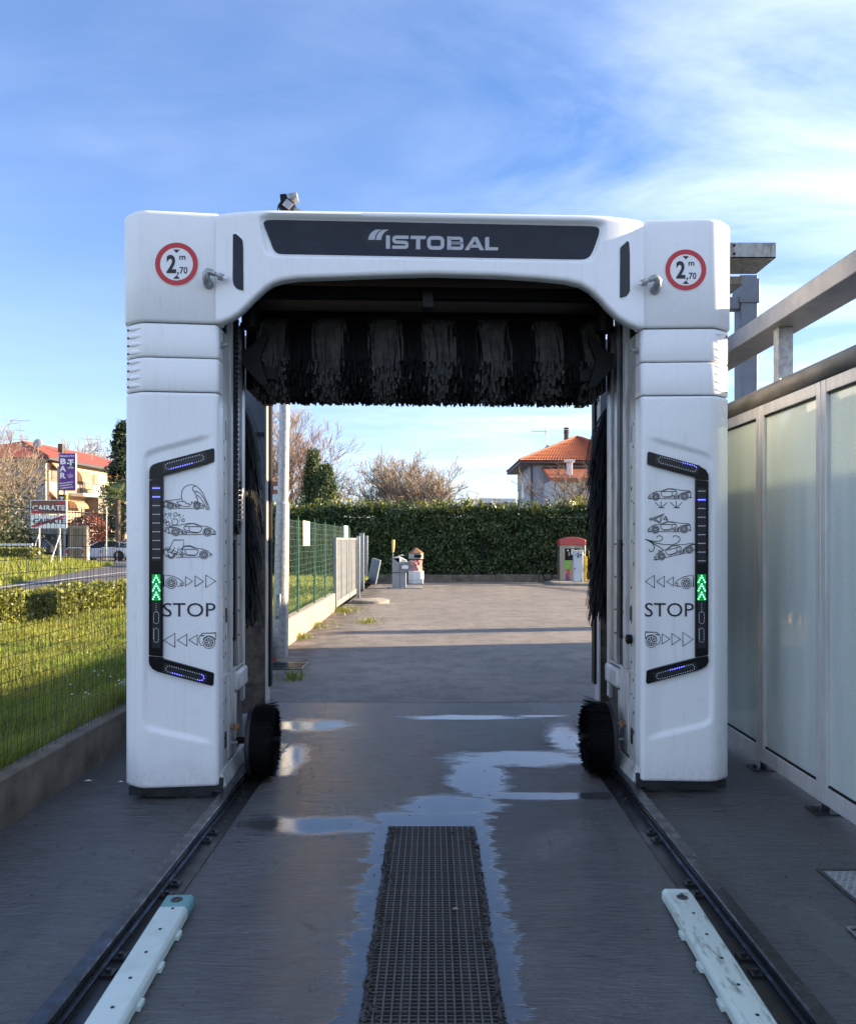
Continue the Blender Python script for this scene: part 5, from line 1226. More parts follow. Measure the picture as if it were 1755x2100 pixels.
# off to the right, outside the picture: station building whose shade covers the bay, and a pole line
sbld = thing('station_building', 'long flat roofed service building right of the wash bay', 'building')
BH = 4.42
MB().box(11.4, 18, -10, 13.3, 0, BH - 0.25).build('wall', M['wall_pale'], sbld); MB().box(11.2, 18.2, -10.2, 13.45, BH - 0.25, BH).build('roof', M['beam'], sbld)
for y in (-8, -2, 4, 9):
    w_ = MB().box(11.35, 11.398, y, y + 2.2, 0.9, 2.4).build('window', M['alu_frame'], sbld); MB().box(11.33, 11.349, y + 0.08, y + 2.12, 0.98, 2.32).build('pane', M['win_dark'], w_)
pl_ = thing('utility_pole', 'tall utility pole with three sagging cables beyond the service building', 'pole')
MB().cyl((33.5, 11, 0), (33.5, 11, 8.2), 0.16, 0.11, 12).build('pole', M['concrete'], pl_, smooth=True); MB().box(32.3, 35.0, 10.95, 11.05, 7.5, 7.62).build('crossarm', M['galv'], pl_)
for k in range(3):
    a = Vector((32.5 + 1.2 * k, 11, 7.7)); b = Vector((20.6 + 1.4 * k, 41 + 0.4 * k, 7.0 - 0.3 * k))
    MB().tube([a.lerp(b, t / 14) - Vector((0, 0, 1.3 * math.sin(math.pi * t / 14))) for t in range(15)], 0.06, 6).build('cable', M['black'], pl_)
MB().cyl((22, 41.3, 0), (22, 41.3, 7.2), 0.15, 0.11, 12).build('pole', M['concrete'], pl_, smooth=True)
tt_ = thing('shadow_totem', 'tall narrow totem added out of view to cast a shadow band', 'totem')  # invented unseen block that casts the dark band across the yard
MB().box(19, 20.1, 16.1, 16.5, 0.3, 5.8).build('panel', M['white_paint'], tt_, bevel=0.02); MB().box(19.3, 19.8, 16.15, 16.4, 0, 0.32).build('base', M['galv'], tt_)

# ================================================================== FENCES, POLE, GATE
fe = thing('wire_fence', 'dark welded wire fence on the low wall beside the wash bay', 'fence')
wm = MB(); y = 0.9; rngf = random.Random(3)
def wire_v(mb, x, y, z0, z1, r, amp):
    pts = []; ph = rngf.uniform(0, 6)
    for k in range(9):
        t = k / 8; pts.append((x + amp * 0.6 * math.sin(ph + t * 9), y + amp * 1.7 * math.sin(ph * 1.3 + t * 6.3), z0 + (z1 - z0) * t))
    mb.tube(pts, r, 4, False)
while y < 10.8:
    wire_v(wm, -2.36, y, 0.262, 1.775, 0.0015, 0.006); y += 0.050 + rngf.uniform(-0.003, 0.003)
zs_ = [0.30 + 0.0755 * k for k in range(20)]
for z in zs_:
    pts = [(-2.36 + 0.004 * math.sin(k * 1.7 + z * 9), 0.9 + 0.33 * k, z + 0.006 * math.sin(k * 0.9 + z * 7)) for k in range(31)]
    wm.tube(pts, 0.0026 if z in (zs_[0], zs_[-1]) else 0.0016, 4, False)
stuff(wm.build('wire_mesh', M['dark_wire'], fe))
for yy_ in (1.6, 3.55, 7.6, 9.6): MB().cyl((-2.375, yy_, 0.26), (-2.375, yy_, 1.82), 0.019, n=10).build('post', M['green_metal'], fe, smooth=True)

gf = thing('mesh_fence', 'green mesh fence with thin green posts on the plaster wall', 'fence')
wm = MB(); y = 10.9
while y < 21.0:
    wire_v(wm, -2.165, y, 0.38, 1.86, 0.0013, 0.006); y += 0.10
for k in range(15): wm.tube([(-2.165 + 0.004 * math.sin(j * 2.1 + k), 10.9 + 0.5 * j, 0.42 + 0.1025 * k + 0.007 * math.sin(j * 1.1 + k)) for j in range(21)], 0.0020, 4, False)
stuff(wm.build('wire_mesh', M['green_metal'], gf))
for y in (11.1, 12.8, 14.6, 16.05, 17.6, 19.1, 20.6):
    MB().box(-2.19, -2.155, y - 0.02, y + 0.02, 0.37, 1.88).prism([(-2.172, y - 0.02, 1.88), (-2.172, y + 0.02, 1.88), (-2.172, y, 1.95)], (0.01, 0, 0)).build('post', M['green_metal'], gf)
for lab, y0, y1, z0, z1 in (('long white paper notice with ruled lines tied to the green fence near the pole', 13.15, 13.85, 1.45, 1.87), ('smaller paper notice on the green fence above the metal gate', 19.3, 20.1, 1.6, 1.90)):
    pn = thing('paper_notice', lab, 'notice', group='paper notices on the green fence')
    rows = [[(-2.150 + 0.008 * math.sin(3 * t + z), y0 + (y1 - y0) * t / 4 + 0.02 * (z1 - z), z) for t in range(5)] for z in np.linspace(z0, z1, 6)]
    MB().grid(rows).build('sheet', M['paper'], pn, smooth=True)
    for z in np.linspace(z0 + 0.06, z1 - 0.06, 5): MB().quad((-2.139, y0 + 0.1, z), (-2.139, y1 - 0.1, z), (-2.139, y1 - 0.1, z + 0.006), (-2.139, y0 + 0.1, z + 0.006)).build('ruled_line', M['ink'], pn)

lp_ = thing('lamp_pole', 'tall galvanised lamp pole with stepped joint just behind the left column', 'lamp pole', (at(574, 1350, 10.35).x, 10.35, 0))
lp_.rotation_euler = (0, R(1.1), 0)
MB().cyl((0, 0, -0.05), (0, 0, 2.02), 0.108, 0.086, 20).build('lower_shaft', M['galv'], lp_, smooth=True); MB().cyl((0, 0, 2.02), (0, 0, 2.05), 0.086, 0.072, 20).build('joint', M['galv'], lp_, smooth=True)
MB().cyl((0, 0, 2.05), (0, 0, 5.3), 0.072, 0.058, 20).build('upper_shaft', M['galv'], lp_, smooth=True)
MB().box(-0.055, 0.015, -0.108, -0.085, 0.52, 0.85).build('access_door', M['galv'], lp_, bevel=0.01)
for z in (0.55, 0.82): MB().cyl((-0.02, -0.105, z), (-0.02, -0.115, z), 0.012, n=8).build('bolt', M['rail'], lp_)
ra_ = thing('litter_scrap', 'small scrap of red and white litter at the pole foot', 'litter', (at(563, 1346, 10.1).x, 10.1, 0))
MB().add([(-0.03, 0, 0), (0.03, 0.01, 0), (0.02, 0.03, 0.03), (-0.01, -0.01, 0.05)], [(0, 1, 2), (0, 2, 3), (0, 1, 3)]).build('scrap', M['coral'], ra_)

gg = thing('metal_gate', 'grey metal gate of close vertical slats at the end of the low wall', 'gate')
GXg = -2.12
def gbar(n_, y0, y1, z0, z1, w=0.05, m='gate_steel'): MB().box(GXg - w / 2, GXg + w / 2, y0, y1, z0, z1).build(n_, M[m], gg, bevel=0.004)
gbar('stile', 17.25, 17.36, 0.02, 1.60, 0.07); gbar('stile', 21.9, 22.0, 0.02, 1.60, 0.07); gbar('top_rail', 17.36, 21.9, 1.54, 1.60); gbar('bottom_rail', 17.36, 21.9, 0.06, 0.20)
for y in (18.4, 19.55, 20.7): gbar('stile', y - 0.03, y + 0.03, 0.2, 1.54, 0.055)
sl = MB().box(GXg - 0.008, GXg + 0.008, -0.03, 0.03, 0.2, 1.54).mesh('slat'); sl.materials.append(M['gate_steel'])
y = 17.42
while y < 21.88:
    o = link('slat', sl, gg); o.location = (0, y, 0); y += 0.088
for lab, px, ptop, pb, w in (('thin grey post beside the gate end', 735, 1100, 1232, 0.08), ('wide pale grey gate post', 742, 1094, 1210, 0.14), ('narrow grey gate post behind the wide one', 752, 1099, 1196, 0.09)):
    Y = CAMZ * FPX / (pb - CY); p = at(px, pb, Y); zt = at(px, ptop, Y).z
    o = thing('gate_post', lab, 'post', (p.x, Y, 0), group='posts at the gate'); MB().box(-w / 2, w / 2, -w / 2, w / 2, 0, zt).build('shaft', M['galv'], o, bevel=0.005); MB().box(-w / 2 - 0.006, w / 2 + 0.006, -w / 2 - 0.006, w / 2 + 0.006, zt, zt + 0.012).build('cap', M['galv'], o)
lpn = thing('leaning_panel', 'blue grey flat panel leaning by the hedge beyond the gate', 'panel', (at(763, 1197, 27.5).x, 27.6, 0), R(-30))
rr_ = Matrix.Rotation(R(14), 3, 'Y')
MB().obox((0.08, 0, 0.46), (0.36, 0.06, 0.86), rr_).build('board', M['blue_panel'], lpn, bevel=0.01); MB().obox((0.08, -0.034, 0.46), (0.30, 0.006, 0.80), rr_).build('inner_face', M['steel_blue'], lpn); MB().box(-0.12, 0.0, -0.05, 0.05, 0, 0.06).build('foot', M['galv'], lpn)
# pavement slab edge by hedge, kerb at hedge foot
kb = thing('kerb', 'low mossy concrete kerb along the foot of the tall hedge', 'kerb')
for k in range(11): MB().box(-2.45 + 1.6 * k + 0.006, -2.45 + 1.6 * (k + 1) - 0.006, 29.2, 29.36, -0.05, 0.26 + random.uniform(-0.006, 0.006)).build('kerb_stone', M['concrete_dark'], kb, bevel=0.015)

# ================================================================== PLANTS
def leaves(name, c, size, m, parent=None, up=0.3, jitter=0.5, aspect=0.5, outward=None):
    """leaf quads at centres c (n,3)"""
    c = np.asarray(c, float); n = len(c); s = size * (1 + rng.uniform(-jitter, jitter, n))[:, None]
    d = rng.normal(0, 1, (n, 3)); d[:, 2] += up
    if outward is not None: d += outward
    d /= np.linalg.norm(d, axis=1)[:, None]
    r = rng.normal(0, 1, (n, 3)); e = np.cross(d, r); e /= np.linalg.norm(e, axis=1)[:, None]
    nn = np.cross(d, e)
    q = np.stack([c - d * s * 0.5, c + e * s * aspect * 0.5 + nn * s * 0.06, c + d * s * 0.5, c - e * s * aspect * 0.5 + nn * s * 0.06], 1).reshape(-1, 3)
    return np_mesh(name, q, 4, m, parent)
def wob(a, b, k=1.0): return np.sin(a * 1.3 * k + 0.7 * np.sin(b * 2.1 * k)) * 0.5 + np.sin(a * 3.1 * k + b * 2.3 * k) * 0.3 + np.sin(b * 4.7 * k - a * 1.9 * k) * 0.2
def hedge(name, label, x0, x1, y0, y1, z0, z1, n, size, m, rough=0.18, core=True, top_shoots=0, ang=0.0, loc=None):
    t = thing(name, label, 'hedge', loc or (0, 0, 0), ang)
    n1 = int(n * 0.55); n2 = int(n * 0.3); n3 = n - n1 - n2
    f = rng.random(n1); x = x0 + (x1 - x0) * f; z = z0 + (z1 - z0) * rng.random(n1); y = y0 + rough * wob(x * 1.4, z * 1.8) + np.abs(rng.normal(0, 0.09, n1))
    P1 = np.stack([x, y, z], 1)
    x = x0 + (x1 - x0) * rng.random(n2); y = y0 + (y1 - y0) * rng.random(n2); z = z1 + rough * 0.9 * wob(x * 1.1, y * 1.5) - np.abs(rng.normal(0, 0.12, n2)); P2 = np.stack([x, y, z], 1)
    x = x0 + (x1 - x0) * rng.random(n3); y = y0 + (y1 - y0) * rng.random(n3); z = z0 + (z1 - z0) * rng.random(n3); P3 = np.stack([x, y, z], 1)
    P = [P1, P2, P3]
    if top_shoots:
        for k in range(top_shoots):
            sx_ = random.uniform(x0, x1); sy_ = random.uniform(y0, y0 + (y1 - y0) * 0.6); h = random.uniform(0.1, 0.42); k2 = int(8 + h * 26)
            tt = rng.random(k2); P.append(np.stack([sx_ + rng.normal(0, 0.05, k2) + 0.12 * tt * random.uniform(-1, 1), sy_ + rng.normal(0, 0.05, k2), z1 - 0.1 + tt * (h + 0.1)], 1))
    o = leaves('foliage', np.concatenate(P), size, m, t, up=0.7); stuff(o)
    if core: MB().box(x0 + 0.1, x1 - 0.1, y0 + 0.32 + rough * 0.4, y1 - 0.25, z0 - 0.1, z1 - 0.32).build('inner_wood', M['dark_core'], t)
    return t
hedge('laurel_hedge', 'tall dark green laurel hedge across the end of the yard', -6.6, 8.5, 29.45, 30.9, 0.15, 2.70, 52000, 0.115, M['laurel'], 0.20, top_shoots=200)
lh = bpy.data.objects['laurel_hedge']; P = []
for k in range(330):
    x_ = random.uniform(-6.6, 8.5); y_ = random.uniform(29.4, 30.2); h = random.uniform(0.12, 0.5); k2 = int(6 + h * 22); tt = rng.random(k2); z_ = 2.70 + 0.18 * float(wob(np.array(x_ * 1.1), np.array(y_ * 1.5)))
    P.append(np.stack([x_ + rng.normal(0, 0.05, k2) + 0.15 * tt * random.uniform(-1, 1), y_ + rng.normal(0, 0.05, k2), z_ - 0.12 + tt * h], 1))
stuff(leaves('lit_top_shoots', np.concatenate(P), 0.12, M['low_hedge'], lh, up=0.8))  # lime top shoots, sun on the hedge top put into their colour
# gap of bare stems in the hedge
hg = thing('hedge_gap', 'dark oval hole of bare stems in the tall hedge', 'shrub', (at(988, 1110, 29.3).x, 29.38, 1.35))
tw = MB()
for k in range(70):
    a = Vector((random.gauss(0, 0.13), random.uniform(-0.08, 0.1), random.gauss(-0.1, 0.30))); tw.tube([a, a + Vector((random.uniform(-0.12, 0.12), random.uniform(-0.1, 0.0), random.uniform(0.05, 0.3)))], 0.006, 3, False)
stuff(tw.build('stems', M['bristle_black'], hg))
b_ang = math.atan2(-0.62, 4.4)
t = hedge('low_hedge', 'low clipped yellow green hedge between the lawn and the road', -0.45, 0.45, 0.0, 16.0, 0.16, 0.70, 10, 0.05, M['low_hedge'], 0.05, core=False, ang=b_ang * -1 * 0 + R(-8.2), loc=(-7.45, 8.2, 0))
for ch_ in list(t.children): bpy.data.objects.remove(ch_)
n = 30000; yy = rng.random(n) ** 1.2 * 15; side = rng.random(n)
xx = np.where(side < 0.5, 0.42 + 0.06 * wob(yy * 3, yy), rng.uniform(-0.45, 0.45, n)); zz = np.where(side < 0.5, 0.18 + 0.52 * rng.random(n), 0.70 + 0.07 * wob(yy * 2.3, xx * 4) - np.abs(rng.normal(0, 0.05, n)))
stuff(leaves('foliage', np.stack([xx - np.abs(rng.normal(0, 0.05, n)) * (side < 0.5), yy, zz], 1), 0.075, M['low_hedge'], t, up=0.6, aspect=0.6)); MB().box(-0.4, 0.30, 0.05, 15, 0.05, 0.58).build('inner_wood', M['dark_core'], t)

def bare_tree(label, base, H, spread, seed, m='twig', trunk_r=None, low=0.28, levels=4, nl=6, up=0.55, kids=3, name='bare_tree', ivy=0, droop=0.0, tr=0.010):
    rd_ = random.Random(seed); t = thing(name, label, 'tree', base); tr_r = trunk_r or H * 0.022
    trunk = MB(); crown = MB(); tips = []
    trunk.tube([(0, 0, -0.2), (0.02 * H * rd_.uniform(-1, 1), 0, low * H * 0.5), (0.03 * H * rd_.uniform(-1, 1), 0.01 * H, low * H)], [tr_r * 1.25, tr_r, tr_r * 0.85], 8)
    def grow(p, d, L, r, lev):
        q = p; pts = [p]; rs = [r]; n_ = 3
        for k in range(n_):
            d = (d + Vector((rd_.gauss(0, 0.13), rd_.gauss(0, 0.13), rd_.gauss(0.03, 0.10) - droop * 0.1))).normalized(); q = q + d * L / n_; pts.append(q); rs.append(max(tr, r * (1 - 0.5 * (k + 1) / n_)))
        (trunk if lev >= levels - 0 else crown).tube(pts, rs, 5 if lev >= levels - 1 else 3, False)
        if lev <= 1: tips.append(q)
        if lev == 0:
            for k in range(3):
                e_ = (d + Vector((rd_.gauss(0, 0.5), rd_.gauss(0, 0.5), rd_.gauss(0.15, 0.4)))).normalized() * L * rd_.uniform(0.5, 0.95); s_ = pts[rd_.choice((1, 2, 3))]; w_ = e_.orthogonal().normalized() * tr * 0.75
                crown.add([s_ - w_, s_ + w_, s_ + e_], [(0, 1, 2)])
            return
        for k in range(kids + (1 if lev == 1 else 0)):
            a = rd_.uniform(0, 2 * math.pi); sp = rd_.uniform(0.35, 0.8) * (1.15 if lev < 2 else 1)
            o = d.orthogonal().normalized(); o2 = d.cross(o); nd = (d + (o * math.cos(a) + o2 * math.sin(a)) * sp + Vector((0, 0, up * 0.25 - droop))).normalized()
            idx = rd_.choice((1, 2, 3, 3)); grow(pts[idx], nd, L * rd_.uniform(0.55, 0.85), rs[idx] * 0.66, lev - 1)
    for k in range(nl):
        a = 2 * math.pi * k / nl + rd_.uniform(-0.4, 0.4); out_ = spread / H * rd_.uniform(0.5, 1.5); z0 = low * H * rd_.uniform(0.55, 1.0)
        grow(Vector((0, 0.005 * H, z0)), Vector((math.cos(a) * out_, math.sin(a) * out_, up + rd_.uniform(0, 0.3))).normalized(), H * 0.34, tr_r * 0.6, levels)
    trunk.build('trunk', M['bark'], t, smooth=True); stuff(crown.build('crown', M[m], t))
    zmax = float(np.percentile([v[2] for v in crown.v], 99.2)); k = H / zmax
    for ch_ in t.children: ch_.scale = (k, k, k)
    if ivy:
        P = []
        for k_ in range(ivy):
            p = rd_.choice(tips); P.append((p.x * 0.8 * k + rd_.gauss(0, 0.4), p.y * 0.8 * k + rd_.gauss(0, 0.4), min(p.z * k, H * 0.9) * rd_.uniform(0.1, 0.85)))
        stuff(leaves('ivy', P, 0.22, M['ivy'], t, up=0.2))
    return t
def conifer(label, base, H, rad, n, seed, m='conifer', size=0.3, power=0.85, name='conifer', low=0.06, clump=9):
    t = thing(name, label, 'tree', base); rd_ = np.random.default_rng(seed)
    MB().cyl((0, 0, -0.2), (0, 0, H * 0.95), rad * 0.10, 0.03, 8).build('trunk', M['bark'], t, smooth=True)
    nb2 = n // 26; P = []
    limbs = MB()
    for k in range(nb2):
        f = rd_.random() ** 0.8; z = H * (low + (1 - low) * f); R_ = rad * (1 - f) ** power * rd_.uniform(0.55, 1.12) + 0.12; a = rd_.uniform(0, 2 * np.pi)
        e = np.array((np.cos(a) * R_, np.sin(a) * R_, z - 0.18 * R_ + rd_.normal(0, 0.1))); b0 = np.array((0, 0, z))
        if k % 4 == 0: limbs.tube([b0, e], [0.03, 0.008], 3, False)
        tt = 0.35 + 0.65 * rd_.random(26) ** 0.7; c = b0 + (e - b0) * tt[:, None] + rd_.normal(0, 0.055 * rad + 0.05, (26, 3)) * np.array((1, 1, 0.6)); P.append(c)
    limbs.build('limbs', M['bark'], t); stuff(leaves('crown', np.concatenate(P), size, M[m], t, up=0.1, aspect=0.35))
    return t
# --- seen through the arch
bare_tree('big brown leafless tree left of the conifers behind the yard', (at(584, 1040, 58).x, 58, 0), 10.0, 1.9, 11, 'twig_red', levels=5, nl=9, kids=3, low=0.16, up=0.8, tr=0.013)
bare_tree('tall pale leafless tree at the far left behind the lamp pole', (at(566, 1040, 64).x, 64, 0), 12.6, 2.6, 14, 'twig', levels=5, nl=6, kids=3, low=0.2, up=0.8, tr=0.014)
conifer('green conifer beside the brown leafless tree behind the hedge', (at(642, 1040, 54).x, 54, 0), 7.6, 1.65, 15000, 3, size=0.20)
conifer('broader conifer standing right of the other conifer behind the hedge', (at(668, 1040, 53).x, 53, 0), 6.5, 1.95, 15000, 5, size=0.20)
bare_tree('slender leafless tree right of the two conifers', (at(704, 1040, 74).x, 74, 0), 6.6, 1.8, 21, 'twig', levels=4, nl=7, kids=3, low=0.2, tr=0.016)
bare_tree('round fan shaped leafless tree above the middle of the hedge', (at(832, 1040, 62).x, 62, 0), 8.0, 3.0, 36, 'twig', levels=5, nl=16, kids=3, low=0.10, up=0.70, tr=0.015)
bare_tree('low leafless shrub right of the fan shaped tree', (at(903, 1040, 50).x, 50, 0), 3.7, 1.8, 35, 'twig', levels=4, nl=8, kids=3, low=0.08, up=0.6, tr=0.010)
bare_tree('distant golden leafless tree left of the house', (at(985, 1040, 88).x, 88, 0), 6.4, 2.6, 41, 'twig', levels=4, nl=9, kids=3, low=0.12, tr=0.02)
bare_tree('distant reddish leafless tree nearest the house', (at(1040, 1040, 90).x, 90, 0), 5.8, 2.4, 43, 'twig_red', levels=4, nl=9, kids=3, low=0.12, tr=0.02)
bare_tree('budding bush with dark branches in front of the house', (at(1196, 1090, 38).x, 38, 0), 5.2, 2.6, 51, 'bark', levels=4, nl=7, kids=3, low=0.2, up=0.5, tr=0.012, ivy=350)
for k, (px, Y, H, lab) in enumerate(((1640, 64, 10.5, 'leafless tree seen through the glass partition'), (1740, 60, 9.5, 'taller leafless tree far right behind the glass'), (1560, 66, 8.8, 'leafless tree behind the right column and glass'), (1420, 70, 9.0, 'leafless tree hidden behind the right column'))):
    bare_tree(lab, ((px - CX) / FPX * Y, Y, 0), H, 3.2, 60 + k, 'twig', levels=4, nl=7, low=0.18, tr=0.016)
hedge('far_hedge', 'far hedge at the right end of the yard behind the glass', 9.5, 34, 33, 34.2, 0.1, 2.1, 9000, 0.2, M['laurel'], 0.15)
# --- left of the gantry
bare_tree('big ivy clad leafless tree at the left edge of the picture', (at(-22, 1100, 49).x, 49, 0.2), 8.3, 2.6, 71, 'twig', levels=5, nl=8, kids=3, low=0.14, up=0.7, ivy=5200, tr=0.012)
conifer('dark evergreen tree behind the palm beside the left column', (at(252, 1100, 68).x, 68, 0), 11.6, 2.3, 12000, 9, 'conifer_dark', 0.34, power=0.6)
bare_tree('pale leafless tree behind the roof of the apartment block', (at(178, 1000, 112).x, 112, 0), 15.5, 4.0, 77, 'twig', levels=4, nl=8, low=0.3, tr=0.03)
bare_tree('leafless tree behind the apartment roof near the evergreen', (at(212, 1000, 116).x, 116, 0), 14.0, 4.5, 78, 'twig', levels=4, nl=8, low=0.3, tr=0.03)
hedge('dark_hedge', 'dark clipped hedge behind the parked dark car', -36, -26.2, 58, 59.2, 0.0, 2.3, 6000, 0.22, M['conifer_dark'], 0.12)
rb = thing('red_shrub', 'rounded reddish brown shrub below the apartment balconies', 'shrub', (at(183, 1100, 66).x, 66, 0))
P = rng.normal(0, 1, (5200, 3)); P /= np.linalg.norm(P, axis=1)[:, None]; P *= (0.55 + 0.45 * rng.random((5200, 1)) ** 0.5) * (1 + 0.18 * wob(P[:, 0] * 4, P[:, 2] * 5)[:, None]); P = P * np.array((1.75, 1.5, 1.6)) + np.array((0, 0, 2.2))
stuff(leaves('crown', P, 0.2, M['red_leaf'], rb, up=0.2)); tk = MB()
for k in range(9):
    a = k * 0.7; tk.tube([(0.1 * math.cos(a), 0.1 * math.sin(a), -0.1), (0.4 * math.cos(a), 0.4 * math.sin(a), 1.2), (1.1 * math.cos(a), 1.0 * math.sin(a), 2.6)], [0.05, 0.035, 0.015], 5)
stuff(tk.build('stems', M['bark'], rb))
fs_ = thing('flower_shrub', 'shrub with pale pink flowers left of the red shrub', 'shrub', (at(157, 1090, 60).x, 60, 0))
P = rng.normal(0, 1, (900, 3)) * np.array((0.55, 0.5, 0.5)) + np.array((0, 0, 1.9)); stuff(leaves('foliage', P, 0.16, M['red_leaf'], fs_)); P = rng.normal(0, 1, (160, 3)) * np.array((0.6, 0.55, 0.55)) + np.array((0, -0.1, 1.95)); stuff(leaves('flowers', P, 0.17, M['daisy'], fs_))
MB().cyl((0, 0, 0), (0, 0, 1.7), 0.05, 0.03, 6).build('stem', M['bark'], fs_)
pm = thing('palm_tree', 'fan palm with shaggy trunk beside the left column', 'palm', (at(241, 1100, 60).x, 60, 0))
MB().tube([(0, 0, -0.2), (0.05, 0, 2.0), (0, 0, 4.6)], [0.20, 0.19, 0.22], 10).build('trunk', M['bark'], pm, smooth=True)
for k in range(26):
    a = 2 * math.pi * k / 26 * 2.39; el = random.uniform(-0.7, 1.2); L = random.uniform(1.3, 1.9); d = Vector((math.cos(a) * math.cos(el), math.sin(a) * math.cos(el), math.sin(el))); o = d.cross(Vector((0, 0, 1))).normalized(); u_ = o.cross(d)
    c = Vector((0, 0, 4.6)); e = c + d * L * 0.55; fr2 = MB().tube([c, e], [0.02, 0.012], 4)
    for j in range(15):
        b = R(-80 + 160 * j / 14); dd = (d * math.cos(b) + o * math.sin(b)).normalized(); tip = e + dd * L * 0.6 + Vector((0, 0, -0.18 * abs(math.sin(b)) - 0.12)); w_ = u_ * 0.01 + o * 0.03 * math.cos(b) - d * 0.03 * math.sin(b)
        fr2.add([e - w_ * 0.4, e + (tip - e) * 0.5 - w_, tip, e + (tip - e) * 0.5 + w_], [(0, 1, 2, 3)])
    fr2.build('frond', M['palm'], pm)

# ================================================================== HOUSE ON THE RIGHT
def tiles(mb, A, B, C_, D_, pw, pl, h=0.05):
    """ridged tiles over the quad A(eave left) B(eave right) C(top right) D(top left)"""
    A, B, C_, D_ = map(Vector, (A, B, C_, D_)); sl = ((D_ - A).length + (C_ - B).length) / 2
    nrm = (B - A).cross((C_ + D_) / 2 - (A + B) / 2).normalized()
    if nrm.z < 0: nrm = -nrm
    slope = ((C_ + D_) / 2 - (A + B) / 2); hgt_ = slope.length; nr = max(2, int(hgt_ / pl)); ud = (B - A).normalized()
    for r_ in range(nr):
        t0, t1 = r_ / nr, (r_ + 1) / nr; l0, l1 = A.lerp(D_, t0), A.lerp(D_, t1); q0, q1 = B.lerp(C_, t0), B.lerp(C_, t1)
        w = (q0 - l0).length; nc = max(1, int(round(w / pw))); w1_ = (q1 - l1).length
        for k in range(nc):
            a, b = k / nc, (k + 1) / nc; m_ = (a + b) / 2
            up0, up1 = nrm * h * 1.4, nrm * h * 0.6
            p = [l0.lerp(q0, a) + nrm * h * 0.55, l0.lerp(q0, m_) + up0, l0.lerp(q0, b) + nrm * h * 0.55, l1.lerp(q1, b) + nrm * 0.012, l1.lerp(q1, m_) + up1, l1.lerp(q1, a) + nrm * 0.012]
            mb.add(p, [(0, 1, 4, 5), (1, 2, 3, 4)])
hs = thing('house', 'pale blue house with hipped terracotta roof and lower wing behind the hedge', 'house')
ex0, ex1, ey0, ey1, ez = 5.29, 13.7, 48.0, 56.0, 6.34; ap = (9.5, 52.0, 8.28)
MB().box(6.0, 13.0, 48.6, 55.4, -0.1, 6.25).build('wall', M['wall_blue'], hs)
MB().box(5.97, 5.999, 52.6, 55.4, -0.1, 6.24).build('wall_panel', M['wall_pale'], hs)
rf = MB(); rf.prism([(ex0, ey0, ez - 0.18), (ex1, ey0, ez - 0.18), (ex1, ey1, ez - 0.18), (ex0, ey1, ez - 0.18)], (0, 0, 0.17)); ro_ = rf.build('roof', M['wood_dark'], hs)
MB().quad((ex0, ey0, ez - 0.185), (ex1, ey0, ez - 0.185), (ex1, ey1, ez - 0.185), (ex0, ey1, ez - 0.185)).build('soffit', M['soffit'], ro_)
deck = MB(); c4 = [(ex0, ey0, ez), (ex1, ey0, ez), (ex1, ey1, ez), (ex0, ey1, ez)]
for i in range(4): deck.poly([c4[i], c4[(i + 1) % 4], ap])
deck.build('roof_deck', M['roof'], ro_)
tl_ = MB()
for i in range(4): tiles(tl_, c4[i], c4[(i + 1) % 4], ap, ap, 0.17, 0.26, 0.07)
stuff(tl_.build('tiles', M['roof'], ro_))
for i in (0, 1, 3): MB().tube([Vector(c4[i]).lerp(Vector(ap), t / 12) + Vector((0, 0, 0.06 + 0.015 * (t % 2))) for t in range(13)], 0.085, 6).build('hip_tiles', M['roof'], ro_)
MB().tube([(ex0, ey0 - 0.05, ez - 0.12), (ex1, ey0 - 0.05, ez - 0.12)], 0.07, 8).build('gutter', M['brown_pipe'], hs); MB().tube([(6.1, 48.5, 6.1), (6.1, 48.52, 0)], 0.055, 8).build('downpipe', M['brown_pipe'], hs)
MB().cyl((9.2, 54.2, 7.2), (9.2, 54.2, 9.0), 0.17, n=16).build('chimney', M['brick'], ro_, smooth=True)
for z in (8.85, 9.0, 9.15): MB().lathe([(0.17, 0), (0.20, 0.02), (0.20, 0.07), (0.17, 0.09)], (9.2, 54.2, z), 16).build('chimney_ring', M['brick'], ro_)
wr = [(6.55, 44.0, 4.98), (13.2, 44.0, 4.98), (13.2, 48.6, 6.0), (6.75, 48.6, 6.0)]
MB().box(6.85, 13.0, 44.4, 48.6, -0.1, 4.96).build('wing_wall', M['wall_pale'], hs)
wro = MB().prism([Vector(p) - Vector((0, 0, 0.14)) for p in wr], (0, 0, 0.14)).build('wing_roof', M['roof'], hs); tw_ = MB(); tiles(tw_, *wr, 0.17, 0.26, 0.025); stuff(tw_.build('tiles', M['roof'], wro))
MB().box(7.72, 8.02, 45.2, 45.5, 5.1, 6.0).build('vent_stack', M['white_paint'], wro, bevel=0.02); MB().box(7.6, 8.14, 45.08, 45.62, 6.0, 6.14).build('stack_cap', M['white_paint'], wro); MB().box(7.66, 8.08, 45.14, 45.56, 5.05, 5.22).build('stack_flashing', M['steel_blue'], wro)
def hwin(y0, y1, z0, z1, m='white_paint'):
    w_ = MB().box(5.93, 5.998, y0, y1, z0, z1).build('window', M[m], hs); MB().box(5.915, 5.929, y0 + 0.12, y1 - 0.12, z0 + 0.10, z1 - 0.10).build('pane', M['win_dark'], w_)
hwin(51.2, 52.2, 4.2, 5.35); hwin(51.2, 52.2, 2.0, 2.75); hwin(53.9, 54.9, 3.9, 5.0, 'shutter'); hwin(53.2, 53.8, 1.2, 2.5, 'shutter'); hwin(54.2, 54.8, 1.2, 2.4, 'shutter')
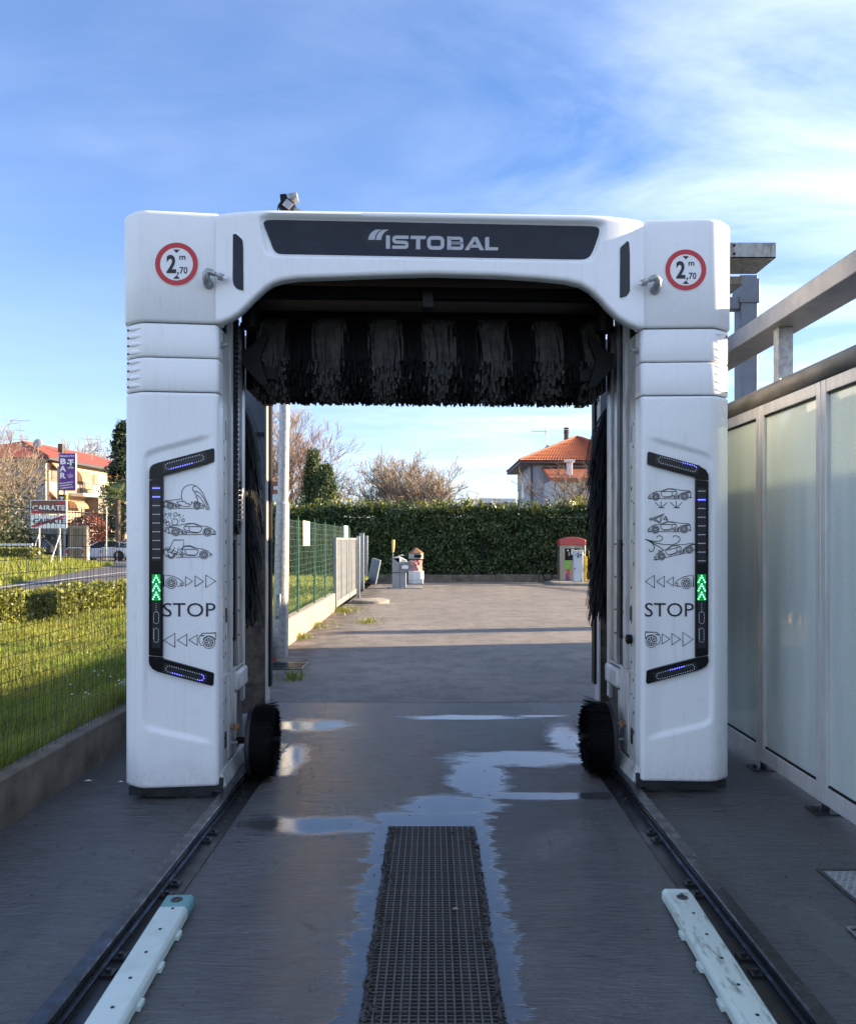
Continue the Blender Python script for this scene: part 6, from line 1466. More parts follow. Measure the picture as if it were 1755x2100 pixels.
wl_ = MB().box(6.95, 7.25, 44.36, 44.399, 1.0, 3.3).build('window', M['white_paint'], hs); MB().box(7.0, 7.2, 44.34, 44.358, 1.1, 3.2).build('pane', M['win_dark'], wl_)
MB().box(9.2, 11.2, 43.6, 44.39, 1.1, 2.7).build('awning', M['awning'], hs)
an_ = thing('roof_aerial', 'TV aerial with square mesh dish on the house roof', 'aerial', (at(1121.5, 925, 51).x, 51, 7.0))
MB().cyl((0, 0, 0.0), (0, 0, 1.75), 0.025, n=6).build('mast', M['galv'], an_); MB().tube([(-0.95, 0, 1.55), (0, 0, 1.55)], 0.015, 5).build('boom', M['galv'], an_); MB().tube([(-0.95, 0, 1.42), (-0.95, 0, 1.68)], 0.012, 5).build('element', M['galv'], an_)
for k in range(5): MB().tube([(-0.8 + 0.14 * k, -0.22, 1.55), (-0.8 + 0.14 * k, 0.22, 1.55)], 0.01, 4).build('element', M['galv'], an_)
for s_ in (-1, 1): MB().tube([(-0.05, 0, 1.55), (-0.17, 0, 1.55 + s_ * 0.26)], 0.015, 5).build('element', M['galv'], an_)
MB().add([(0.03, -0.05, 0.0), (0.37, -0.05, 0.34), (0.03, -0.05, 0.68), (-0.31, -0.05, 0.34), (0.03, -0.03, 0.34)], [(0, 1, 4), (1, 2, 4), (2, 3, 4), (3, 0, 4)]).build('mesh_dish', M['galv'], an_)
fb_ = thing('flat_building', 'low flat roofed pale building left of the house', 'building'); MB().box(3.66, 6.2, 60, 66, 0, 4.35).build('wall', M['wall_pale'], fb_); MB().box(3.55, 6.3, 59.8, 66.2, 4.35, 4.68).build('roof', M['white_paint'], fb_); MB().box(3.8, 6.0, 59.95, 59.99, 3.2, 4.1).build('window', M['win_dark'], fb_)
pi_ = thing('overhead_pipe', 'horizontal galvanised pipe above the hedge in front of house', 'pipe'); MB().cyl((4.75, 34.2, 2.78), (9.5, 34.2, 2.84), 0.09, n=12).build('pipe', M['galv'], pi_, smooth=True); MB().cyl((9.3, 34.2, 0), (9.3, 34.2, 2.8), 0.07, n=10).build('support', M['galv'], pi_); MB().tube([(5.0, 34.2, 2.78), (5.0, 34.2, 3.2), (4.9, 34.2, 3.3)], 0.03, 6).build('stub', M['galv'], pi_)

# ================================================================== YARD EQUIPMENT
def street_lamp(label, px, Y, ztop, dx, dz):
    X_ = (px - CX) / FPX * Y; t = thing('street_lamp', label, 'street lamp', (X_, Y, 0), group='street lamps behind the hedge')
    MB().tube([(0, 0, 0), (0, 0, ztop)], [0.09, 0.06], 8).build('pole', M['galv'], t, smooth=True)
    pts = [(dx * (1 - math.cos(a)), 0, ztop + dz * math.sin(a)) for a in np.linspace(0, math.pi / 2, 9)]; MB().tube(pts, 0.045, 6).build('arm', M['galv'], t, smooth=True)
    e = pts[-1]; MB().box(min(e[0], e[0] + 0.6 * (1 if dx > 0 else -1)), max(e[0], e[0] + 0.6 * (1 if dx > 0 else -1)), -0.12, 0.12, e[2] - 0.08, e[2] + 0.03).build('lantern', M['grey_paint'], t, bevel=0.03)
street_lamp('near street lamp with curved arm in front of the conifers', 638, 60, 5.5, 0.9, 1.0); street_lamp('distant small street lamp above the hedge', 735, 92, 5.2, 1.0, 0.9)
tp_ = thing('tourist_sign', 'brown sign with part of a word above a picture board', 'sign', (at(566, 1000, 30).x, 30, 0))
MB().box(-0.62, 0.35, -0.03, 0.0, 3.30, 3.76).build('top_panel', M['brown_sign'], tp_); MB().box(-0.62, 0.35, -0.03, 0.0, 2.35, 3.27).build('picture_board', M['light_blue'], tp_); MB().box(-0.6, 0.33, -0.036, -0.031, 2.37, 2.85).build('picture_view', M['wall_grey'], tp_)
text_on(MB(), 'ese', lambda x, y: (x, -0.034, y), -0.08, 0.16, 3.45, 3.58, bold=0.02).build('lettering', M['white_print'], tp_)
for x in (-0.5, 0.25): MB().cyl((x, 0.03, 0), (x, 0.03, 3.75), 0.04, n=8).build('post', M['galv'], tp_)

pb = thing('payment_post', 'grey payment post with angled side plate in front of the hedge', 'payment post', (-1.27, 25.3, 0))
MB().box(0, 0.24, -0.16, 0.16, 0.03, 0.98).build('left_housing', M['grey_paint'], pb, bevel=0.012); MB().box(0.245, 0.44, -0.15, 0.15, 0.03, 0.78).build('right_housing', M['grey_paint'], pb, bevel=0.012)
MB().prism([(0, -0.16, 0.98), (0.20, -0.16, 1.03), (0.44, -0.16, 0.90), (0.46, -0.16, 0.84), (0.245, -0.16, 0.80)], (0, 0.30, 0)).build('hood', M['white_paint'], pb)
MB().prism([(0.24, -0.20, 0.50), (0.46, -0.20, 0.50), (0.67, -0.20, 0.66), (0.58, -0.20, 0.84), (0.27, -0.20, 0.84)], (0, 0.03, 0)).build('side_plate', M['beam'], pb); MB().prism([(0.32, -0.205, 0.63), (0.50, -0.205, 0.63), (0.52, -0.205, 0.70), (0.48, -0.205, 0.74), (0.34, -0.205, 0.74), (0.30, -0.205, 0.70)], (0, 0.004, 0)).build('badge', M['white_print'], pb)
MB().box(-0.02, 0.46, -0.18, 0.18, 0.50, 0.52).build('band', M['rail_black'], pb); MB().tube([(0.25, -0.21, 0.86), (0.25, -0.21, 1.04), (0.30, -0.21, 1.07), (0.36, -0.21, 1.05)], 0.018, 6).build('hook', M['white_paint'], pb)
MB().cyl((0.02, -0.1, 1.0), (0.025, -0.1, 1.18), 0.012, n=6).build('handle_stem', M['galv'], pb); MB().tube([(0.025, -0.1, 1.16), (0.03, -0.1, 1.3), (0.035, -0.1, 1.55)], [0.03, 0.045, 0.05], 8).build('brush_handle', M['straw'], pb)
MB().box(-0.06, 0.95, -0.3, 0.5, 0.0, 0.03).build('base_plate', M['galv'], pb); MB().tube([(0.46, -0.1, 0.84), (0.6, -0.12, 0.87), (0.72, -0.12, 0.84)], 0.02, 6).build('tap', M['galv'], pb)
bn = thing('litter_bin', 'white hexagonal litter bin with pink bag and brown domed lid', 'litter bin', (at(853, 1196, 28.0).x, 28.0, 0), R(8))
def hexl(prof, name, m, par=bn): return MB().lathe(prof, (0, 0, 0), 6).build(name, M[m], par)
hexl([(0.25, 0.0), (0.27, 0.06), (0.24, 0.09)], 'foot', 'white_paint'); hexl([(0.25, 0.09), (0.27, 0.14), (0.27, 0.44), (0.25, 0.45)], 'body', 'white_paint'); 
rows = [[((0.205 + 0.03 * math.sin(k * 1.9 + i) * math.sin(i * 0.9)) * math.cos(k * 2 * math.pi / 24), (0.205 + 0.03 * math.sin(k * 2.3 + i * 1.3)) * math.sin(k * 2 * math.pi / 24), 0.44 + 0.065 * i) for k in range(24)] for i in range(7)]
MB().grid(rows, close=True).build('bag', M['pink_bag'], bn, smooth=True)
hexl([(0.23, 0.84), (0.23, 0.87), (0.20, 0.88)], 'rim', 'black'); hexl([(0.255, 0.87), (0.26, 0.89), (0.26, 1.06), (0.25, 1.07)], 'hood', 'galv'); hd = hexl([(0.275, 1.07), (0.275, 1.09), (0.12, 1.20), (0.02, 1.27)], 'lid', 'copper'); MB().box(-0.09, 0.16, -0.262, -0.22, 0.92, 1.03).build('opening', M['black'], hd)
vc = thing('vacuum_station', 'beige car vacuum station with faded red curved top by the hedge', 'vacuum', (5.0, 28.4, 0))
MB().box(-0.42, 0.42, -0.22, 0.28, 0.08, 1.38).build('cabinet', M['beige_metal'], vc, bevel=0.02)
for s_ in (-1, 1): MB().box(s_ * 0.42 - 0.035, s_ * 0.42 + 0.035, -0.26, 0.30, 0.08, 1.36).build('side_column', M['beige_metal'], vc, bevel=0.012)
rows = []
for y in (-0.30, -0.29, 0.33): rows.append([(x, y, 1.52 + 0.13 * math.cos(x / 0.46 * 1.2)) for x in np.linspace(-0.46, 0.46, 13)])
hb = MB().prism([(x, -0.30, z) for x, z in [(-0.46, 1.36), (0.46, 1.36)] + [(x, 1.50 + 0.15 * math.cos(x / 0.46 * 1.25)) for x in np.linspace(0.46, -0.46, 13)]], (0, 0.63, 0)).build('red_top', M['coral'], vc, bevel=0.02)
MB().box(-0.27, 0.25, -0.235, -0.221, 0.82, 1.24).build('control_panel', M['black'], vc)
for x in (-0.17, 0.17): MB().cyl((x, -0.235, 1.17), (x, -0.25, 1.17), 0.03, n=12).build('dial', M['white_paint'], vc)
for x in (-0.02, 0.035): MB().cyl((x, -0.22, 1.29), (x, -0.235, 1.29), 0.02, n=10).build('dial', M['white_paint'], vc)
MB().box(-0.05, 0.05, -0.245, -0.236, 1.02, 1.22).build('coin_plate', M['paper'], vc); MB().box(-0.15, -0.10, -0.245, -0.236, 0.98, 1.12).build('slot_plate', M['grey_paint'], vc)
MB().box(-0.25, -0.08, -0.228, -0.222, 0.48, 0.82).build('lime_label', M['lime'], vc); MB().prism([(-0.22, -0.232, 0.50), (-0.10, -0.232, 0.52), (-0.12, -0.232, 0.14), (-0.16, -0.232, 0.14)], (0, 0.006, 0)).build('orange_label', M['orange_red'], vc); MB().box(-0.24, -0.10, -0.228, -0.222, 0.10, 0.34).build('violet_label', M['purple'], vc)
MB().tube([(0.44, 0, 1.3), (0.60, -0.05, 1.15), (0.62, -0.05, 0.8), (0.75, -0.08, 0.5), (0.80, -0.1, 0.15), (0.7, -0.1, 0.08)], 0.025, 8).build('hose', M['rail_black'], vc, smooth=True); MB().tube([(0.46, -0.05, 0.6), (0.55, -0.08, 0.52), (0.62, -0.1, 0.3), (0.68, -0.12, 0.22)], 0.022, 8).build('hose', M['grey_paint'], vc, smooth=True)
MB().tube([(-0.44, 0, 1.3), (-0.58, -0.05, 1.1), (-0.62, -0.05, 0.5), (-0.75, -0.1, 0.12), (-0.95, -0.1, 0.10), (-1.05, -0.1, 0.3)], 0.025, 8).build('hose', M['black'], vc, smooth=True)
vb = thing('control_box', 'pale blue upright control box standing before the vacuum station', 'control box', (5.02, 27.3, 0))
MB().box(-0.15, 0.17, -0.12, 0.12, 0.09, 1.16).build('body', M['light_blue'], vb, bevel=0.012); MB().box(-0.165, 0.185, -0.14, 0.14, 1.16, 1.19).build('cap', M['white_paint'], vb); MB().box(-0.12, 0.14, -0.127, -0.121, 0.11, 1.13).build('door', M['light_blue'], vb, bevel=0.003)
for x, z, w_, h_ in ((-0.09, 1.03, 0.03, 0.04), (-0.01, 1.07, 0.06, 0.05), (-0.01, 0.98, 0.06, 0.09), (0.08, 1.03, 0.07, 0.06), (0.08, 0.96, 0.03, 0.04), (-0.12, 0.56, 0.04, 0.05), (0.10, 0.16, 0.03, 0.06)): MB().box(x - w_ / 2, x + w_ / 2, -0.134, -0.128, z - h_ / 2, z + h_ / 2).build('sticker', M['rail_black'], vb)
yc = thing('coiled_hose', 'yellow coiled air hose hanging right of the control box', 'hose', (5.02, 27.35, 0)); pts = [(0.27 + 0.045 * math.cos(k * 1.1), -0.08 + 0.045 * math.sin(k * 1.1), 0.12 + 0.85 * k / 110) for k in range(111)]
MB().tube(pts, 0.014, 5).build('coil', M['yellow'], yc, smooth=True); MB().tube([(0.27, -0.08, 0.97), (0.22, -0.04, 1.05), (0.17, -0.03, 1.08)], 0.012, 5).build('lead', M['yellow'], yc)
isl = thing('island_kerb', 'low concrete island under the vacuum station', 'kerb'); MB().prism([(4.15, 26.9, -0.02), (4.4, 26.65, -0.02), (7.6, 26.65, -0.02), (7.6, 29.1, -0.02), (4.15, 29.1, -0.02)], (0, 0, 0.105)).build('slab', M['concrete'], isl, bevel=0.02); MB().box(5.45, 5.62, 26.63, 26.8, 0.0, 0.09).build('yellow_mark', M['yellow'], isl)

# ================================================================== LEFT BACKGROUND: apartment block, signs, cars
ap_ = thing('apartment_block', 'three storey cream apartment block with red roof and balconies across the road', 'building', (-37.6, 77, 0), R(-5.14))
EZ = 9.55
MB().box(-12, 0, 0.0, 27, -0.2, EZ).build('wall', M['wall_yellow'], ap_); MB().box(-12, -0.02, -0.03, -0.002, -0.2, EZ - 0.02).build('gable_wall', M['wall_grey'], ap_)
c4 = [(-12.9, -0.9, EZ), (0.9, -0.9, EZ), (0.9, 27.9, EZ), (-12.9, 27.9, EZ)]; r0_, r1_ = (-6, 5.5, 11.9), (-6, 21.5, 11.9)
rfm = MB(); rfm.poly([c4[0], c4[1], r0_]); rfm.poly([c4[1], c4[2], r1_, r0_]); rfm.poly([c4[2], c4[3], r1_]); rfm.poly([c4[3], c4[0], r0_, r1_]); rfo = rfm.build('roof', M['roof_red'], ap_)
MB().prism([Vector(p) - Vector((0, 0, 0.26)) for p in c4], (0, 0, 0.25)).build('eaves', M['wood_dark'], rfo); MB().tube([Vector(c4[1]), Vector(r0_)], 0.12, 6).tube([Vector(r0_), Vector(r1_)], 0.12, 6).build('ridge_tiles', M['roof_red'], rfo)
for y, x in ((8.2, -3.2),): MB().box(x - 0.25, x + 0.25, y - 0.25, y + 0.25, 10.2, 11.9).build('chimney', M['brick'], rfo)
dsh = thing('satellite_dish', 'round satellite dish on the apartment roof', 'dish', (at(78, 908, 79).x, 79, 10.9)); MB().cyl((0, 0, -0.8), (0, 0, 0.3), 0.04, n=6).build('mast', M['galv'], dsh)
dd = MB().lathe([(0.0, 0.08), (0.26, 0.05), (0.46, -0.01), (0.50, -0.06)], (0, 0, 0), 20).build('bowl', M['grey_paint'], dsh, smooth=True); dd.matrix_local = Matrix.Translation((0, -0.1, 0.3)) @ Matrix.Rotation(R(72), 4, 'X') @ Matrix.Rotation(R(0), 4, 'Y')
for px, top, Y, lab in ((42, 862, 80, 'tall TV aerial on the left end of the apartment roof'), (188, 900, 86, 'small TV aerial on the right part of the apartment roof')):
    p = at(px, top, Y); t = thing('roof_aerial', lab, 'aerial', (p.x, Y, 10.2)); h = p.z - 10.2
    MB().cyl((0, 0, 0), (0, 0, h), 0.05, 0.03, 6).build('mast', M['galv'], t)
    for k, (zz_, L) in enumerate(((h, 1.1), (h * 0.72, 0.5), (h * 0.45, 0.9))): MB().tube([(-L, 0, zz_), (L * 0.9, 0, zz_ - 0.05)], 0.02, 4).build('boom', M['galv'], t)
def awin(y0, y1, z0, z1, aw=True, sh=True):
    w_ = MB().box(0.002, 0.07, y0, y1, z0, z1).build('window', M['shutter'] if sh else M['white_paint'], ap_); MB().box(0.071, 0.09, y0 + 0.1, y1 - 0.1, z0 + 0.08, z1 - 0.08).build('pane', M['win_dark'] if not sh else M['shutter'], w_)
    if aw: MB().prism([(0.05, y0 - 0.3, z1 + 0.35), (0.05, y0 - 0.3, z1 + 0.02), (0.75, y0 - 0.3, z1 - 0.42), (0.72, y0 - 0.3, z1 - 0.30)], (0, y1 - y0 + 0.6, 0)).build('awning', M['awning'], w_)
awin(0.9, 2.0, 7.3, 9.0); awin(0.9, 2.0, 4.2, 6.0); awin(0.9, 2.0, 1.2, 2.9)
MB().tube([(0.08, 0.35, 9.3), (0.08, 0.3, 8.9), (0.08, 0.3, 0)], 0.06, 6).build('downpipe', M['brown_pipe'], ap_)
for y in (6.2, 8.8, 12.4, 15.0): awin(y, y + 1.0, 6.4, 8.7, aw=(y in (12.4,)), sh=True)
for y in (6.4, 9.4, 12.6): awin(y, y + 1.1, 3.2, 5.3, aw=False, sh=(y != 9.4))
def balcony(y0, y1, z, dep, solid=None):
    b = MB().box(0.01, dep, y0, y1, z - 0.30, z).build('balcony', M['wall_pale'], ap_)
    MB().box(dep - 0.06, dep, y0, y1, z + 1.02, z + 1.08).box(0.01, dep - 0.06, y0, y0 + 0.05, z + 1.02, z + 1.08).build('handrail', M['rail_black'], b)
    k = y0
    while k < y1:
        MB().box(dep - 0.05, dep - 0.01, k, k + 0.04, z, z + 1.02).build('baluster', M['rail_black'], b); k += 0.26
    for k in range(int(dep / 0.3)): MB().box(0.15 + 0.3 * k, 0.19 + 0.3 * k, y0 + 0.01, y0 + 0.04, z, z + 1.02).build('baluster', M['rail_black'], b)
    if solid: MB().box(dep - 0.02, dep + 0.03, solid[0], solid[1], z + 0.02, z + 1.0).build('balcony_panel', M['grey_paint'], b)
    return b
balcony(4.2, 11.6, 6.35, 1.5, (6.0, 8.2)); balcony(3.4, 11.6, 3.3, 1.6); balcony(12.2, 16, 6.35, 1.3)
def big_awning(y0, y1, z, dep, drop):
    rows = [[(dep * math.sin(t * math.pi / 2), y, z - drop * (1 - math.cos(t * math.pi / 2))) for y in np.linspace(y0, y1, 7)] for t in np.linspace(0, 1, 7)]
    a = MB().grid(rows); a.poly([(0, y0, z - drop)] + [r_[0] for r_ in rows]); ao = a.build('awning', M['awning'], ap_)
    for i in range(1, 6, 2): MB().grid([[(r_[i][0] + 0.01, r_[i][1], r_[i][2] + 0.01), (r_[i + 1][0] + 0.01, r_[i + 1][1], r_[i + 1][2] + 0.01)] for r_ in rows]).build('awning_stripe', M['awning_stripe'], ao)
big_awning(5.0, 7.0, 8.8, 1.0, 1.2); big_awning(4.0, 6.2, 5.6, 1.0, 0.8)
MB().box(0.02, 1.4, 7.4, 9.2, 3.4, 6.0).build('blind', M['shutter'], ap_)

# --- purple bar sign on its kiosk
def put(px, py, Y): p = at(px, py, Y); return p
bs = thing('bar_sign', 'tall purple bar sign with white letters above the kiosk', 'sign', (at(120, 1100, 52).x, 52, 0))
W_, Z0_, Z1_ = 1.13, at(0, 1006, 52).z, at(0, 929, 52).z
MB().box(0, W_, 0, 0.22, Z0_, Z1_).build('case', M['galv'], bs, bevel=0.02); fc = MB().box(0.03, W_ - 0.03, -0.012, -0.001, Z0_ + 0.03, Z1_ - 0.03).build('face', M['purple'], bs)
# sign face units from the enlarged photograph: x 575..835, y 145..775
bx = lambda x, y: ((x - 575) / 262 * W_, -0.018, Z1_ - (y - 143) / 634 * (Z1_ - Z0_))
MB().poly([bx(*p) for p in ((700, 240), (832, 240), (832, 415), (700, 415))]).build('dark_patch', M['purple_dark'], fc)
bx2 = lambda x, y: (bx(x, y)[0], -0.021, bx(x, y)[2]); wt = MB()
text_on(wt, "Flamant d'Or", bx2, 592, 822, 205, 175, bold=0.03, italic=0.2)
for ch_, y0, y1, x0, x1 in (('B', 333, 235, 605, 692), ('A', 455, 357, 590, 694), ('R', 573, 474, 598, 690)): text_on(wt, ch_, bx2, x0, x1, y0, y1, bold=0.05)
text_on(wt, 'T', bx2, 720, 808, 352, 250, bold=0.06); wt.poly([bx2(*p) for p in ((708, 305), (740, 305), (740, 330), (708, 330))]); wt.poly([bx2(*p) for p in ((785, 290), (808, 290), (808, 308), (785, 308))])
for y in (372, 388, 402): wt.poly([bx2(*p) for p in ((715 if y > 380 else 738, y - 4), (815 if y > 380 else 790, y - 4), (815 if y > 380 else 790, y + 3), (715 if y > 380 else 738, y + 3))])
for tx, y0, y1, sl_ in (('Panineteca', 668, 640, 0), ('Gelateria', 708, 680, 0), ('Caffetteria', 752, 722, 0)):
    vs, fs = text_mb(tx, 595, 800 if tx != 'Gelateria' else 778, 0, 28, bold=0.03); yo = y0
    wt.add([bx2(a, yo - b - (a - 595) * 0.16 + 4) for a, b in vs], fs)
wt.build('lettering', M['white_print'], fc)
st_ = MB(); stroke(st_, [(715, 500), (735, 555), (760, 560), (750, 500)], 8, bx2); stroke(st_, [(735, 520), (765, 480)], 8, bx2); stroke(st_, [(755, 520), (800, 515)], 12, bx2); stroke(st_, [(735, 548), (800, 545)], 12, bx2); st_.build('emblem', M['paper'], fc)
for x in (-0.12, W_ * 0.25): MB().box(x, x + 0.1, 0.05, 0.15, 0, Z0_ + (1.6 if x < 0 else 0)).build('post', M['galv'], bs)
tz0, tz1 = at(0, 1046, 52).z, at(0, 1014, 52).z
MB().box(0.02, 0.42, -0.02, 0.12, tz0, tz1).build('small_panel', M['purple_dark'], bs); MB().box(0.42, 0.55, -0.02, 0.12, tz0, tz1).build('yellow_edge', M['yellow'], bs)
text_on(MB(), 'T', lambda x, y: (x, -0.024, y), 0.10, 0.36, tz0 + 0.45, tz1 - 0.15, bold=0.06).build('lettering', M['white_print'], bs)
ks = thing('roadside_kiosk', 'grey kiosk with dark beam and cream door frame behind town signs', 'kiosk', (at(64, 1150, 54).x, 54, 0))
kz = lambda y: at(0, y, 54).z
kx = lambda px: (px - 64) / FPX * 54
MB().box(kx(64), kx(138), 0, 0.5, kz(1095), kz(1083)).build('beam', M['wall_grey'], ks); MB().box(kx(67), kx(93), 0.05, 0.6, 0, kz(1096)).build('pillar', M['steel_blue'], ks); MB().box(kx(114), kx(131), 0.05, 0.6, 0, kz(1096)).build('pillar', M['steel_blue'], ks)
MB().box(kx(93), kx(145), 0.65, 0.8, 0, kz(1086)).build('back_wall', M['grey_paint'], ks); MB().box(kx(137), kx(145), 0.2, 0.64, 0, kz(1078)).build('side_wall', M['grey_paint'], ks)
for a, b, c, d in ((143.5, 149, 1160, 1078), (172, 178, 1160, 1078), (149, 172, 1084, 1078)): MB().box(kx(a), kx(b), 0.0, 0.2, kz(c), kz(d)).build('door_frame', M['wall_yellow'], ks)
MB().box(kx(149.2), kx(171.8), 0.06, 0.1, 0, kz(1084.5)).build('door', M['beige_metal'], ks); MB().box(kx(143.5), kx(177.5), 0.22, 0.45, 0, kz(1080)).build('side_room', M['wall_pale'], ks)

# --- two town-limit signs on props
cs = thing('town_sign', 'pair of town limit signs with red diagonal bars on white props', 'sign', (at(62, 1150, 42).x, 42, 0.28))
SX = lambda px: (px - 62) / FPX * 42
SZ = lambda y: at(0, y, 42).z - 0.28
def splate(y0, y1, m, name, x0=62.5, x1=136): 
    p = fillet([(SX(x0), SZ(y0)), (SX(x1), SZ(y0)), (SX(x1), SZ(y1)), (SX(x0), SZ(y1))], 0.06, 4, True)
    a = MB().prism([(x, 0, z) for x, z in p], (0, 0.04, 0)).build(name, M['white_print'], cs)
    c = ((SX(x0) + SX(x1)) / 2, (SZ(y0) + SZ(y1)) / 2)
    MB().poly([(c[0] + (x - c[0]) * 0.965, -0.003, c[1] + (z - c[1]) * 0.92) for x, z in p]).build('face', m, a); return a
pu = splate(1025.5, 1054.5, M['brown_sign'], 'upper_plate'); plw = splate(1056, 1083.5, M['white_print'], 'lower_plate', 63, 137)
band = lambda pts, e: [(SX(x), e, SZ(y)) for x, y in pts]
MB().poly(band([(64.5, 1052.8), (64.5, 1047), (86, 1043.5), (84, 1052.8)], -0.005)).build('red_bar', M['red_print'], pu); MB().poly(band([(117, 1031.5), (121, 1027.5), (133.5, 1027.5), (133.5, 1033)], -0.005)).build('red_bar', M['red_print'], pu)
MB().poly(band([(64.5, 1081.5), (64.5, 1078), (126, 1058), (133.5, 1058), (133.5, 1060.5), (72, 1081.5)], -0.005)).build('red_bar', M['red_print'], plw)
text_on(MB(), 'CAIRATE', lambda x, y: (SX(x), -0.008, SZ(y)), 66, 133, 1047, 1036, bold=0.03).build('lettering', M['white_print'], pu)
text_on(MB(), 'CAIRATE', lambda x, y: (SX(x), -0.008, SZ(y)), 67.5, 133.5, 1074.5, 1063.5, bold=0.03).build('lettering', M['ink'], plw)
for px in (79, 122): MB().cyl((SX(px), 0.09, 0), (SX(px), 0.09, SZ(1028)), 0.035, n=8).build('post', M['white_paint'], cs); MB().cyl((SX(px - 12), -0.5, -0.15), (SX(px), 0.06, SZ(1096)), 0.03, n=8).build('prop', M['white_paint'], cs)

# --- hoop barriers, railing
hp = thing('hoop_barrier', 'red and white hoop barrier in front of the cream door frame', 'barrier', (at(136.5, 1155, 52).x, 52, 0), group='hoop barriers by the road')
hw = 33.2 / FPX * 52
def hoop(t):
    for s_, n_ in ((0, 1), (hw, 1)):
        for k in range(4): MB().cyl((s_, 0, 0.22 * k), (s_, 0, 0.22 * (k + 1)), 0.045, n=10).build('band', M['red_paint'] if k in (1, 3) else M['white_paint'], t, smooth=True)
    pts = [(0, 0, 0.88), (0.03, 0, 0.96), (0.12, 0, 1.02), (hw - 0.12, 0, 1.02), (hw - 0.03, 0, 0.96), (hw, 0, 0.88)]; MB().tube(pts, 0.045, 10).build('top_bar', M['white_paint'], t, smooth=True)
hoop(hp); dup(hp, (at(206.5, 1155, 52).x, 52, 0), label='red and white hoop barrier in front of the white car')
wr_ = thing('white_railing', 'low white railing at the left edge before the dark car', 'railing', (at(-30, 1117, 46).x, 46, 0.3)); MB().box(0, 97 / FPX * 46, -0.04, 0.04, at(0, 1119, 46).z - 0.3, at(0, 1114.5, 46).z - 0.3).build('rail', M['white_paint'], wr_)
for k in range(3): MB().cyl((0.2 + 1.2 * k, 0, -0.1), (0.2 + 1.2 * k, 0, 0.95), 0.04, n=8).build('post', M['white_paint'], wr_)
gp = thing('slim_post', 'slim pale metal post standing before the palm', 'post', (at(218, 1110, 50).x, 50, 0)); MB().cyl((0, 0, 0), (0, 0, at(0, 1040, 50).z), 0.045, n=8).build('shaft', M['galv'], gp); MB().lathe([(0.05, 0), (0.05, 0.03), (0.01, 0.05)], (0, 0, at(0, 1040, 50).z), 8).build('cap', M['galv'], gp)
bh = hedge('verge_hedge', 'clipped yellow green hedge below the town signs at the left', -27.0, -20.1, 40.0, 41.2, 0.3, 1.12, 9000, 0.11, M['low_hedge'], 0.1)

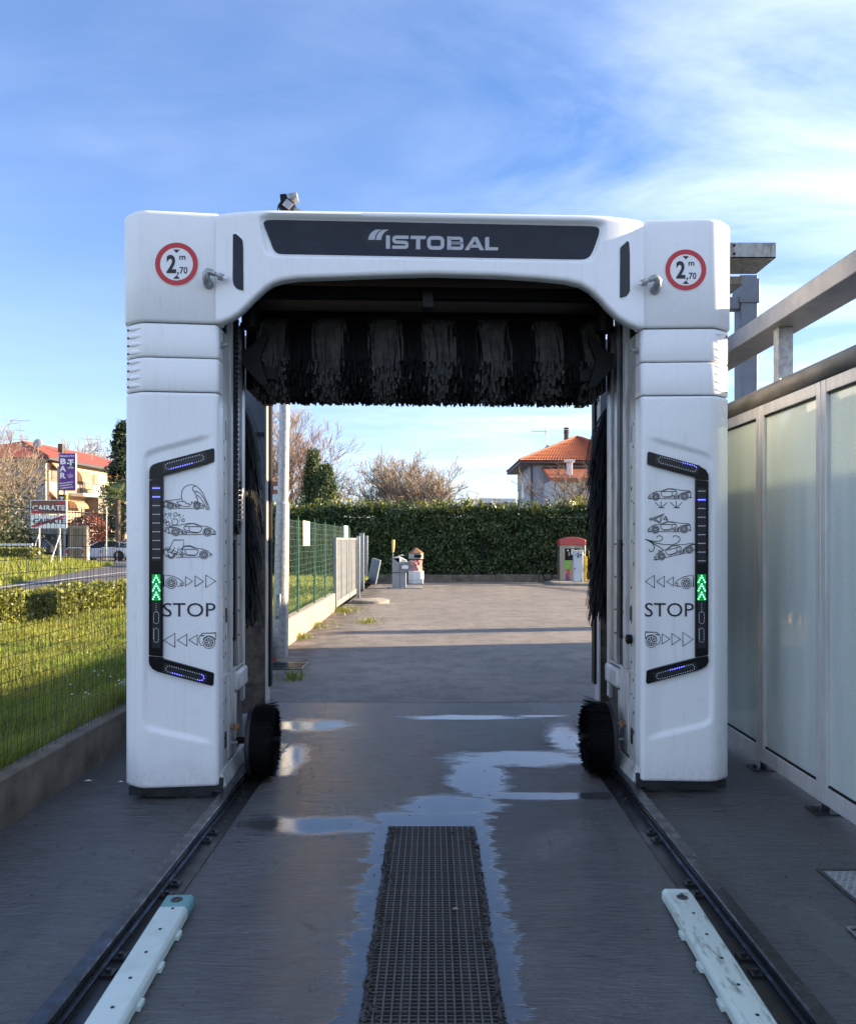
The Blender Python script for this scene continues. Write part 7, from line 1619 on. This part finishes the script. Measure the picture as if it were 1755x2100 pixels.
# --- cars
def car(label, loc, rz, paint, L=4.2, Hh=1.48):
    t = thing('parked_car', label, 'car', loc, rz, 'cars parked across the road'); P_ = M[paint]
    st = [(-2.10, 0.35, 0.72, 0.70, 0.62), (-2.02, 0.24, 0.86, 0.80, 0.72), (-1.7, 0.20, 0.95, 0.86, 0.80), (-1.0, 0.18, 0.95, 0.88, 0.82), (0.0, 0.18, 0.93, 0.88, 0.82), (0.9, 0.18, 0.92, 0.88, 0.82), (1.3, 0.19, 0.88, 0.86, 0.80), (1.75, 0.22, 0.78, 0.82, 0.72), (2.0, 0.28, 0.66, 0.74, 0.60), (2.10, 0.38, 0.55, 0.62, 0.50)]
    rows = []
    for x, zl, zb_, hw1, hw2 in st:
        zm = (zl + zb_) / 2; rows.append([(x, -hw2 * 0.9, zl), (x, -hw1, zl + 0.12), (x, -hw1 * 1.01, zm), (x, -hw1 * 0.985, zb_ - 0.06), (x, -hw2 * 0.97, zb_), (x, -hw2 * 0.5, zb_ + 0.025), (x, 0, zb_ + 0.035), (x, hw2 * 0.5, zb_ + 0.025), (x, hw2 * 0.97, zb_), (x, hw1 * 0.985, zb_ - 0.06), (x, hw1 * 1.01, zm), (x, hw1, zl + 0.12), (x, hw2 * 0.9, zl)])
    mb = MB().grid(rows); mb.poly(rows[0]); mb.poly(rows[-1]); mb.build('body', P_, t, smooth=True, angle=45)
    gr_ = [(-1.95, 0.90, 0.70), (-1.60, 1.28, 0.60), (-0.9, 1.44, 0.57), (-0.1, Hh, 0.56), (0.35, 1.42, 0.57), (1.15, 0.92, 0.72)]
    rows = [[(x, -0.80 if z < 1 else -hw_ - 0.10, 0.90 if z > 1 else 0.88), (x, -hw_, z - 0.03), (x, -hw_ * 0.8, z), (x, 0, z + 0.015), (x, hw_ * 0.8, z), (x, hw_, z - 0.03), (x, 0.80 if z < 1 else hw_ + 0.10, 0.90 if z > 1 else 0.88)] for x, z, hw_ in gr_]
    MB().grid(rows).build('greenhouse', M['car_glass'], t, smooth=True, angle=60)
    rr_ = [[(x, y * (hw_ + 0.015), z + 0.012 - (0.02 if abs(y) > 0.9 else 0)) for y in (-1, -0.7, 0, 0.7, 1)] for x, z, hw_ in [(-1.66, 1.27, 0.60), (-0.9, 1.44, 0.57), (-0.1, Hh, 0.56), (0.30, 1.43, 0.57)]]
    MB().grid(rr_).build('roof_panel', P_, t, smooth=True)
    for s_ in (-1, 1):
        for a, b in (((-0.25, 0.93), (-0.28, 1.44)), ((-1.35, 0.93), (-1.25, 1.38)), ((1.14, 0.92), (0.30, 1.43))): MB().tube([(a[0], s_ * 0.80, a[1]), (b[0], s_ * 0.595, b[1])], 0.035, 5).build('pillar', P_, t)
        MB().box(0.75, 0.92, min(s_ * 0.9, s_ * 1.02), max(s_ * 0.9, s_ * 1.02), 0.92, 1.03).build('mirror', P_, t, bevel=0.03); MB().box(1.72, 2.03, min(s_ * 0.52, s_ * 0.74), max(s_ * 0.52, s_ * 0.74), 0.60, 0.70).build('headlight', M['white_print'], t, bevel=0.02)
        MB().box(-0.22, -0.08, min(s_ * 0.885, s_ * 0.90), max(s_ * 0.885, s_ * 0.90), 0.78, 0.81).build('door_handle', M['chrome'], t)
        for x in (-1.32, 1.32):
            w_ = MB().lathe([(0.20, -0.11 * s_), (0.325, -0.10 * s_), (0.335, 0.0), (0.325, 0.10 * s_), (0.20, 0.115 * s_)], (0, 0, 0), 24, 'x').build('wheel', M['rubber'], t, smooth=True); w_.location = (x, s_ * 0.79, 0.335); w_.rotation_euler = (0, 0, R(90))
            MB().lathe([(0.02, -0.085 * s_), (0.2, -0.10 * s_)], (0, 0, 0), 14, 'x').build('rim', M['chrome'], w_)
            MB().lathe([(0.39, 0), (0.39, 0.001)], (0, 0, 0), 24, 'x').build('wheel_arch', M['rubber'], t).matrix_local = Matrix.Translation((x, s_ * 0.893, 0.37)) @ Matrix.Rotation(R(90), 4, 'Z')
    return t
car('white hatchback parked behind the hoop barriers', (-24.3, 58.9, 0.0), R(180), 'car_white')
car('dark car behind the white railing at the left edge', (at(20, 1100, 51).x, 52, 0.35), R(180), 'car_dark')
car('silver green car parked facing the road behind the white hatchback', (at(196, 1100, 68).x, 70, 0.25), R(-70), 'car_silver')
# far-off wood closing the horizon
n = 14000; xx = rng.uniform(-160, 110, n); hh = 4.6 + 1.4 * wob(xx * 0.12, xx * 0.05); P = np.stack([xx, 165 + rng.uniform(0, 8, n), rng.random(n) ** 0.8 * hh], 1)
tag(leaves('distant_wood', P, 1.1, M['ivy'], None, up=0.4, aspect=0.8), 'far wood reading as one low band along the horizon', 'wood', kind='stuff')
